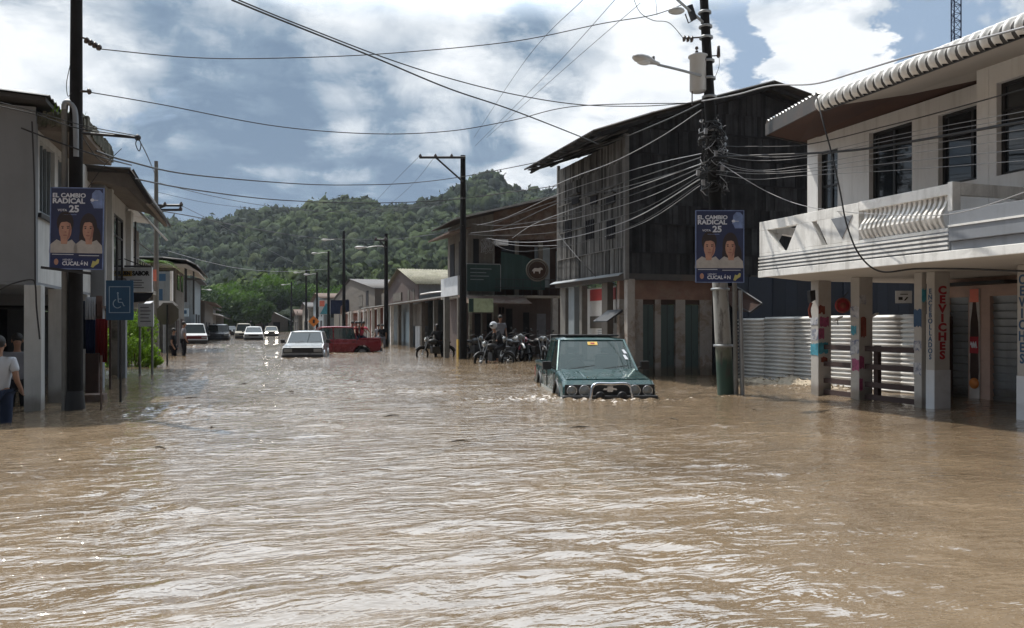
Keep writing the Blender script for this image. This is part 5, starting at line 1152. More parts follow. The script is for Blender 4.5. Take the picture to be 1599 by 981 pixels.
# stall goods hanging by the second house
st = thing('market_stall', 'small timber stall hung with navy, white and dark red cloths behind the left pole', 'stall', (-2.95, 17.0, -.5))
s_ = MB()
for x, y in ((-3.3, 16.9), (-2.75, 16.9), (-2.75, 18.6)): s_.box(x-.02, x+.02, y-.02, y+.02, -.5, 1.75)
s_.box(-3.3, -2.75, 16.88, 16.92, 1.68, 1.72); s_.box(-2.77, -2.73, 16.9, 18.6, 1.68, 1.72); s_.build('frame', 'brown_wood', st)
def cloth(pa, pb, ya_, yb_, D, m):
    s_ = MB(); s_.smooth = True; n = 14; A_, B_ = P(pa, ya_, D), P(pb, ya_, D); hz_ = (yb_-ya_)/F*D
    vs = []
    for i in range(n+1):
        q = A_.lerp(B_, i/n); o_ = .03*math.sin(i*1.7)
        for j in range(5): vs.append(q+Vector((0, o_*(j+1)/3, -hz_*j/4)))
    s_.add(vs, [(i*5+j, i*5+j+1, (i+1)*5+j+1, (i+1)*5+j) for i in range(n) for j in range(4)]); return s_.build('hanging_cloth', m, st, solid=.006)
cloth(133, 149, 464, 499, 14.6, 'cloth_white'); cloth(134, 149, 497, 552, 14.65, 'cloth_navy'); cloth(149, 168, 498, 566, 14.8, 'cloth_red'); cloth(128, 136, 470, 545, 14.9, 'navy_wall'); cloth(150, 160, 462, 500, 15.2, 'salmon')
s_ = MB(); A_ = P(133, 597, 14.6); s_.box(A_.x, A_.x+.22, A_.y, A_.y+.4, -.5, CAMH-(552-508)/F*14.6); s_.build('counter', 'brown_wood', st, bevel=.01)
s_ = MB(); A_ = P(137, 600, 14.0); s_.box(A_.x-.1, A_.x+.25, A_.y, A_.y+.4, -.2, .12); tag(s_.build('wooden_crate', 'rust_roof', origin=(A_.x, A_.y, -.2), bevel=.01), 'brown crate half under water at the foot of the market stall', 'crate')
# ------------------------------------------------------------------ signs and poles
def vert_pole(mb, x, y, r0, r1, z1, dxy=(0, 0), n=12, z0=-.5):
    k = 8; pts = [(x+dxy[0]*i/k, y+dxy[1]*i/k, z0+(z1-z0)*i/k) for i in range(k+1)]; mb.tube(pts, [r0+(r1-r0)*i/k for i in range(k+1)], n)
def sheet_sign(name, lab, pxc, pyc, wpx, hpx, D, pole_base_y, m, pr=.022, cat='road sign'):
    c = P(pxc, pyc, D); t = thing(name, lab, cat, (c.x, c.y, -.5)); M_ = frame(c, (CS, -SN, 0), (-SN, -CS, 0)); return t, M_, c, wpx/F*D/2, hpx/F*D/2
bsn, M_, c, w2, h2_ = sheet_sign('disabled_parking_sign', 'blue sign with a white wheelchair symbol on a thin post', 187, 469, 43, 62, 14.0, 628, 'blue_sign')
s_ = MB(); s_.box(-w2, w2, -h2_, h2_, -.006, .006, M_); pn = s_.build('panel', 'blue_sign', bsn, bevel=.003)
s_ = MB(); b_ = .055
for q in ((-w2+b_, w2-b_, -h2_+b_+.07, -h2_+b_+.082), (-w2+b_, w2-b_, h2_-b_-.062, h2_-b_-.05), (-w2+b_, -w2+b_+.012, -h2_+b_+.083, h2_-b_-.063), (w2-b_-.012, w2-b_, -h2_+b_+.083, h2_-b_-.063)): s_.box(q[0], q[1], q[2], q[3], .0065, .009, M_)
s_.build('border_line', 'sign_line', pn)
s_ = MB()
pt = lambda L: [M_ @ Vector((x, y, .0085)) for x, y in L]
s_.tube(pt([(-.03, .11), (-.025, .03), (-.02, -.035)]), .008, 6); s_.tube(pt([(-.02, -.035), (.05, -.04), (.075, -.10), (.095, -.095)]), .008, 6); s_.tube(pt([(-.022, .02), (.035, .02)]), .007, 6)
s_.tube(pt([(-.035+.075*math.cos(a), -.06+.075*math.sin(a)) for a in [R(110+i*15) for i in range(15)]]), .007, 6); s_.ell((-.03, .125, .0085), (.016, .016, .004), M_); s_.build('wheelchair_symbol', 'sign_line', pn)
s_ = MB(); q = M_ @ Vector((0, 0, -.03)); s_.tube([(q.x, q.y, -.5), (q.x, q.y, c.z+h2_*.8)], .022, 8); s_.build('post', 'dark_metal', bsn)
s_ = MB(); q = P(158, 560, 12.7); s_.tube([(q.x, q.y, -.5), (q.x+.0, q.y, .86)], .018, 6); tag(s_.build('metal_stake', 'rust_roof', origin=(q.x, q.y, -.5)), 'thin rusty stake standing in the water between the left pole and the blue sign', 'stake')
# octagon seen from behind
D = 27; c = P(262, 490, D); stp = thing('stop_sign_back', 'octagonal sign seen from behind on a thin post beside the green bushes', 'road sign', (c.x, c.y, -.5))
M_ = frame(c, (CS, -SN, 0), (-SN, -CS, 0)); s_ = MB(); rr = .40
s_.prism([(rr*math.cos(R(22.5+45*i)), rr*math.sin(R(22.5+45*i)), -.006) for i in range(8)], (0, 0, .012), M_); s_.build('panel', 'taupe_wall', stp)
s_ = MB(); q = M_ @ Vector((.0, 0, .04)); s_.tube([(q.x, q.y, -.5), (q.x, q.y, c.z+.3)], .03, 8); s_.build('post', 'dark_metal', stp)
# campaign posters
def poster(name, lab, pxc, pyc, wpx, hpx, D, tilt=0):
    c = P(pxc, pyc, D); t = thing(name, lab, 'poster', c, 'campaign posters on the utility poles')
    M_ = frame(c, (CS, -SN, 0), (-SN, -CS, 0)) @ Matrix.Rotation(R(tilt), 4, 'Z'); w, h = wpx/F*D/2, hpx/F*D/2
    k = w/.43
    s_ = MB(); s_.box(-w, w, -h, h, -.012, 0, M_); pn = s_.build('panel', 'poster_navy', t, bevel=.002)
    s_ = MB()
    for q in ((-w, -w+.014, -h, h), (w-.014, w, -h, h), (-w+.0145, w-.0145, -h, -h+.014), (-w+.0145, w-.0145, h-.014, h)): s_.box(q[0], q[1], q[2], q[3], .001, .006, M_)
    s_.build('frame_edge', 'poster_blue', t)
    T = lambda s, size, x, y, bold=.004, sx=1., m='poster_white', al='LEFT': text(s, size*k, m, pn, M_ @ Matrix.Translation((x*w, y*h, .004)), extrude=.001, bold=bold*k, sx=sx, align=al)
    T('EL CAMBIO', .094, -.92, .80, .003, 1.12); T('RADICAL', .112, -.92, .665, .004, 1.12); T('25', .15, -.30, .47, .005, 1.1); T('VOTA', .05, -.72, .44, .001, 1.1)
    s_ = MB(); s_.box(-w*.5, -w*.02, h*.33, h*.345, .001, .002, M_); s_.build('small_print', 'poster_blue', pn)
    ex = lambda mb, cx, cy, rx, ry, z, M_=M_: mb.add([(cx*w, cy*h, z)]+[(cx*w+rx*k*math.cos(R(15*i)), cy*h+ry*k*math.sin(R(15*i)), z) for i in range(24)], [(0, i+1, (i+1) % 24+1) for i in range(24)], M_)
    # large faded blue profile top right
    s_ = MB(); s_.prism([(x*w, y*h, .0015) for x, y in ((.55, .86), (.68, .95), (.84, .94), (.95, .86), (.95, .5), (.62, .5), (.56, .60), (.50, .64), (.54, .74))], (0, 0, .0008), M_); s_.build('profile_portrait', 'poster_blue', pn)
    s_ = MB(); s_.box(w*.5, w*.78, h*.69, h*.705, .003, .004, M_); ex(s_, .56, .70, .03, .025, .0035); s_.build('spectacles', 'poster_white', pn)
    # the two candidates
    for side, cx in ((0, -.46), (1, .46)):
        Mp = M_ @ Matrix.Translation((cx*w, -.6*h, 0)) @ Matrix.Diagonal((1.22, 1.36, 1, 1)) @ Matrix.Translation((-cx*w, .6*h, 0))
        s_ = MB(); ex(s_, cx+(.02 if side == 0 else -.02), (-.06 if side == 0 else -.14), .110 if side == 0 else .115, .135 if side == 0 else .17, .002, Mp)
        if side: ex(s_, cx-.16, -.32, .06, .12, .0022, Mp); ex(s_, cx+.20, -.34, .07, .14, .0022, Mp)
        s_.build('hair', 'poster_hair', pn)
        s_ = MB(); s_.prism([(cx*w+x*k, y*h, .003) for x, y in ((-.20, -.60), (-.19, -.46), (-.10, -.36), (.0, -.42), (.10, -.36), (.17, -.46), (.18, -.60))], (0, 0, .0008), Mp); s_.build('shirt', 'poster_cloth', pn)
        s_ = MB(); ex(s_, cx+(.03 if side == 0 else -.03), -.19, .082 if side == 0 else .070, .125 if side == 0 else .118, .0046, Mp); s_.prism([(cx*w+x*k, y*h, .0042) for x, y in ((-.04, -.44), (.04, -.44), (.05, -.30), (-.05, -.30))], (0, 0, .0003), Mp); s_.build('face', 'poster_skin', pn)
        ox = cx+(.03 if side == 0 else -.03)
        s_ = MB(); s_.prism([(ox*w+x*k, y*h, .0049) for x, y in ((-.085, -.10), (-.08, -.03), (-.04, .01), (.04, .01), (.08, -.03), (.085, -.12), (.065, -.07), (.02, -.04), (-.05, -.05))], (0, 0, .0004), Mp)
        for sx in (-1, 1): ex(s_, ox+sx*.085, -.125, .020, .005, .0056, Mp); ex(s_, ox+sx*.08, -.155, .012, .008, .0056, Mp)
        s_.build('fringe_and_eyes', 'poster_hair', pn)
        s_ = MB(); ex(s_, ox, -.285, .030, .009, .0054, Mp); ex(s_, ox+.01, -.225, .014, .008, .0052, Mp); s_.prism([(ox*w+x*k, y*h, .00475) for x, y in ((.05, -.05), (.076, -.16), (.062, -.30), (.02, -.375), (.035, -.28), (.048, -.18))], (0, 0, .0003), Mp); s_.build('features', 'poster_skin_shade', pn)
    s_ = MB(); s_.box(-w*.9, -w*.1, -h*.645, -h*.63, .0062, .007, M_); s_.box(w*.1, w*.85, -h*.665, -h*.65, .0062, .007, M_); s_.build('caption_line', 'poster_white', pn)
    s_ = MB(); s_.box(-w*.965, w*.965, -h*.97, -h*.71, .001, .0055, M_); bd_ = s_.build('footer_band', 'poster_band', pn) if False else s_.build('footer_band', 'poster_band', t)
    text('HENRY', .045*k, 'poster_white', t, M_ @ Matrix.Translation((-.5*w, -.77*h, .0065)), extrude=.0008, sx=1.1, align='LEFT'); text('CUCALÓN', .085*k, 'poster_white', t, M_ @ Matrix.Translation((-.52*w, -.86*h, .0065)), extrude=.0008, bold=.003*k, sx=1.0, align='LEFT')
    s_ = MB(); s_.prism([(x*w, y*h, .006) for x, y in ((.55, -.93), (.62, -.78), (.72, -.80), (.80, -.73), (.86, -.75), (.84, -.84), (.70, -.90), (.64, -.95))], (0, 0, .001), M_); s_.build('yellow_map', 'poster_gold', t)
    s_ = MB(); ex(s_, -.74, -.82, .035, .05, .0062); s_.build('small_face', 'poster_skin', t)
    return t, M_, w, h
# ------------------------------------------------------------------ utility poles
def insulator(mb, M_, n=3, r=.06):
    for i in range(n): mb.lathe([(.015, 0), (r, .02), (r*.8, .05), (.02, .06)], 12, M_ @ Matrix.Translation((0, 0, .075*i)))
def lamp_head(parent, p, d, k=1.0, name='lamp_head'):
    """cobra-head street lamp at p pointing along d"""
    d = Vector(d).normalized(); M_ = frame(p, d, (0, 0, 1) if abs(d.z) < .9 else (1, 0, 0))
    s_ = MB(); s_.smooth = True
    st = [(-.02, .035, .03), (.10, .05, .04), (.22, .09, .06), (.36, .13, .075), (.50, .12, .07), (.60, .07, .045), (.64, .02, .015)]
    n = 12; vs = []
    for x, w, h in st:
        for j in range(n):
            a = 2*math.pi*j/n; vs.append((x*k, w*k*math.cos(a), h*k*math.sin(a)+.02*k))
    s_.add(vs, [(i*n+j, i*n+(j+1) % n, (i+1)*n+(j+1) % n, (i+1)*n+j) for i in range(len(st)-1) for j in range(n)], M_)
    s_.add([vs[i] for i in range(n)], [tuple(range(n))[::-1]], M_); s_.add(vs[-n:], [tuple(range(n))], M_)
    h = s_.build(name, 'lamp_shell', parent)
    s_ = MB(); s_.ell((.38*k, 0, -.03*k), (.15*k, .10*k, .05*k), M_); s_.build('lens', 'sign_white', h)
    s_ = MB(); s_.lathe([(.03*k, .06*k), (.03*k, .12*k), (0, .125*k)], 10, M_ @ Matrix.Translation((.12*k, 0, 0))); s_.build('photocell', 'dark_metal', h)
    return h
# left pole
DL = 12.7; lp0 = P(117, 640, DL)
lp = thing('utility_pole', 'tarred black utility pole carrying a campaign poster at the left', 'utility pole', (lp0.x, lp0.y, -.5), 'utility poles along the street')
s_ = MB(); vert_pole(s_, lp0.x, lp0.y, .120, .075, 9.0, (.03, 0)); s_.build('shaft', 'tar_pole', lp)
cx_, cy_ = lp0.x-.13*CS+.0*SN, lp0.y+.13*SN
s_ = MB(); s_.tube([(cx_-SN*.06, cy_-CS*.06, -.3), (cx_-SN*.06, cy_-CS*.06, 4.75)], .045, 8); s_.build('conduit', 'pole_concrete', lp)
s_ = MB(); pts = catenary([Vector((cx_-SN*.06, cy_-CS*.06, 4.75)), Vector((cx_, cy_-.07, 4.85)), Vector((cx_+.08, cy_-.08, 4.84)), Vector((cx_+.14, cy_-.1, 4.7)), Vector((cx_+.15, cy_-.1, 4.0))]); s_.tube(pts, .05, 8); s_.build('weatherhead', 'grey_metal', lp)
s_ = MB(); s_.lathe([(.15, -.5), (.155, .02), (.135, .22), (.125, .3)], 12, Matrix.Translation((lp0.x, lp0.y, 0))); s_.build('base_collar', 'black_paint', lp)
s_ = MB(); A_ = P(125, 58, DL); s_.tube([A_, A_+Vector((.1, 0, -.02))], .015)
M_ = frame(P(133, 62, DL), (0, 1, 0), (.75, -.25, -.45)); insulator(s_, M_, 4, .055)
B_ = P(128, 143, DL); s_.tube([B_+Vector((-.05, 0, 0)), B_+Vector((.1, -.03, 0))], .02); insulator(s_, frame(B_+Vector((.08, -.03, 0)), (0, 0, 1), (1, -.3, 0)), 1, .05); s_.build('insulator', 'ceramic', lp)
s_ = MB(); A_ = P(128, 208, DL-.1); B_ = P(215, 215, DL-.1); s_.tube([A_, B_], .022, 8); s_.ell(B_, .05); s_.tube(catenary([B_, P(212, 225, DL-.1), P(217, 236, DL-.1), P(220, 226, DL-.1), P(216, 214, DL-.1)]), .008, 5); s_.build('bracket_arm', 'dark_metal', lp)
s_ = MB(); s_.tube(catenary([P(110, 100, DL-.15), P(104, 130, DL-.15), P(106, 150, DL-.1), P(112, 145, DL-.1)]), .006, 5); s_.build('loose_cable', 'cable', lp)
for k_ in range(5): pass
ps1, M1, w1, h1_ = poster('campaign_poster', 'navy campaign poster on the left utility pole', 120, 357, 84, 128, DL-.32, -1)
s_ = MB(); s_.box(-w1-.06, w1*.75, -h1_-.05, -h1_-.01, -.02, .01, M1 @ Matrix.Rotation(R(-6), 4, 'Z')); s_.build('lower_bar', 'dark_metal', ps1)
# big right pole, leaning
DR = 15.4; rp0 = P(1136, 617, DR); rp1 = P(1097, -40, DR)
lean = (rp1.x-rp0.x, rp1.y-rp0.y); zt = rp1.z
rp = thing('utility_pole', 'tall leaning utility pole with transformer, street lamps and tangled cables at the right', 'utility pole', (rp0.x, rp0.y, -.5), 'utility poles along the street')
k = 12; pts = [Vector((rp0.x+lean[0]*(i/k), rp0.y+lean[1]*(i/k), -.5+(zt+.5)*i/k)) for i in range(k+1)]
s_ = MB(); s_.tube(pts[5:], [.13-.055*i/7 for i in range(8)], 14); s_.build('upper_shaft', 'tar_pole', rp)
s_ = MB(); s_.tube(pts[:6], [.165-.03*i/5 for i in range(6)], 14)
m, b, p = newmat('painted_pole'); z = b.xyz(b.n('ShaderNodeNewGeometry').outputs['Position'])[2]; co = b.n('ShaderNodeTexCoord').outputs['Object']; n_n = b.noise(b.v('MULTIPLY', co, (8, 8, 2)), 1.0, 5, .6); zn = b.m('ADD', z, b.m('MULTIPLY', n_n, .5))
c_ = b.mix(b.ss(zn, .85, 1.05), (.03, .060, .045), (.13, .135, .10)); c_ = b.mix(b.ss(zn, 1.1, 1.3), c_, (.30, .29, .27)); c_ = b.mix(b.ss(n_n, .52, .66, 0, .75), c_, (.05, .04, .035)); b.put(p.inputs['Base Color'], c_); p.inputs['Roughness'].default_value = .85
s_.build('painted_shaft', 'painted_pole', rp)
def onpole(py): 
    t = (CAMH+(HZ-py)/F*DR+.5)/(zt+.5); return pts[0].lerp(pts[-1], t)
for off, r, z0, z1, m_ in ((.24, .045, -.5, 3.0, 'pole_concrete'), (.36, .04, -.3, 2.0, 'grey_metal')):
    s_ = MB(); q = onpole(560); s_.tube([(q.x+off*CS-.1, q.y-off*SN-.15, z0), (q.x+off*CS-.16, q.y-off*SN-.15, z1)], r, 8); s_.build('conduit', m_, rp)
for py in (20, 42, 59, 96, 123, 152, 205, 452, 540): s_ = MB(); q = onpole(py); M_ = Matrix.Translation(q); rr = .105+.00012*py; s_.lathe([(rr, -.025), (rr+.02, -.02), (rr+.02, .02), (rr, .025)], 14, M_); s_.build('clamp_band', 'grey_metal', rp)
# transformer
q = P(1090, 115, DR); s_ = MB(); s_.lathe([(.0, -.36), (.13, -.36), (.16, -.33), (.16, .30), (.19, .31), (.19, .34), (.10, .38), (0, .38)], 20, Matrix.Translation(q)); tf = s_.build('transformer', 'lamp_shell', rp)
s_ = MB(); s_.tube([q+Vector((-.13, 0, -.33)), q+Vector((-.13, 0, -.62))], .012, 6); insulator(s_, Matrix.Translation(q+Vector((-.06, -.05, .36))), 2, .035); s_.build('bushing', 'ceramic', tf)
# lamps
a_ = onpole(122); e_ = P(1027, 101, DR-.9); s_ = MB(); s_.tube(catenary([a_, a_.lerp(e_, .5)+Vector((0, 0, .01)), e_], 5), .025, 8); s_.build('lamp_arm', 'grey_metal', rp); lamp_head(rp, e_, (e_-a_), 1.0)
a_ = onpole(38); e2 = P(1058, 0, DR-.6); s_ = MB(); s_.tube([a_, e2, P(1040, -30, DR-.9)], .025, 8); s_.build('lamp_arm', 'grey_metal', rp)
q = P(1056, 17, DR-.5); s_ = MB(); s_.ell((0, 0, 0), (.16, .11, .065), frame(q, (1, -.3, .25), (0, 0, 1))); s_.build('floodlight', 'lamp_shell', rp)
q = P(1080, 20, DR-.3); s_ = MB(); s_.box(-.05, .05, -.04, .04, -.14, .14, frame(q, (1, 0, .5), (-.4, 0, 1))); s_.tube([P(1070, 22, DR-.4), P(1075, 36, DR-.4), P(1082, 32, DR-.3)], .012, 6); s_.build('cutout_fuse', 'dark_metal', rp)
q = P(1066, 60, DR-.1); s_ = MB(); insulator(s_, frame(q, (0, 0, 1), (1, -.2, -.05)), 3, .065); s_.tube([q, onpole(58)], .015, 6); s_.build('insulator', 'ceramic', rp)
q = P(1122, 82, DR); s_ = MB(); s_.tube([onpole(88), q+Vector((0, 0, -.06))], .012, 6); s_.lathe([(.02, -.1), (.035, -.08), (.03, .12), (.01, .13)], 10, Matrix.Translation(q)); s_.tube(catenary([q, P(1123, 102, DR), P(1117, 120, DR)]), .005, 5); s_.build('lightning_arrester', 'ceramic', rp)
# tangle of splices round the pole
s_ = MB()
for i in range(46):
    py = random.uniform(195, 305); q = onpole(py); a0 = random.random()*6.28; r_ = random.uniform(.14, .28); m_ = []
    for j in range(7):
        a = a0+j*random.uniform(.5, .9); m_.append(q+Vector((r_*math.cos(a), r_*math.sin(a), random.uniform(-.14, .14)+.02*j)))
    s_.tube(catenary(m_, 3), random.uniform(.007, .016), 5)
s_.build('cable_tangle', 'cable', rp)
for i in range(12):
    s_ = MB()
    py = random.uniform(200, 300); q = onpole(py); a0 = random.uniform(3.5, 6.0); r_ = random.uniform(.18, .3); s_.tube(catenary([q+Vector((r_*math.cos(a0+j*.5), r_*math.sin(a0+j*.5), random.uniform(-.12, .12))) for j in range(4)], 3), .008, 5); s_.build('pale_cable_loop', 'cable_light', rp)
for px, py in ((1102, 205), (1090, 270), (1128, 262), (1098, 285), (1118, 240)): q = P(px, py, DR-.25); each(rp, 'splice_box', 'cable_light', (q.x-.03, q.x+.03, q.y-.02, q.y+.02, q.z-.05, q.z+.05))
ps2, M2, w2_, h2__ = poster('campaign_poster', 'navy campaign poster on the leaning right-hand pole', 1124, 385, 76, 113, DR-.32, 0)
# second-row pole on the right
def simple_pole(px, pyb, pyt, w0, lab, m_='tar_pole', arm=None, D=None, lampv=None, nm='utility_pole'):
    D = D or DW(pyb); q = P(px, pyb, D); t = thing(nm, lab, 'utility pole', (q.x, q.y, -.5), 'utility poles along the street')
    z1 = CAMH+(HZ-pyt)/F*D; s_ = MB(); vert_pole(s_, q.x, q.y, w0/F*D/2, w0/F*D/2*.62, z1); s_.build('shaft', m_, t)
    if arm:
        for (xa, xb, ya_, ins) in arm:
            A_, B_ = P(xa, ya_, D-.1), P(xb, ya_, D-.1); s_ = MB(); s_.tube([A_, B_], .0013*D+.01, 6)
            s_.tube([A_.lerp(B_, .35), P(px, ya_+ins[1], D-.1)], .001*D+.008, 6); s_.build('crossarm', 'dark_metal', t)
            s_ = MB()
            for f in ins[0]:
                qq = A_.lerp(B_, f); s_.lathe([(.03, 0), (.0022*D, .02), (.0022*D, .06), (.02, .0045*D)], 8, Matrix.Translation(qq))
            s_.build('insulator', 'ceramic', t)
    if lampv:
        (xa, ya_, dpx, dpy) = lampv; A_ = P(px, ya_, D); B_ = P(xa, ya_+dpy, D); s_ = MB(); s_.tube(catenary([A_, A_.lerp(B_, .5)+Vector((0, 0, .06)), B_]), .03, 6); s_.build('lamp_arm', 'grey_metal', t); lamp_head(t, B_, (B_-A_)*Vector((1, 1, 0)), 1.15)
    return t
simple_pole(723, 560, 243, 13, 'tall black utility pole with a top crossarm in front of the green-board house', arm=[(655, 727, 246, ((.02, .35, .7), 38))])
simple_pole(603, 541, 365, 8, 'dark utility pole in front of the flat-canopy shops', arm=[(585, 606, 375, ((.1, .8), 12))], lampv=(572, 385, 0, 2))
simple_pole(537, 532, 361, 6, 'dark utility pole behind the red pickup', lampv=(515, 374, 0, 1))
simple_pole(513, 528, 392, 5, 'thin dark utility pole just left of the pole behind the red pickup', lampv=(497, 395, 0, 1))
simple_pole(495, 526, 425, 4.2, 'distant pole between the poster hoarding and the yellow diamond sign', lampv=(484, 428, 0, 1))
simple_pole(478, 524, 421, 4.0, 'distant pole left of the yellow diamond sign', lampv=(467, 425, 0, 1))
simple_pole(455, 521, 440, 3.2, 'far thin pole above the silver station wagon', lampv=(446, 444, 0, 1))
simple_pole(313, 524, 448, 3.4, 'far thin pole above the parked black pickup', lampv=(322, 452, 0, 1))
lp2 = simple_pole(244, 552, 252, 9, 'pale concrete pole beyond the blue wheelchair sign', 'pole_concrete', arm=[(246, 285, 321, ((.3, .95), 6)), (246, 284, 328, ((.95,), 6))], D=31)
s_ = MB(); q = P(238, 430, 30.7); s_.box(q.x-.14, q.x+.14, q.y-.03, q.y, q.z-.22, q.z+.22); s_.build('coral_notice', 'coral', lp2)
# lattice mast behind the white house
mt = thing('lattice_mast', 'slim lattice radio mast rising behind the white house roof', 'mast', P(1492, HZ, 60))
c = P(1492, HZ, 60); c.z = -.5; s_ = MB(); hw_ = .38; Hm = 29
for i in range(3): a = R(90+120*i); s_.tube([(c.x+hw_*math.cos(a), c.y+hw_*math.sin(a), -.5), (c.x+hw_*math.cos(a), c.y+hw_*math.sin(a), Hm)], .045, 6)
z = -.5; k = 0
while z < Hm-.6:
    for i in range(3):
        a, a2_ = R(90+120*i), R(210+120*i); A_ = (c.x+hw_*math.cos(a), c.y+hw_*math.sin(a), z+(0 if k % 2 else .6)); B_ = (c.x+hw_*math.cos(a2_), c.y+hw_*math.sin(a2_), z+(.6 if k % 2 else 0)); s_.tube([A_, B_], .022, 4)
        s_.tube([(A_[0], A_[1], z), (B_[0], B_[1], z)], .022, 4)
    z += .6; k += 1
s_.build('lattice', 'cloth_navy', mt)
# hoarding and diamond sign
D = 88; c = P(507, 480, D); hd_ = thing('hoarding', 'tall printed banner with red and turquoise picture behind the red pickup', 'banner', (c.x, c.y, 0)); M_ = frame(c, (CS, -SN, 0), (-SN, -CS, 0))
s_ = MB(); s_.box(-.62, .62, -.8, .8, -.04, .04, M_); s_.build('panel', 'sign_white', hd_); s_ = MB(); s_.box(-.55, .0, .1, .72, .041, .045, M_); s_.build('red_print', 'coral', hd_); s_ = MB(); s_.prism([(-.5, -.75, .041), (.5, -.75, .041), (.45, .3, .041), (.15, .45, .041), (-.1, 0, .041)], (0, 0, .004), M_); s_.build('turquoise_print', 'poster_cyan', hd_)
s_ = MB(); q = M_ @ Vector((0, -.8, -.05)); s_.tube([(q.x, q.y, q.z+.3), (q.x, q.y, -.5)], .06, 8); s_.build('post', 'grey_metal', hd_)
c = P(530, 480, 90); h2x = thing('shop_board', 'dark hoarding with a reddish figure print right of the tall banner', 'sign', (c.x, c.y, 0)); M_ = frame(c, (CS, -SN, 0), (-SN, -CS, 0)); s_ = MB(); s_.box(-1.1, 1.1, -.75, .8, -.04, .04, M_); s_.build('panel', 'cloth_navy', h2x); s_ = MB(); s_.prism([(.1, -.7, .041), (.8, -.7, .041), (.6, .1, .041), (.4, .3, .041), (.15, .1, .041)], (0, 0, .004), M_); s_.build('print', 'salmon', h2x)
s_ = MB(); q = M_ @ Vector((0, -.7, -.05)); s_.tube([(q.x, q.y, q.z+.3), (q.x, q.y, -.5)], .06, 8); s_.build('post', 'grey_metal', h2x)
D = 62; c = P(490, 502, D); dm = thing('warning_sign', 'orange-yellow diamond warning sign above the red pickup bonnet', 'road sign', (c.x, c.y, -.5)); M_ = frame(c, (CS, -SN, 0), (-SN, -CS, 0)) @ Matrix.Rotation(R(45), 4, 'Z'); s_ = MB(); s_.box(-.31, .31, -.31, .31, -.01, .01, M_); pn = s_.build('panel', 'orange', dm)
s_ = MB(); s_.box(-.08, .08, -.14, .14, .011, .014, M_ @ Matrix.Rotation(R(-45), 4, 'Z')); s_.build('symbol', 'black_paint', pn); s_ = MB(); q = M_ @ Vector((0, 0, -.04)); s_.tube([(q.x, q.y, q.z), (q.x, q.y, -.5)], .035, 8); s_.build('post', 'grey_metal', dm)
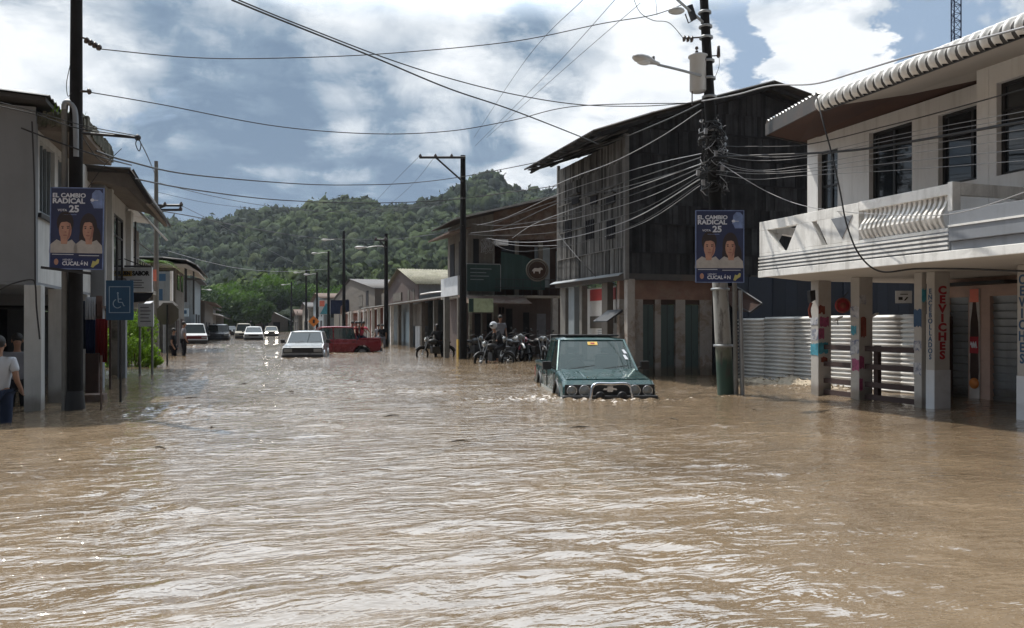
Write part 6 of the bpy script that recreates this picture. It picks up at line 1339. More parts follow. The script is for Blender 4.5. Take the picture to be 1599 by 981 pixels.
# ------------------------------------------------------------------ cables: (points px,py,D), radius m, label
def cable(pts_, r, lab, m_='cable', grp='overhead cables'):
    p3 = [P(*q) for q in pts_]; c = catenary(p3, 12); s_ = MB(); s_.tube(c, r*.72, 6); return tag(s_.build('cable', m_, origin=tuple(p3[0])), lab, 'cable', grp)
cb = [
 ([(150, 76, 12.8), (300, 90, 13.6), (430, 91, 14.2), (600, 84, 14.8), (800, 65, 15.2), (940, 37, 15.3), (1018, 24, 15.3), (1064, 8, 15.2)], .012, 'highest cable, from the left pole insulators across to the top of the right pole'),
 ([(133, 143, 12.8), (250, 163, 13.6), (430, 197, 14.6), (580, 209, 15.2), (700, 205, 15.6), (800, 188, 15.8), (900, 166, 15.6), (1085, 161, 15.3)], .012, 'cable from the middle of the left pole sagging across the sky to the right pole'),
 ([(362, 0, 9.0), (430, 28, 9.8), (580, 88, 11.5), (700, 138, 13), (800, 172, 14.5), (905, 213, 17), (935, 226, 18.0)], .016, 'thick cable running from the top of the sky down to the timber house roof'),
 ([(372, 0, 9.0), (460, 36, 10), (600, 90, 11.6), (700, 122, 13), (800, 147, 14), (900, 163, 14.8), (1000, 166, 15.2), (1090, 160, 15.3)], .012, 'cable from the top of the sky curving flat into the right pole'),
 ([(150, 236, 12.6), (200, 252, 14), (300, 273, 17), (462, 287, 22), (550, 289, 25), (640, 286, 28), (722, 276, 32), (850, 251, 26), (945, 225, 21), (1030, 192, 17.5), (1095, 162, 15.4)], .022, 'thick black cable sagging from the left house past the crossarm pole to the right pole'),
 ([(210, 279, 16), (300, 296, 20), (430, 312, 25), (560, 317, 29), (660, 315, 31), (723, 310, 32), (800, 300, 31), (872, 290, 30)], .024, 'second thick sagging cable passing the crossarm pole below the first'),
 ([(205, 322, 20), (300, 338, 24), (400, 358, 30), (500, 372, 38), (603, 374, 52), (690, 364, 36), (723, 352, 32)], .02, 'lower cable drooping to the pole in front of the canopy shops'),
 ([(250, 286, 22), (330, 306, 26), (420, 322, 30), (520, 331, 38), (600, 330, 42), (700, 318, 34)], .013, 'thin cable just below the second thick one'),
 ([(245, 300, 31), (330, 318, 34), (430, 328, 38), (540, 330, 42), (640, 322, 36), (723, 308, 32)], .011, 'thin cable from the concrete pole crossarm to the crossarm pole'),
 ([(133, 300, 12.8), (160, 262, 12.9), (190, 232, 13)], .008, 'short cable under the left pole bracket'),
 ([(0, 166, 11.8), (60, 180, 12.1), (120, 200, 12.5), (215, 214, 12.6)], .012, 'cable along the left house to the bracket arm tip'),
 ([(0, 160, 11.9), (60, 176, 12.2), (130, 196, 12.6), (213, 212, 12.7)], .010, 'thin cable just above the one reaching the bracket arm tip'),
 ([(33, 200, 12.3), (90, 222, 12.5), (160, 246, 12.9), (205, 258, 14.5)], .018, 'cable from under the mossy ledge to the second house roof'),
 ([(217, 218, 12.7), (232, 248, 16), (243, 275, 31)], .012, 'cable dropping from the bracket arm tip to the concrete pole'),
 ([(130, 215, 12.6), (150, 245, 12.9), (166, 256, 13.2)], .01, 'slack cable under the ledge right of the left pole'),
 ([(247, 320, 31), (262, 345, 31), (276, 375, 32), (290, 392, 36)], .01, 'slack cable below the concrete pole crossarm'),
 ([(262, 392, 42), (320, 408, 48), (380, 420, 55), (450, 424, 66), (513, 420, 100)], .02, 'pale cable from the curved roof house across the lower hill', 'cable_light'),
 ([(285, 322, 31), (400, 380, 50), (495, 430, 110)], .014, 'cable from the concrete pole toward the distant poles'),
 ([(655, 244, 31.9), (600, 300, 42), (537, 368, 78)], .010, 'wire from the crossarm end down toward the pole behind the red pickup'),
 ([(680, 244, 31.9), (620, 310, 45), (537, 372, 80)], .010, 'wire from the crossarm middle down to the pole behind the red pickup'),
 ([(603, 372, 52), (570, 378, 65), (537, 366, 82)], .016, 'cable between the canopy pole and the next pole'),
 ([(537, 366, 82), (524, 384, 90), (513, 396, 98)], .016, 'cable between the pole behind the pickup and the thin one left of it'),
 ([(513, 396, 98), (503, 418, 105), (495, 428, 112)], .016, 'cable from the thin pole to the distant ones'),
 ([(910, 0, 12), (820, 95, 18), (740, 215, 30)], .007, 'faint wire crossing the sky down toward the crossarm pole'),
 ([(960, 0, 12), (860, 110, 18), (742, 228, 30)], .007, 'second faint wire crossing the sky toward the crossarm pole'),
 ([(1000, 5, 13), (890, 100, 18), (760, 215, 28)], .007, 'third faint wire crossing the sky, from above the right pole'),
 ([(990, 0, 14.6), (1000, 20, 14.8), (1020, 32, 15), (1045, 36, 15.1), (1067, 60, 15.2)], .009, 'looping jumper cable ending at the right pole insulators'),
 ([(1024, 0, 15), (1026, 24, 15.0)], .006, 'short vertical wire hanging above the jumper loop'),
 ([(1096, 158, 15.2), (1150, 148, 13.8), (1205, 134, 12.8), (1272, 131, 11.9), (1340, 112, 11.0), (1420, 88, 10.0), (1510, 66, 9.2), (1610, 40, 8.3)], .018, 'twisted grey cable running along the scalloped eave', 'cable_light'),
 ([(1275, 150, 11.8), (1285, 190, 11.6), (1300, 245, 11.5), (1312, 300, 11.4), (1322, 350, 11.3), (1342, 398, 11.2), (1375, 424, 11.3), (1430, 420, 11.2), (1500, 420, 10.8), (1610, 424, 10)], .018, 'black cable looping down over the white balcony'),
 ([(1118, 245, 15.2), (1180, 243, 14.4), (1258, 240, 13.6), (1340, 234, 12.4), (1424, 221, 11.2), (1520, 204, 10), (1610, 188, 9.2)], .026, 'thick black cable crossing in front of the upper windows'),
 ([(1118, 228, 15.2), (1170, 229, 14.5), (1258, 226, 13.6), (1380, 198, 12), (1480, 172, 10.6), (1610, 136, 9.2)], .012, 'cable rising across the upper wall to the right edge'),
]
for c_ in cb: cable(*c_[:3], **({'m_': c_[3]} if len(c_) > 3 else {}))
labs = ['topmost', 'second', 'third', 'fourth', 'fifth', 'sixth']
for i, (ya_, yb_, yc_) in enumerate(((236, 246, 172), (243, 250, 181), (252, 262, 200), (258, 268, 214), (266, 272, 232), (272, 278, 250))):
    cable([(1118, ya_, 15.2), (1180, yb_+random.uniform(-4, 5), 14.6), (1258, yb_-4, 13.7), (1400, (yb_+yc_)/2+2, 11.6), (1610, yc_, 9.3)], .0065, labs[i]+' of the thin grey wires crossing the white house upper wall', 'cable_light', 'thin wires across the white house')
cable([(1122, 253, 15.1), (1160, 278, 14.6), (1205, 303, 14.2), (1258, 322, 13.4), (1345, 333, 11.6), (1480, 335, 9.9), (1610, 297, 8.8)], .009, 'pale wire drooping from the right pole to the balcony', 'cable_light')
# fan of cables from the right pole to the green-board house and the crossarm pole
fan = [((1095, 262), (1000, 300), (880, 338), (790, 352), (738, 350)), ((1095, 268), (1000, 312), (880, 345), (790, 358), (735, 364)), ((1093, 275), (990, 332), (870, 362), (780, 368), (732, 366)), ((1093, 280), (980, 345), (870, 375), (800, 378), (760, 372)),
       ((1095, 285), (990, 352), (880, 385), (800, 392), (760, 374)), ((1095, 240), (1000, 262), (880, 300), (790, 340), (745, 352)), ((1095, 246), (990, 280), (870, 318), (800, 350), (765, 362)), ((1093, 290), (1000, 350), (900, 380), (820, 384), (770, 378)),
       ((1080, 262), (960, 296), (876, 312), (800, 338), (768, 352)), ((1095, 256), (1000, 290), (880, 332), (830, 352), (800, 372)), ((1095, 172), (1030, 215), (960, 252), (900, 275), (860, 292))]
fl_ = ['highest', 'second highest', 'third', 'fourth', 'fifth', 'sixth', 'seventh', 'eighth', 'ninth', 'lowest']
order = sorted(range(len(fan)-1), key=lambda i: fan[i][2][1])
for rk, i in enumerate(order):
    f = fan[i]; ds = (15.1, 19, 24, 28.5, 31.5); cable([(p_[0], p_[1], d_) for p_, d_ in zip(f, ds)], .011 if i % 3 else .016, fl_[rk]+' cable of the fan sweeping from the right pole to the green-board house', 'cable_light' if i % 2 else 'cable', 'fan of cables in front of the timber house')
f = fan[-1]; cable([(p_[0], p_[1], d_) for p_, d_ in zip(f, (15.2, 16.5, 17.2, 18.5, 20))], .012, 'single cable slanting down across the timber house from the pole top', 'cable_light')
cable([(872, 366, 23), (900, 400, 20.5), (930, 432, 20.0)], .014, 'short black cable slanting across the timber house street wall')
# =================================================================== vehicles (local frame: +y = forward, z = 0 at the road)
def arc(cy, cz, r, a0, a1, n=10): return [(cy+r*math.cos(R(a0+(a1-a0)*i/n)), cz+r*math.sin(R(a0+(a1-a0)*i/n))) for i in range(n+1)]
def vehicle(name, label, cat, pos, heading, S_, water=0.48, group=None, detail=2):
    """S_: dict of dimensions. heading: direction the nose points, world xy"""
    t = thing(name, label, cat, (pos[0], pos[1], -water), group, math.atan2(-heading[0], heading[1]), local=True)
    L, Wd, bt, hood, belt, roof = S_['L'], S_['W'], S_['bottom'], S_['hood'], S_['belt'], S_['roof']
    f = L/2; yr = -L/2; wr = S_.get('wr', .34); ya, yb = f-S_['fo'], yr+S_['ro']; body = S_['body']; hw = Wd/2
    kind = S_['kind']; cowl = S_['cowl']; cabback = S_['cabback']
    # side profile with arches, from front bottom round clockwise
    prof = [(f-.02, bt+.05), (f, bt+.28), (f-.03, hood-.10), (f-.14, hood)]
    prof += [(cowl+.02, belt)]
    if kind == 'pickup': prof += [(cabback-.05, belt), (cabback-.051, belt-.0), (yr+.02, belt-.01), (yr, belt-.1), (yr, bt+.12)]
    else: prof += [(yr+.08, belt), (yr, belt-.12), (yr, bt+.12)]
    prof += [(yb-wr-.07, bt)] + arc(yb, wr-.01, wr+.06, 190, -10)[0:0] + [(y, max(z, bt)) for y, z in arc(yb, wr, wr+.07, 180, 0, 12)] + [(y, max(z, bt)) for y, z in arc(ya, wr, wr+.07, 180, 0, 12)]
    q = []; 
    for a in prof:
        if not q or (abs(a[0]-q[-1][0])+abs(a[1]-q[-1][1])) > .004: q.append(a)
    prof = q
    s_ = MB(); n = len(prof)
    # slightly tumbled sides: three slices across
    lay = [(-hw+.05, .0), (-hw, .0)]
    def ring(x, sh): return [(x*(1-.05*max(0, (z-belt*.72))/.4) if True else x, y, z) for y, z in prof]
    s_.add(ring(-hw, 0)+ring(hw, 0), [tuple(range(n)), tuple(range(n, 2*n))[::-1]]+[(i, n+i, n+(i+1) % n, (i+1) % n) for i in range(n)])
    s_.build('body', body, t, bevel=.075, seg=4)
    # lower side trim
    if S_.get('dirty'):
        for sx in (-1, 1):
            s_ = MB(); y0, y1 = yb+wr+.10, ya-wr-.10; s_.box(sx*(hw+.004), sx*(hw+.014), y0, y1, bt+.02, bt+.22); s_.build('sill_trim', 'car_dirt', t)
    # greenhouse
    ws, wtop, rt_b, rb = S_['ws'], S_['wtop'], S_['rtop'], S_['rbase']      # y of windscreen base/top, roof rear top, rear base
    xb, xt = hw-.07, hw-.20
    P8 = lambda y, z: xb+(xt-xb)*(z-belt)/(roof-belt)
    s_ = MB(); rz = roof-.05
    rp_ = [(wtop+.02, rz-.01), (wtop-.12, roof-.01), (0.5*(wtop+rt_b), roof+.012), (rt_b+.1, roof-.01), (rt_b, rz-.01)]
    nx_ = 6; vs = []
    for (y, z) in rp_:
        for j in range(nx_+1):
            u = -1+2*j/nx_; vs.append((u*(xt+.02), y, z-.035*abs(u)**4))
    s_.smooth = True
    s_.add(vs, [(i*(nx_+1)+j, i*(nx_+1)+j+1, (i+1)*(nx_+1)+j+1, (i+1)*(nx_+1)+j) for i in range(len(rp_)-1) for j in range(nx_)])
    rf = s_.build('roof', S_.get('roofm', body), t, solid=.035)
    s_ = MB(); pl = .032
    posts = []
    for sx in (-1, 1):
        posts.append([(sx*xb, ws, belt-.02), (sx*xt, wtop, rz)]); posts.append([(sx*xb, rb, belt-.02), (sx*xt, rt_b, rz)])
        for ym in S_['bp']: posts.append([(sx*(xb), ym, belt-.02), (sx*xt, ym, rz)])
        s_.tube([(sx*xt, wtop, rz), (sx*xt, rt_b, rz)], pl*.9, 6)
    for pp in posts: s_.tube(pp, pl, 6)
    s_.tube([(-xt, wtop, rz), (xt, wtop, rz)], pl*.8, 6); s_.tube([(-xt, rt_b, rz), (xt, rt_b, rz)], pl*.8, 6)
    s_.build('pillars', S_.get('pillm', body), t)
    gm = S_.get('glass', 'car_glass_dark')
    s_ = MB(); s_.add([(-xb, ws+.01, belt), (xb, ws+.01, belt), (xt, wtop+.01, rz), (-xt, wtop+.01, rz)], [(0, 1, 2, 3)]); wsn = s_.build('windscreen', gm, t)
    s_ = MB(); s_.add([(-xb, rb-.0, belt), (xb, rb, belt), (xt, rt_b, rz), (-xt, rt_b, rz)], [(0, 3, 2, 1)]); s_.build('rear_window', gm, t)
    for sx in (-1, 1):
        edges = [ws]+S_['bp']+[rb]; tops = [wtop]+S_['bp']+[rt_b]
        for i in range(len(edges)-1):
            s_ = MB(); s_.add([(sx*(xb+.004), edges[i]-.03, belt), (sx*(xb+.004), edges[i+1]+.03, belt), (sx*(xt+.004), tops[i+1]+.03, rz), (sx*(xt+.004), tops[i]-.03, rz)], [(0, 1, 2, 3) if sx < 0 else (3, 2, 1, 0)]); s_.build('side_window', gm if not (S_.get('opened') and i == 0) else 'car_glass_dark', t)
    if detail > 1:
        s_ = MB()                                     # seats, dash, wheel
        for sx in (-.36, .36): s_.box(sx-.24, sx+.24, ws-1.0, ws-.85, belt-.3, belt+.28); s_.box(sx-.12, sx+.12, ws-.98, ws-.9, belt+.3, belt+.42); s_.box(sx-.24, sx+.24, ws-1.0, ws-.5, belt-.5, belt-.3)
        s_.box(-xb+.03, xb-.03, ws-.38, ws-.03, belt-.2, belt+.015); s_.build('interior', 'seat_cloth', t, bevel=.03)
        s_ = MB(); s_.torus(.18, .014, frame((.36, ws-.5, belt+.05), (1, 0, 0), (0, .5, 1)), 20, 6); s_.build('steering_wheel', 'trim', t)
    # wheels
    for (yy_, nm) in ((ya, 'wheel'), (yb, 'wheel')):
        for sx in (-1, 1):
            M_ = frame((sx*(hw-.11), yy_, wr), (0, 1, 0), (sx, 0, 0)); s_ = MB()
            s_.lathe([(wr*.6, -.10), (wr*.93, -.10), (wr, -.06), (wr, .06), (wr*.93, .10), (wr*.6, .10)], 28, M_); wh_ = s_.build('wheel', 'tyre', t)
            s_ = MB(); s_.lathe([(wr*.6, .085), (wr*.52, .06), (wr*.2, .05), (wr*.18, .09), (0, .095)], 20, M_)
            for k in range(6):
                a = R(60*k); s_.box(wr*.2, wr*.56, -.025, .025, .055, .08, M_ @ Matrix.Rotation(a, 4, 'Z'))
            s_.build('rim', 'grey_metal', wh_)
    for (yy_,) in ((ya,), (yb,)):
        for sx in (-1, 1):
            s_ = MB(); pts_ = [(sx*(hw+.005), y, z) for y, z in arc(yy_, wr, wr+.085, 172, 8, 14)]; s_.tube(pts_, .028, 6); s_.build('wheel_arch', S_.get('archm', body), t)
            s_ = MB(); s_.box(sx*(hw-.30), sx*(hw-.01)-sx*.02, yy_-wr-.05, yy_+wr+.05, bt+.02, wr+wr+.02); s_.build('wheel_well', 'trim', t) if False else None
    # front
    zh = S_['lamp_z']
    s_ = MB(); s_.box(-hw+.04, hw-.04, f-.01, f+.012, zh-.11, zh+.11); gr = s_.build('grille', S_.get('grillm', 'trim'), t, bevel=.006)
    s_ = MB()
    for k in range(4): s_.box(-.42, .42, f+.0125, f+.018, zh-.08+.045*k, zh-.065+.045*k)
    s_.build('grille_bars', 'dark_metal', gr)
    for sx in (-1, 1):
        if S_.get('round'):
            for xx, rr in ((hw-.17, .082), (hw-.40, .092)):
                M_ = frame((sx*xx, f+.012, zh), (1, 0, 0), (0, 1, 0)); s_ = MB(); s_.lathe([(rr+.012, -.02), (rr+.012, .012), (rr, .014), (rr, .0)], 20, M_); hl = s_.build('headlight', 'chrome', t); s_ = MB(); s_.lathe([(rr, .002), (rr*.7, .016), (0, .024)], 20, M_); s_.build('lens', 'lens' if not (sx == 1) else 'lens', hl)
        else:
            s_ = MB(); s_.box(sx*(hw-.40), sx*(hw-.07), f-.0, f+.03, zh-.07, zh+.07); s_.build('headlight', 'lit_lamp' if S_.get('lit') else 'lens', t, bevel=.015)
    s_ = MB(); s_.box(-hw-.01, hw+.01, f-.06, f+.11, bt+.03, bt+.24); s_.build('front_bumper', S_.get('bumperm', 'trim'), t, bevel=.03)
    s_ = MB(); s_.box(-hw, hw, yr-.08, yr+.03, bt+.08, bt+.24); s_.build('rear_bumper', S_.get('bumperm', 'trim'), t, bevel=.02)
    for sx in (-1, 1):
        s_ = MB(); s_.box(sx*(hw-.12), sx*(hw-.01), yr-.012, yr+.02, belt-.35, belt-.1); s_.build('tail_light', 'red_vinyl', t, bevel=.008)
        s_ = MB(); s_.box(sx*(hw+.03), sx*(hw+.20), ws-.22, ws-.12, belt+.01, belt+.17); s_.tube([(sx*(hw-.05), ws-.17, belt+.02), (sx*(hw+.06), ws-.17, belt+.06)], .018, 6); s_.build('mirror', 'trim', t, bevel=.02)
    if detail > 1:
        # bonnet panel, door lines, handles, wipers
        s_ = MB(); z_f, z_b = hood, belt
        s_.prism([(-hw+.10, f-.18, z_f+.003), (hw-.10, f-.18, z_f+.003), (hw-.13, cowl+.06, z_b+.008), (-hw+.13, cowl+.06, z_b+.008)], (0, 0, .022)); bn = s_.build('bonnet', body, t, bevel=.012, seg=3)
        for sx in (-1, 1): s_ = MB(); s_.prism([(sx*.34, f-.25, z_f+.026), (sx*.40, f-.25, z_f+.026), (sx*.46, cowl+.2, z_b+.02), (sx*.38, cowl+.2, z_b+.02)], (0, 0, .014)); s_.build('bonnet_crease', body, bn, bevel=.006)
        for sx in (-1, 1):
            ed = [ws-.02]+S_['bp']+[rb+.0]
            for i in range(len(ed)-1):
                s_ = MB(); 
                for yq in (ed[i], ed[i+1]): s_.box(sx*(hw-.012), sx*(hw+.003), yq-.006, yq+.006, bt+.05, belt-.03)
                s_.box(sx*(hw-.012), sx*(hw+.0031), ed[i+1]+.0065, ed[i]-.0065, bt+.05, bt+.06); dr = s_.build('door', 'trim', t)
                s_ = MB(); s_.box(sx*(hw+.0), sx*(hw+.03), ed[i+1]+.1, ed[i+1]+.24, belt-.17, belt-.135); s_.build('handle', 'trim', dr, bevel=.006)
        s_ = MB(); s_.tube([(-.1, ws+.05, belt+.03), (-.62, ws-.02, belt+.09)], .008, 5); s_.tube([(.55, ws+.05, belt+.03), (.05, ws-.02, belt+.09)], .008, 5); s_.build('wiper', 'trim', wsn)
    if kind == 'pickup':
        s_ = MB(); y0, y1 = yr+.06, cabback-.10      # open bed: dark well + rails
        s_.box(-hw+.10, hw-.10, y0, y1, belt+.004, belt+.008); s_.build('bed_floor', 'trim', t)
        s_ = MB()
        for sx in (-1, 1): s_.box(sx*(hw-.10), sx*(hw-.01), y0, y1, belt-.02, belt+.05)
        s_.box(-hw+.02, hw-.02, yr-.0, yr+.06, belt-.02, belt+.05); s_.build('bed_rail', body, t, bevel=.01)
        s_ = MB(); s_.tube([(-xt, cabback-.14, belt), (-xt, cabback-.14, roof+.03), (xt, cabback-.14, roof+.03), (xt, cabback-.14, belt)], .03, 8); s_.build('roll_bar', 'trim', t)
    return t, dict(f=f, hw=hw, yr=yr, belt=belt, roof=roof, ws=ws, wtop=wtop, xb=xb, xt=xt, zh=zh)
def camdir(u, v):                                     # camera-plane direction (right, away) -> world xy
    return (u*CS+v*SN, -u*SN+v*CS)
# green pickup, nose toward us
Sg = dict(kind='pickup', L=4.85, W=1.72, bottom=.36, hood=.86, belt=.98, roof=1.60, fo=.80, ro=1.1, cowl=1.22, cabback=-.75, body='car_green', ws=1.20, wtop=.55, rtop=-.62, rbase=-.75, bp=[.0], lamp_z=.68, glass='car_glass', round=True, wr=.36, archm='trim', dirty=True, bumperm='trim', opened=True, pillm='car_green')
hd = camdir(.075, -.997); c0 = P(952, 622, 14.45)
pk, g_ = vehicle('green_pickup', 'dark teal-green pickup truck driving toward us through the flood with a chrome bull bar', 'pickup truck', (c0.x-hd[0]*2.42, c0.y-hd[1]*2.42), hd, Sg, water=.52)
f, hw, zh = g_['f'], g_['hw'], g_['zh']
s_ = MB(); s_.tube(catenary([(-.38, f+.16, .30), (-.37, f+.17, .62), (-.30, f+.15, .80), (0, f+.15, .81), (.30, f+.15, .80), (.37, f+.17, .62), (.38, f+.16, .30)], 6), .03, 10); s_.build('bull_bar', 'chrome', pk)
for sx in (-1, 1):
    s_ = MB(); M_ = frame((sx*.20, f+.13, .59), (1, 0, 0), (0, 1, 0)); s_.lathe([(.02, -.06), (.08, -.04), (.085, .03), (.07, .045), (0, .05)], 18, M_); s_.build('fog_lamp', 'dark_metal', pk)
s_ = MB(); s_.prism([(x*.13, f+.03, .71+z*.05) for x, z in ((-1, -.35), (-.4, -.35), (-.4, -1), (.4, -1), (.4, -.35), (1, -.35), (.85, .35), (.4, .35), (.4, 1), (-.4, 1), (-.4, .35), (-.85, .35))], (0, .012, 0)); s_.build('cross_emblem', 'chrome', pk)
s_ = MB(); ws, wt, be, ro = g_['ws'], g_['wtop'], g_['belt'], g_['roof']
def onws(x, k): return Vector((x, ws+.02+(wt-ws)*k, be+(ro-.05-be)*k))
A_ = onws(.0, .86); s_.prism([onws(.10, .84), onws(-.10, .84), onws(-.10, .95), onws(.10, .95)], (0, .006, .003)); st_ = s_.build('windscreen_sticker', 'sticker', pk)
s_ = MB(); s_.prism([onws(.04, .87)+Vector((0, .008, .003)), onws(-.04, .87)+Vector((0, .008, .003)), onws(-.04, .92)+Vector((0, .008, .003)), onws(.04, .92)+Vector((0, .008, .003))], (0, .003, .001)); s_.build('sticker_print', 'red_vinyl', st_)
for k0_, k1_ in ((.35, .5), (.55, .68)):
    s_ = MB(); s_.prism([onws(-.60, k0_), onws(-.66, k0_), onws(-.62, k1_), onws(-.57, k1_)], (0, .005, .003)); s_.build('windscreen_sticker', 'poster_white', pk)
s_ = MB(); s_.box(-.58, .50, -.35, .35, ro+.03, ro+.045)
for yq in (.33, -.3): s_.tube([(-.6, yq, ro+.05), (.6, yq, ro+.05)], .016, 6)
s_.build('roof_rack', 'trim', pk)
# silver wagon
Sw = dict(kind='wagon', L=4.3, W=1.66, bottom=.30, hood=.88, belt=.98, roof=1.50, fo=.78, ro=.8, cowl=1.02, cabback=-2.0, body='car_silver', ws=1.0, wtop=.42, rtop=-1.75, rbase=-2.02, bp=[-.05, -.95], lamp_z=.72, wr=.31, grillm='black_paint', bumperm='trim')
hd = camdir(.17, -.985); c0 = P(473, 556, 33.2); vehicle('silver_wagon', 'silver estate car pushing a bow wave just left of the red pickup', 'car', (c0.x-hd[0]*2.1, c0.y-hd[1]*2.1), hd, Sw, water=.42)
# red pickup across the street
Sr = dict(kind='pickup', L=4.5, W=1.75, bottom=.40, hood=1.02, belt=1.10, roof=1.72, fo=.70, ro=.95, cowl=1.30, cabback=-1.05, body='car_red', ws=1.30, wtop=.70, rtop=-.90, rbase=-1.03, bp=[.10], lamp_z=.8, glass='car_glass', wr=.37)
hd = camdir(-.86, -.30); hl_ = math.hypot(*hd); hd = (hd[0]/hl_, hd[1]/hl_)
c0 = P(521, 548, 40.5); rpk, gr_ = vehicle('red_pickup', 'dark red double-cab pickup turned across the street with people in its bed', 'pickup truck', (c0.x, c0.y), hd, Sr, water=.45)
RP = rpk
# distant vehicles
Ss = dict(kind='suv', L=4.4, W=1.72, bottom=.32, hood=.95, belt=1.05, roof=1.62, fo=.8, ro=.85, cowl=1.05, cabback=-2.0, body='car_black', ws=1.05, wtop=.6, rtop=-1.9, rbase=-2.05, bp=[0., -1.0], lamp_z=.75, wr=.33, grillm='black_paint')
def far(px, pyb, S0, lab, nm='parked_car', cat='car', ang=0.0, wt=.25, **kw):
    S1 = dict(S0); S1.update(kw); D = DW(pyb); c = P(px, pyb, D); a = math.atan2(c.x*0+(-.33), 1)+R(ang); d = camdir(.30*math.cos(R(ang))+math.sin(R(ang)), -.95)
    l = math.hypot(*d); d = (d[0]/l, d[1]/l); return vehicle(nm, lab, cat, (c.x-d[0]*2.1, c.y-d[1]*2.1), d, S1, water=wt, detail=1)
far(339, 531.5, dict(Ss, kind='suv'), 'black four-wheel drive with a pale bonnet on the far left of the street', 'suv', 'car', 0, .3, W=1.95, roof=1.7, roofm='car_silver')
far(396, 531, Sw, 'small white car coming toward us in the middle of the far street', body='car_white', wt=.3)
far(380, 529, Ss, 'tan van just left of the small white far car', 'van', 'van', 0, .3, body='car_tan', roof=1.8, W=1.6)
far(424, 525, Sw, 'far car with one blazing headlight left of the silver estate car', body='car_tan', lit=True, wt=.3)
far(359, 524, Sw, 'dark car half hidden behind the black four-wheel drive', body='car_black', wt=.3)
far(303, 537, dict(Ss, kind='suv'), 'red and white truck parked at the left kerb', 'small_truck', 'truck', 6, .3, body='car_white', grillm='cloth_red', roof=1.75, W=1.8, hood=1.0)
far(318, 531, Sw, 'black car tucked between the red and white truck and the four-wheel drive', body='car_black', wt=.3)
# motorcycles
def motorcycle(name, label, pos, heading, water=.35, tank='black_paint', group=None, lamp=False):
    t = thing(name, label, 'motorcycle', (pos[0], pos[1], -water), group, math.atan2(-heading[0], heading[1]), local=True)
    for y in (.62, -.62):
        M_ = frame((0, y, .30), (0, 1, 0), (0, 0, 1)); s_ = MB(); s_.torus(.26, .045, M_, 24, 8); w_ = s_.build('wheel', 'tyre', t)
        s_ = MB(); s_.lathe([(.04, -.05), (.05, 0), (.04, .05)], 10, frame((0, y, .30), (0, 1, 0), (1, 0, 0)))
        for k in range(8): a = R(45*k); s_.tube([(0, y, .3), (0, y+.24*math.cos(a), .3+.24*math.sin(a))], .006, 4)
        s_.torus(.225, .012, M_, 20, 6); s_.build('rim', 'grey_metal', w_)
    s_ = MB(); s_.tube([(0, .36, .9), (0, .1, .52), (0, -.2, .42), (0, -.62, .3)], .025, 6); s_.tube([(0, .34, .85), (0, -.1, .72), (0, -.7, .78)], .022, 6); s_.tube([(0, -.15, .72), (0, -.2, .42)], .02, 6); s_.build('frame', 'dark_metal', t)
    s_ = MB()
    for sx in (-.07, .07): s_.tube([(sx, .62, .30), (sx, .40, .82), (sx, .34, .98)], .02, 6)
    s_.build('fork', 'grey_metal', t)
    s_ = MB(); s_.tube(catenary([(-.36, .18, 1.02), (-.22, .30, 1.06), (0, .34, 1.0), (.22, .30, 1.06), (.36, .18, 1.02)], 4), .014, 6); s_.tube([(-.25, .3, 1.05), (-.30, .30, 1.2)], .006, 4); s_.tube([(.25, .3, 1.05), (.30, .30, 1.2)], .006, 4); s_.ell((-.31, .3, 1.22), (.05, .01, .035)); s_.ell((.31, .3, 1.22), (.05, .01, .035)); s_.build('handlebar', 'dark_metal', t)
    s_ = MB(); s_.ell((0, .12, .82), (.14, .27, .13)); s_.build('fuel_tank', tank, t)
    s_ = MB(); s_.ell((0, -.36, .80), (.13, .38, .06)); s_.build('seat', 'black_paint', t)
    s_ = MB(); s_.box(-.13, .13, -.15, .2, .32, .62); s_.tube([(.12, .1, .4), (.16, -.2, .32), (.17, -.75, .38)], .04, 8); s_.build('engine', 'dark_metal', t, bevel=.03)
    s_ = MB(); s_.lathe([(.02, -.08), (.09, -.02), (.095, .03), (0, .045)], 14, frame((0, .46, .92), (1, 0, 0), (0, 1, 0))); s_.build('headlamp', 'lens', t)
    for y, a0, a1 in ((.62, 30, 130), (-.62, 60, 160)):
        s_ = MB(); M_ = frame((0, y, .30), (0, 1, 0), (0, 0, 1)); pts_ = [M_ @ Vector((.33*math.cos(R(a0+(a1-a0)*i/8)), 0, .33*math.sin(R(a0+(a1-a0)*i/8)))) for i in range(9)]; s_.tube(pts_, .045, 6); s_.build('mudguard', tank, t)
    return t
def mbike(px, py, D, ang, lab, **kw):
    c = P(px, py, D); return motorcycle('motorcycle', lab, (c.x, c.y), camdir(math.sin(R(ang)), -math.cos(R(ang))), **kw)
mbike(772, 566, 28.6, -50, 'black motorcycle ridden by the man in the white helmet', water=.25)
G_ = 'motorcycles parked under the corner house'
mbike(797, 556, 30.2, -30, 'black motorcycle parked just right of the helmeted rider', group=G_, water=.1, tank='car_black')
mbike(806, 552, 31.2, 20, 'motorcycle with a silver tank in the middle of the parked row', group=G_, water=.0, tank='car_silver')
mbike(820, 552, 31.4, -15, 'dark red motorcycle right of the silver-tanked one', group=G_, water=.05, tank='car_red')
mbike(837, 553, 31.2, 25, 'black motorcycle near the right end of the parked row', group=G_, water=.1)
mbike(853, 553, 31.4, -10, 'last black motorcycle by the pale drainpipe pillar', group=G_, water=.1)
mbike(741, 552, 32.0, 35, 'motorcycle parked right behind the crossarm pole', group=G_, water=.1)
mbike(589, 540, 48, 15, 'motorcycle beside the canopy pole', group=None, water=.3)
mbike(680, 556, 34.5, -60, 'dark motorcycle pushed by the person in black', water=.2)
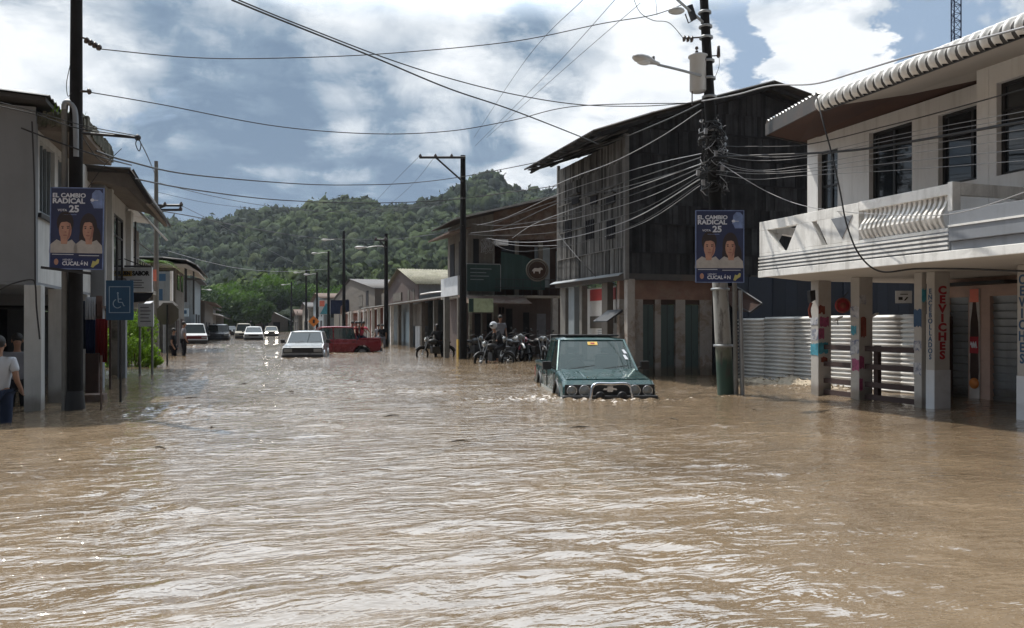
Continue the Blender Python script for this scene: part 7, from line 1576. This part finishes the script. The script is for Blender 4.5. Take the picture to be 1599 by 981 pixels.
# =================================================================== people
def chain_mesh(verts, edges, radii, name, m, parent, sub=1, loc=None, root=0):
    me = bpy.data.meshes.new(name); me.from_pydata([tuple(v) for v in verts], edges, []); me.materials.append(MATS[m])
    o = bpy.data.objects.new(name, me); COL.objects.link(o); o.parent = parent
    md = o.modifiers.new('skin', 'SKIN'); md.use_smooth_shade = True
    lay = me.skin_vertices[0] if me.skin_vertices else None
    if lay is None:
        bm = bmesh.new(); bm.from_mesh(me); bm.verts.layers.skin.verify(); bm.to_mesh(me); bm.free(); lay = me.skin_vertices[0]
    for i, r in enumerate(radii): lay.data[i].radius = (r if hasattr(r, '__len__') else (r, r))
    lay.data[root].use_root = True
    s = o.modifiers.new('sub', 'SUBSURF'); s.levels = sub; s.render_levels = sub + 1
    return o
def person(label, pos, heading, J=None, top='cloth_white', legs='denim', helmet=None, z=-.45, scale=1.0, fine=False, hair=True, long_hair=False, group=None, bare_arm=True):
    """local frame: +y forward; J overrides joints"""
    t = thing('person', label, 'person', (pos[0], pos[1], z), group, math.atan2(-heading[0], heading[1]), local=True); t.scale = (scale,)*3
    j = dict(pelvis=(0, 0, .95), waist=(0, 0, 1.08), chest=(0, .0, 1.30), neck=(0, -.01, 1.47), headb=(0, .01, 1.55),
             hipL=(-.10, 0, .90), kneeL=(-.11, .03, .50), ankL=(-.11, -.02, .09), toeL=(-.12, .16, .03),
             hipR=(.10, 0, .90), kneeR=(.11, .03, .50), ankR=(.11, -.02, .09), toeR=(.12, .16, .03),
             shL=(-.19, 0, 1.40), elL=(-.25, -.02, 1.12), wrL=(-.24, .10, .88), haL=(-.235, .14, .81),
             shR=(.19, 0, 1.40), elR=(.25, -.02, 1.12), wrR=(.24, .10, .88), haR=(.235, .14, .81), head=(0, .02, 1.62))
    if J: j.update(J)
    names = ['pelvis', 'waist', 'chest', 'neck', 'headb', 'hipL', 'kneeL', 'ankL', 'toeL', 'hipR', 'kneeR', 'ankR', 'toeR', 'shL', 'elL', 'wrL', 'haL', 'shR', 'elR', 'wrR', 'haR']
    rad = [(.125, .095), (.115, .085), (.13, .095), .05, .05, .085, .055, .038, .03, .085, .055, .038, .03, .055, .04, .028, .032, .055, .04, .028, .032]
    V = [Vector(j[n]) for n in names]; ix = {n: i for i, n in enumerate(names)}
    E = [(ix[a], ix[b_]) for a, b_ in (('pelvis', 'waist'), ('waist', 'chest'), ('chest', 'neck'), ('neck', 'headb'), ('pelvis', 'hipL'), ('hipL', 'kneeL'), ('kneeL', 'ankL'), ('ankL', 'toeL'), ('pelvis', 'hipR'), ('hipR', 'kneeR'), ('kneeR', 'ankR'), ('ankR', 'toeR'), ('chest', 'shL'), ('shL', 'elL'), ('elL', 'wrL'), ('wrL', 'haL'), ('chest', 'shR'), ('shR', 'elR'), ('elR', 'wrR'), ('wrR', 'haR'))]
    Hd = Vector(j['head']); V += [Hd+Vector((0, .0, -.03)), Hd+Vector((0, .0, .07))]; rad += [(.070, .082), (.068, .08)]; E += [(ix['headb'], len(V)-2), (len(V)-2, len(V)-1)]
    for s, w, h in (('L', 'wrL', 'haL'), ('R', 'wrR', 'haR')):
        if not fine: continue
        d = (Vector(j[h])-Vector(j[w])).normalized(); sd_ = d.orthogonal().normalized(); n2_ = d.cross(sd_)
        for k, (o_, l_) in enumerate(((-.027, .07), (-.009, .08), (.009, .075), (.027, .058))):
            a = Vector(j[h])+n2_*o_+d*.02; V += [a, a+d*l_*.55+sd_*.008, a+d*l_+sd_*.03]; rad += [.010, .009, .007]; n_ = len(V); E += [(ix[h], n_-3), (n_-3, n_-2), (n_-2, n_-1)]
        a = Vector(j[w]).lerp(Vector(j[h]), .5)+n2_*-.03; V += [a, a+d*.03-n2_*.02, a+d*.06-n2_*.015]; rad += [.011, .010, .008]; n_ = len(V); E += [(ix[h], n_-3), (n_-3, n_-2), (n_-2, n_-1)]
    chain_mesh(V, E, rad, 'body', 'skin', t)
    def sub(nl, rr, nm, m, el, extra=None):
        vs = [Vector(j[n]) if isinstance(n, str) else n for n in nl]; return chain_mesh(vs, el, rr, nm, m, t)
    # shirt: torso and sleeves
    sl = .62 if bare_arm else 1.0
    eL = Vector(j['shL']).lerp(Vector(j['elL']), sl); eR = Vector(j['shR']).lerp(Vector(j['elR']), sl); nk = Vector(j['chest']).lerp(Vector(j['neck']), .72)
    nl = [Vector(j['pelvis'])+Vector((0, 0, -.02)), 'waist', 'chest', nk, 'shL', eL, 'shR', eR]; rr = [(.155, .125), (.150, .115), (.160, .122), .075, .075, .066, .075, .066]; el = [(0, 1), (1, 2), (2, 3), (2, 4), (4, 5), (2, 6), (6, 7)]
    if not bare_arm: nl += ['wrL', 'wrR']; rr += [.045, .045]; el += [(5, 8), (7, 9)]
    sub(nl, rr, 'shirt', top, el)
    aL = Vector(j['kneeL']).lerp(Vector(j['ankL']), .85); aR = Vector(j['kneeR']).lerp(Vector(j['ankR']), .85)
    sub(['pelvis', 'hipL', 'kneeL', aL, 'hipR', 'kneeR', aR], [(.14, .112), .105, .075, .06, .105, .075, .06], 'trousers', legs, [(0, 1), (1, 2), (2, 3), (0, 4), (4, 5), (5, 6)])
    if helmet:
        s_ = MB(); s_.ell(Hd+Vector((0, -.005, .05)), (.125, .145, .135)); s_.build('helmet', helmet, t); s_ = MB(); s_.ell(Hd+Vector((0, .075, .035)), (.10, .08, .06)); s_.build('visor', 'car_glass_dark', t)
    elif hair:
        s_ = MB(); s_.ell(Hd+Vector((0, -.022, .055)), (.088, .098, .10)); 
        if long_hair: s_.ell(Hd+Vector((0, -.07, -.08)), (.08, .05, .16))
        s_.build('hair', 'hair', t)
    # face
    s_ = MB(); s_.ell(Hd+Vector((0, .088, .0)), (.013, .02, .022)); s_.ell(Hd+Vector((-.078, -.0, .01)), (.012, .02, .03)); s_.ell(Hd+Vector((.078, 0, .01)), (.012, .02, .03)); s_.build('nose_and_ears', 'skin', t)
    s_ = MB(); s_.ell(Hd+Vector((-.03, .078, .03)), (.012, .008, .006)); s_.ell(Hd+Vector((.03, .078, .03)), (.012, .008, .006)); s_.build('eyes', 'hair', t)
    s_ = MB(); s_.ell(Hd+Vector((0, .078, -.04)), (.024, .008, .006)); s_.build('mouth', 'poster_skin_shade', t)
    return t
def at_px(px, D): q = P(px, HZ, D); return (q.x, q.y)
walk = dict(kneeL=(-.11, .16, .52), ankL=(-.11, .06, .12), toeL=(-.11, .22, .08), kneeR=(.11, -.02, .50), ankR=(.11, -.22, .10), toeR=(.11, -.08, .02), elL=(-.25, -.10, 1.14), wrL=(-.24, -.12, .90), haL=(-.235, -.11, .83), wrR=(.22, .20, .96), haR=(.20, .25, .92))
person('man in a white polo shirt and dark jeans wading away at the left edge', at_px(-2, 11.0), camdir(-.15, 1), walk, 'cloth_white', 'denim', fine=True, scale=.95, z=-.48)
person('person in dark clothes standing under the arcade behind the man in white', at_px(27, 13.2), camdir(.4, -.6), None, 'cloth_grey', 'cloth_black', z=-.5, scale=.97, fine=True)
person('person in dark clothes standing at the water edge left of the parked truck', at_px(287, 35.5), camdir(.8, .5), None, 'cloth_grey', 'cloth_black', z=-.25)
person('person in black sitting low by the wall beside the standing one', at_px(271, 35.5), camdir(.9, .1), None, 'cloth_black', 'cloth_black', z=-.55)
lean_ = dict(chest=(0, .12, 1.27), waist=(0, .04, 1.08), neck=(0, .20, 1.42), headb=(0, .23, 1.50), head=(0, .25, 1.57), shL=(-.18, .14, 1.36), shR=(.18, .14, 1.36), elL=(-.26, .32, 1.16), elR=(.26, .32, 1.16), wrL=(-.24, .52, 1.10), wrR=(.24, .52, 1.10), haL=(-.24, .58, 1.08), haR=(.24, .58, 1.08))
lean_.update({k: walk[k] for k in ('kneeL', 'ankL', 'toeL', 'kneeR', 'ankR', 'toeR')})
person('person in black with long hair wading beside a motorcycle left of the crossarm pole', at_px(686, 34.6), camdir(-.5, .8), lean_, 'cloth_black', 'cloth_black', z=-.32, long_hair=True, bare_arm=False)
sit = dict(pelvis=(0, -.30, .88), waist=(0, -.24, 1.02), chest=(0, -.10, 1.24), neck=(0, .0, 1.40), headb=(0, .03, 1.47), head=(0, .05, 1.54), hipL=(-.10, -.28, .85), hipR=(.10, -.28, .85), kneeL=(-.19, .12, .74), kneeR=(.19, .12, .74), ankL=(-.18, .0, .34), ankR=(.18, .0, .34), toeL=(-.18, .16, .28), toeR=(.18, .16, .28), shL=(-.19, -.06, 1.34), shR=(.19, -.06, 1.34), elL=(-.32, .08, 1.14), elR=(.32, .08, 1.14), wrL=(-.35, .18, 1.05), wrR=(.35, .18, 1.05), haL=(-.35, .21, 1.04), haR=(.35, .21, 1.04))
person('motorcyclist in a white helmet and dark jacket riding in front of the corner house', at_px(772, 28.6), camdir(math.sin(R(-50)), -math.cos(R(-50))), sit, 'cloth_black', 'cloth_black', helmet='cloth_white', z=-.25, bare_arm=False)
person('man in a grey shirt standing behind the helmeted rider', at_px(781, 31.6), camdir(.4, -.9), None, 'cloth_grey', 'cloth_black', z=-.02)
person('person in dark clothes wading left of the canopy pole', at_px(597, 49), camdir(.3, -1), walk, 'cloth_black', 'cloth_grey', z=-.35)
person('person in a grey shirt wading near the back of the red pickup', at_px(591, 50), camdir(-.3, -1), walk, 'cloth_grey', 'cloth_black', z=-.35)
for px, dD, top, lab in ((556, .25, 'cloth_black', 'passenger in black sitting in the red pickup bed'), (561, -.1, 'cloth_red', 'passenger in dark red between the others in the pickup bed'), (567, .1, 'cloth_pink', 'passenger in bright pink at the right in the pickup bed'), (550, .15, 'cloth_grey', 'passenger in grey right behind the red pickup cab')):
    sit2 = dict(sit); person(lab, at_px(px, 40.4+dD), camdir(.6, -.7), sit2, top, 'denim', z=-.05, scale=.95, group='passengers in the red pickup bed')
# =================================================================== plants
def bush(name, lab, c, rx, ry, rz_, n, size, m_, cat='bush', stems=5):
    t = thing(name, lab, cat, (c[0], c[1], c[2]))
    s_ = MB(); base = Vector(c)
    for k in range(max(4, n//220)):
        q = base+Vector((random.uniform(-rx, rx)*.7, random.uniform(-ry, ry)*.7, random.uniform(.2, 1)*rz_)); r_ = random.uniform(.3, .55)
        leaves(s_, q, (rx*r_, ry*r_, rz_*r_*.8), 220, size)
    s_.build('foliage', m_, t)
    s_ = MB()
    for k in range(stems): q = base+Vector((random.uniform(-rx, rx)*.4, random.uniform(-ry, ry)*.4, -.2)); s_.tube([q, q+Vector((random.uniform(-.3, .3)*rx, 0, rz_*.9))], .018, 5)
    s_.build('stem', 'stem', t); return t
for px, py, D, rx, h, lab, n in ((186, 556, 27.0, .7, 1.75, 'pale green leafy bush directly right of the blue sign post', 2600), (206, 556, 26.5, .75, 1.55, 'pale green bush in the middle of the left verge', 2600), (224, 562, 26.0, .5, .8, 'low bush in front of the concrete pole', 1500), (236, 566, 25.6, .35, .4, 'small clump of weeds at the right end of the verge', 900), (176, 560, 25.6, .4, 1.1, 'dark green bush behind the blue sign post', 1500)):
    q = P(px, py, D); bush('bush', lab, (q.x, q.y, -.1), rx, rx*.8, h, n, .055, 'leaf_bright' if 'dark' not in lab else 'leaf')
def tree(name, lab, c, h, r, m_, n=3500, size=.35, trunk=.25, group=None, flat=.7):
    t = thing(name, lab, 'tree', (c[0], c[1], c[2]), group); base = Vector(c); s_ = MB()
    top = base+Vector((0, 0, h*.55)); s_.tube([base+Vector((0, 0, -.3)), base.lerp(top, .5)+Vector((.1*r*.3, 0, 0)), top], [trunk, trunk*.75, trunk*.5], 7)
    cl = []
    for k in range(9):
        a = random.random()*6.28; rr = r*random.uniform(.25, .72); q = base+Vector((rr*math.cos(a), rr*math.sin(a), h*random.uniform(.5, .92))); cl.append(q); s_.tube([base.lerp(top, random.uniform(.55, 1)), q], [trunk*.35, trunk*.12], 5)
    s_.build('trunk', 'bark', t); s_ = MB()
    for q in cl: leaves(s_, q, (r*random.uniform(.35, .55), r*random.uniform(.35, .55), h*.18*random.uniform(.8, 1.3)), n//9, size)
    s_.build('crown', m_, t); return t
def gpx(px, D): q = P(px, HZ, D); return (q.x, q.y, -.4)
TL = [(350, 190, 11, 7.5, 'leaf', 'broad tree behind the tan bungalow at the street end'), (372, 180, 9, 6, 'leaf', 'mid green tree right of the broad one at the street end'), (322, 175, 9.5, 6.5, 'leaf_dark', 'dark tree left of the tan bungalow'), (300, 165, 8, 5.5, 'leaf_dark', 'dark tree rising behind the far left houses'),
      (398, 190, 13, 7.5, 'leaf', 'tall tree behind the far white car'), (415, 185, 10, 6, 'leaf_dark', 'dark tree above the far tan van'), (436, 195, 12, 7, 'leaf', 'rounded tree left of the far right houses'), (455, 190, 11, 7, 'leaf_dark', 'dark tree behind the far grey house roofs'),
      (475, 200, 13, 8, 'leaf', 'leafy tree behind the plain concrete house'), (385, 160, 6.5, 3.2, 'leaf_dark', 'small dark tree beside the tan bungalow'), (280, 150, 9, 5, 'leaf_dark', 'dark tree above the grey shed roof'), (500, 190, 12, 8, 'leaf', 'wide tree left of the taupe gable'), (263, 120, 7.5, 4, 'leaf', 'tree between the grey shed and the curved roof house'), (408, 150, 6, 3.0, 'leaf_dark', 'small bushy tree between the end houses')]
for px, D, h, r, m_, lab in TL: tree('tree', lab, gpx(px, D), h, r, m_, 3200, .38, .25, 'trees at the end of the street')
# a palm behind the third house
q = gpx(238, 40); t = thing('palm_tree', 'small palm with drooping fronds behind the third house on the left', 'palm', q); s_ = MB(); b0 = Vector(q); s_.tube([b0, b0+Vector((0, 0, 4.9))], [.13, .09], 8); s_.build('trunk', 'bark', t)
s_ = MB()
for k in range(14):
    a = R(360*k/14+random.uniform(-8, 8)); d_ = Vector((math.cos(a), math.sin(a), 0)); up = random.uniform(.3, .9); prev = None
    for i in range(14):
        u_ = i/13; c_ = b0+Vector((0, 0, 4.9))+d_*1.7*u_+Vector((0, 0, up*u_-1.5*u_*u_)); w_ = .38*math.sin(math.pi*min(1, u_+.12)); sd_ = Vector((-d_.y, d_.x, 0)); s_.cur = random.random()
        for s2 in (-1, 1): s_.add([c_, c_+d_*.07, c_+sd_*s2*w_+Vector((0, 0, -.25*w_))+d_*.12], [(0, 1, 2)])
s_.build('frond', 'leaf', t)

# twigs and leaves carried by the flood
for px, py in ((369, 641), (385, 643), (1390//2, 612), (380, 600), (560, 596), (330, 668), (250, 700), (612, 650), (1180, 640), (1050, 655), (720, 690), (455, 612), (905, 668), (298, 622)):
    q = P(px, py, DW(py)); s_ = MB(); a = random.random()*6.28; l_ = random.uniform(.06, .16); d_ = Vector((math.cos(a), math.sin(a), 0)); q.z = .005
    s_.tube([q-d_*l_, q+Vector((0, 0, .012)), q+d_*l_+Vector((0, 0, .004))], [.006, .010, .004], 5); s_.tube([q, q+Vector((-d_.y, d_.x, .1))*l_*.6], .004, 4)
    tag(s_.build('twig', 'bark', origin=tuple(q)), 'small dark twig drifting on the muddy water', 'twig', 'twigs drifting on the flood')
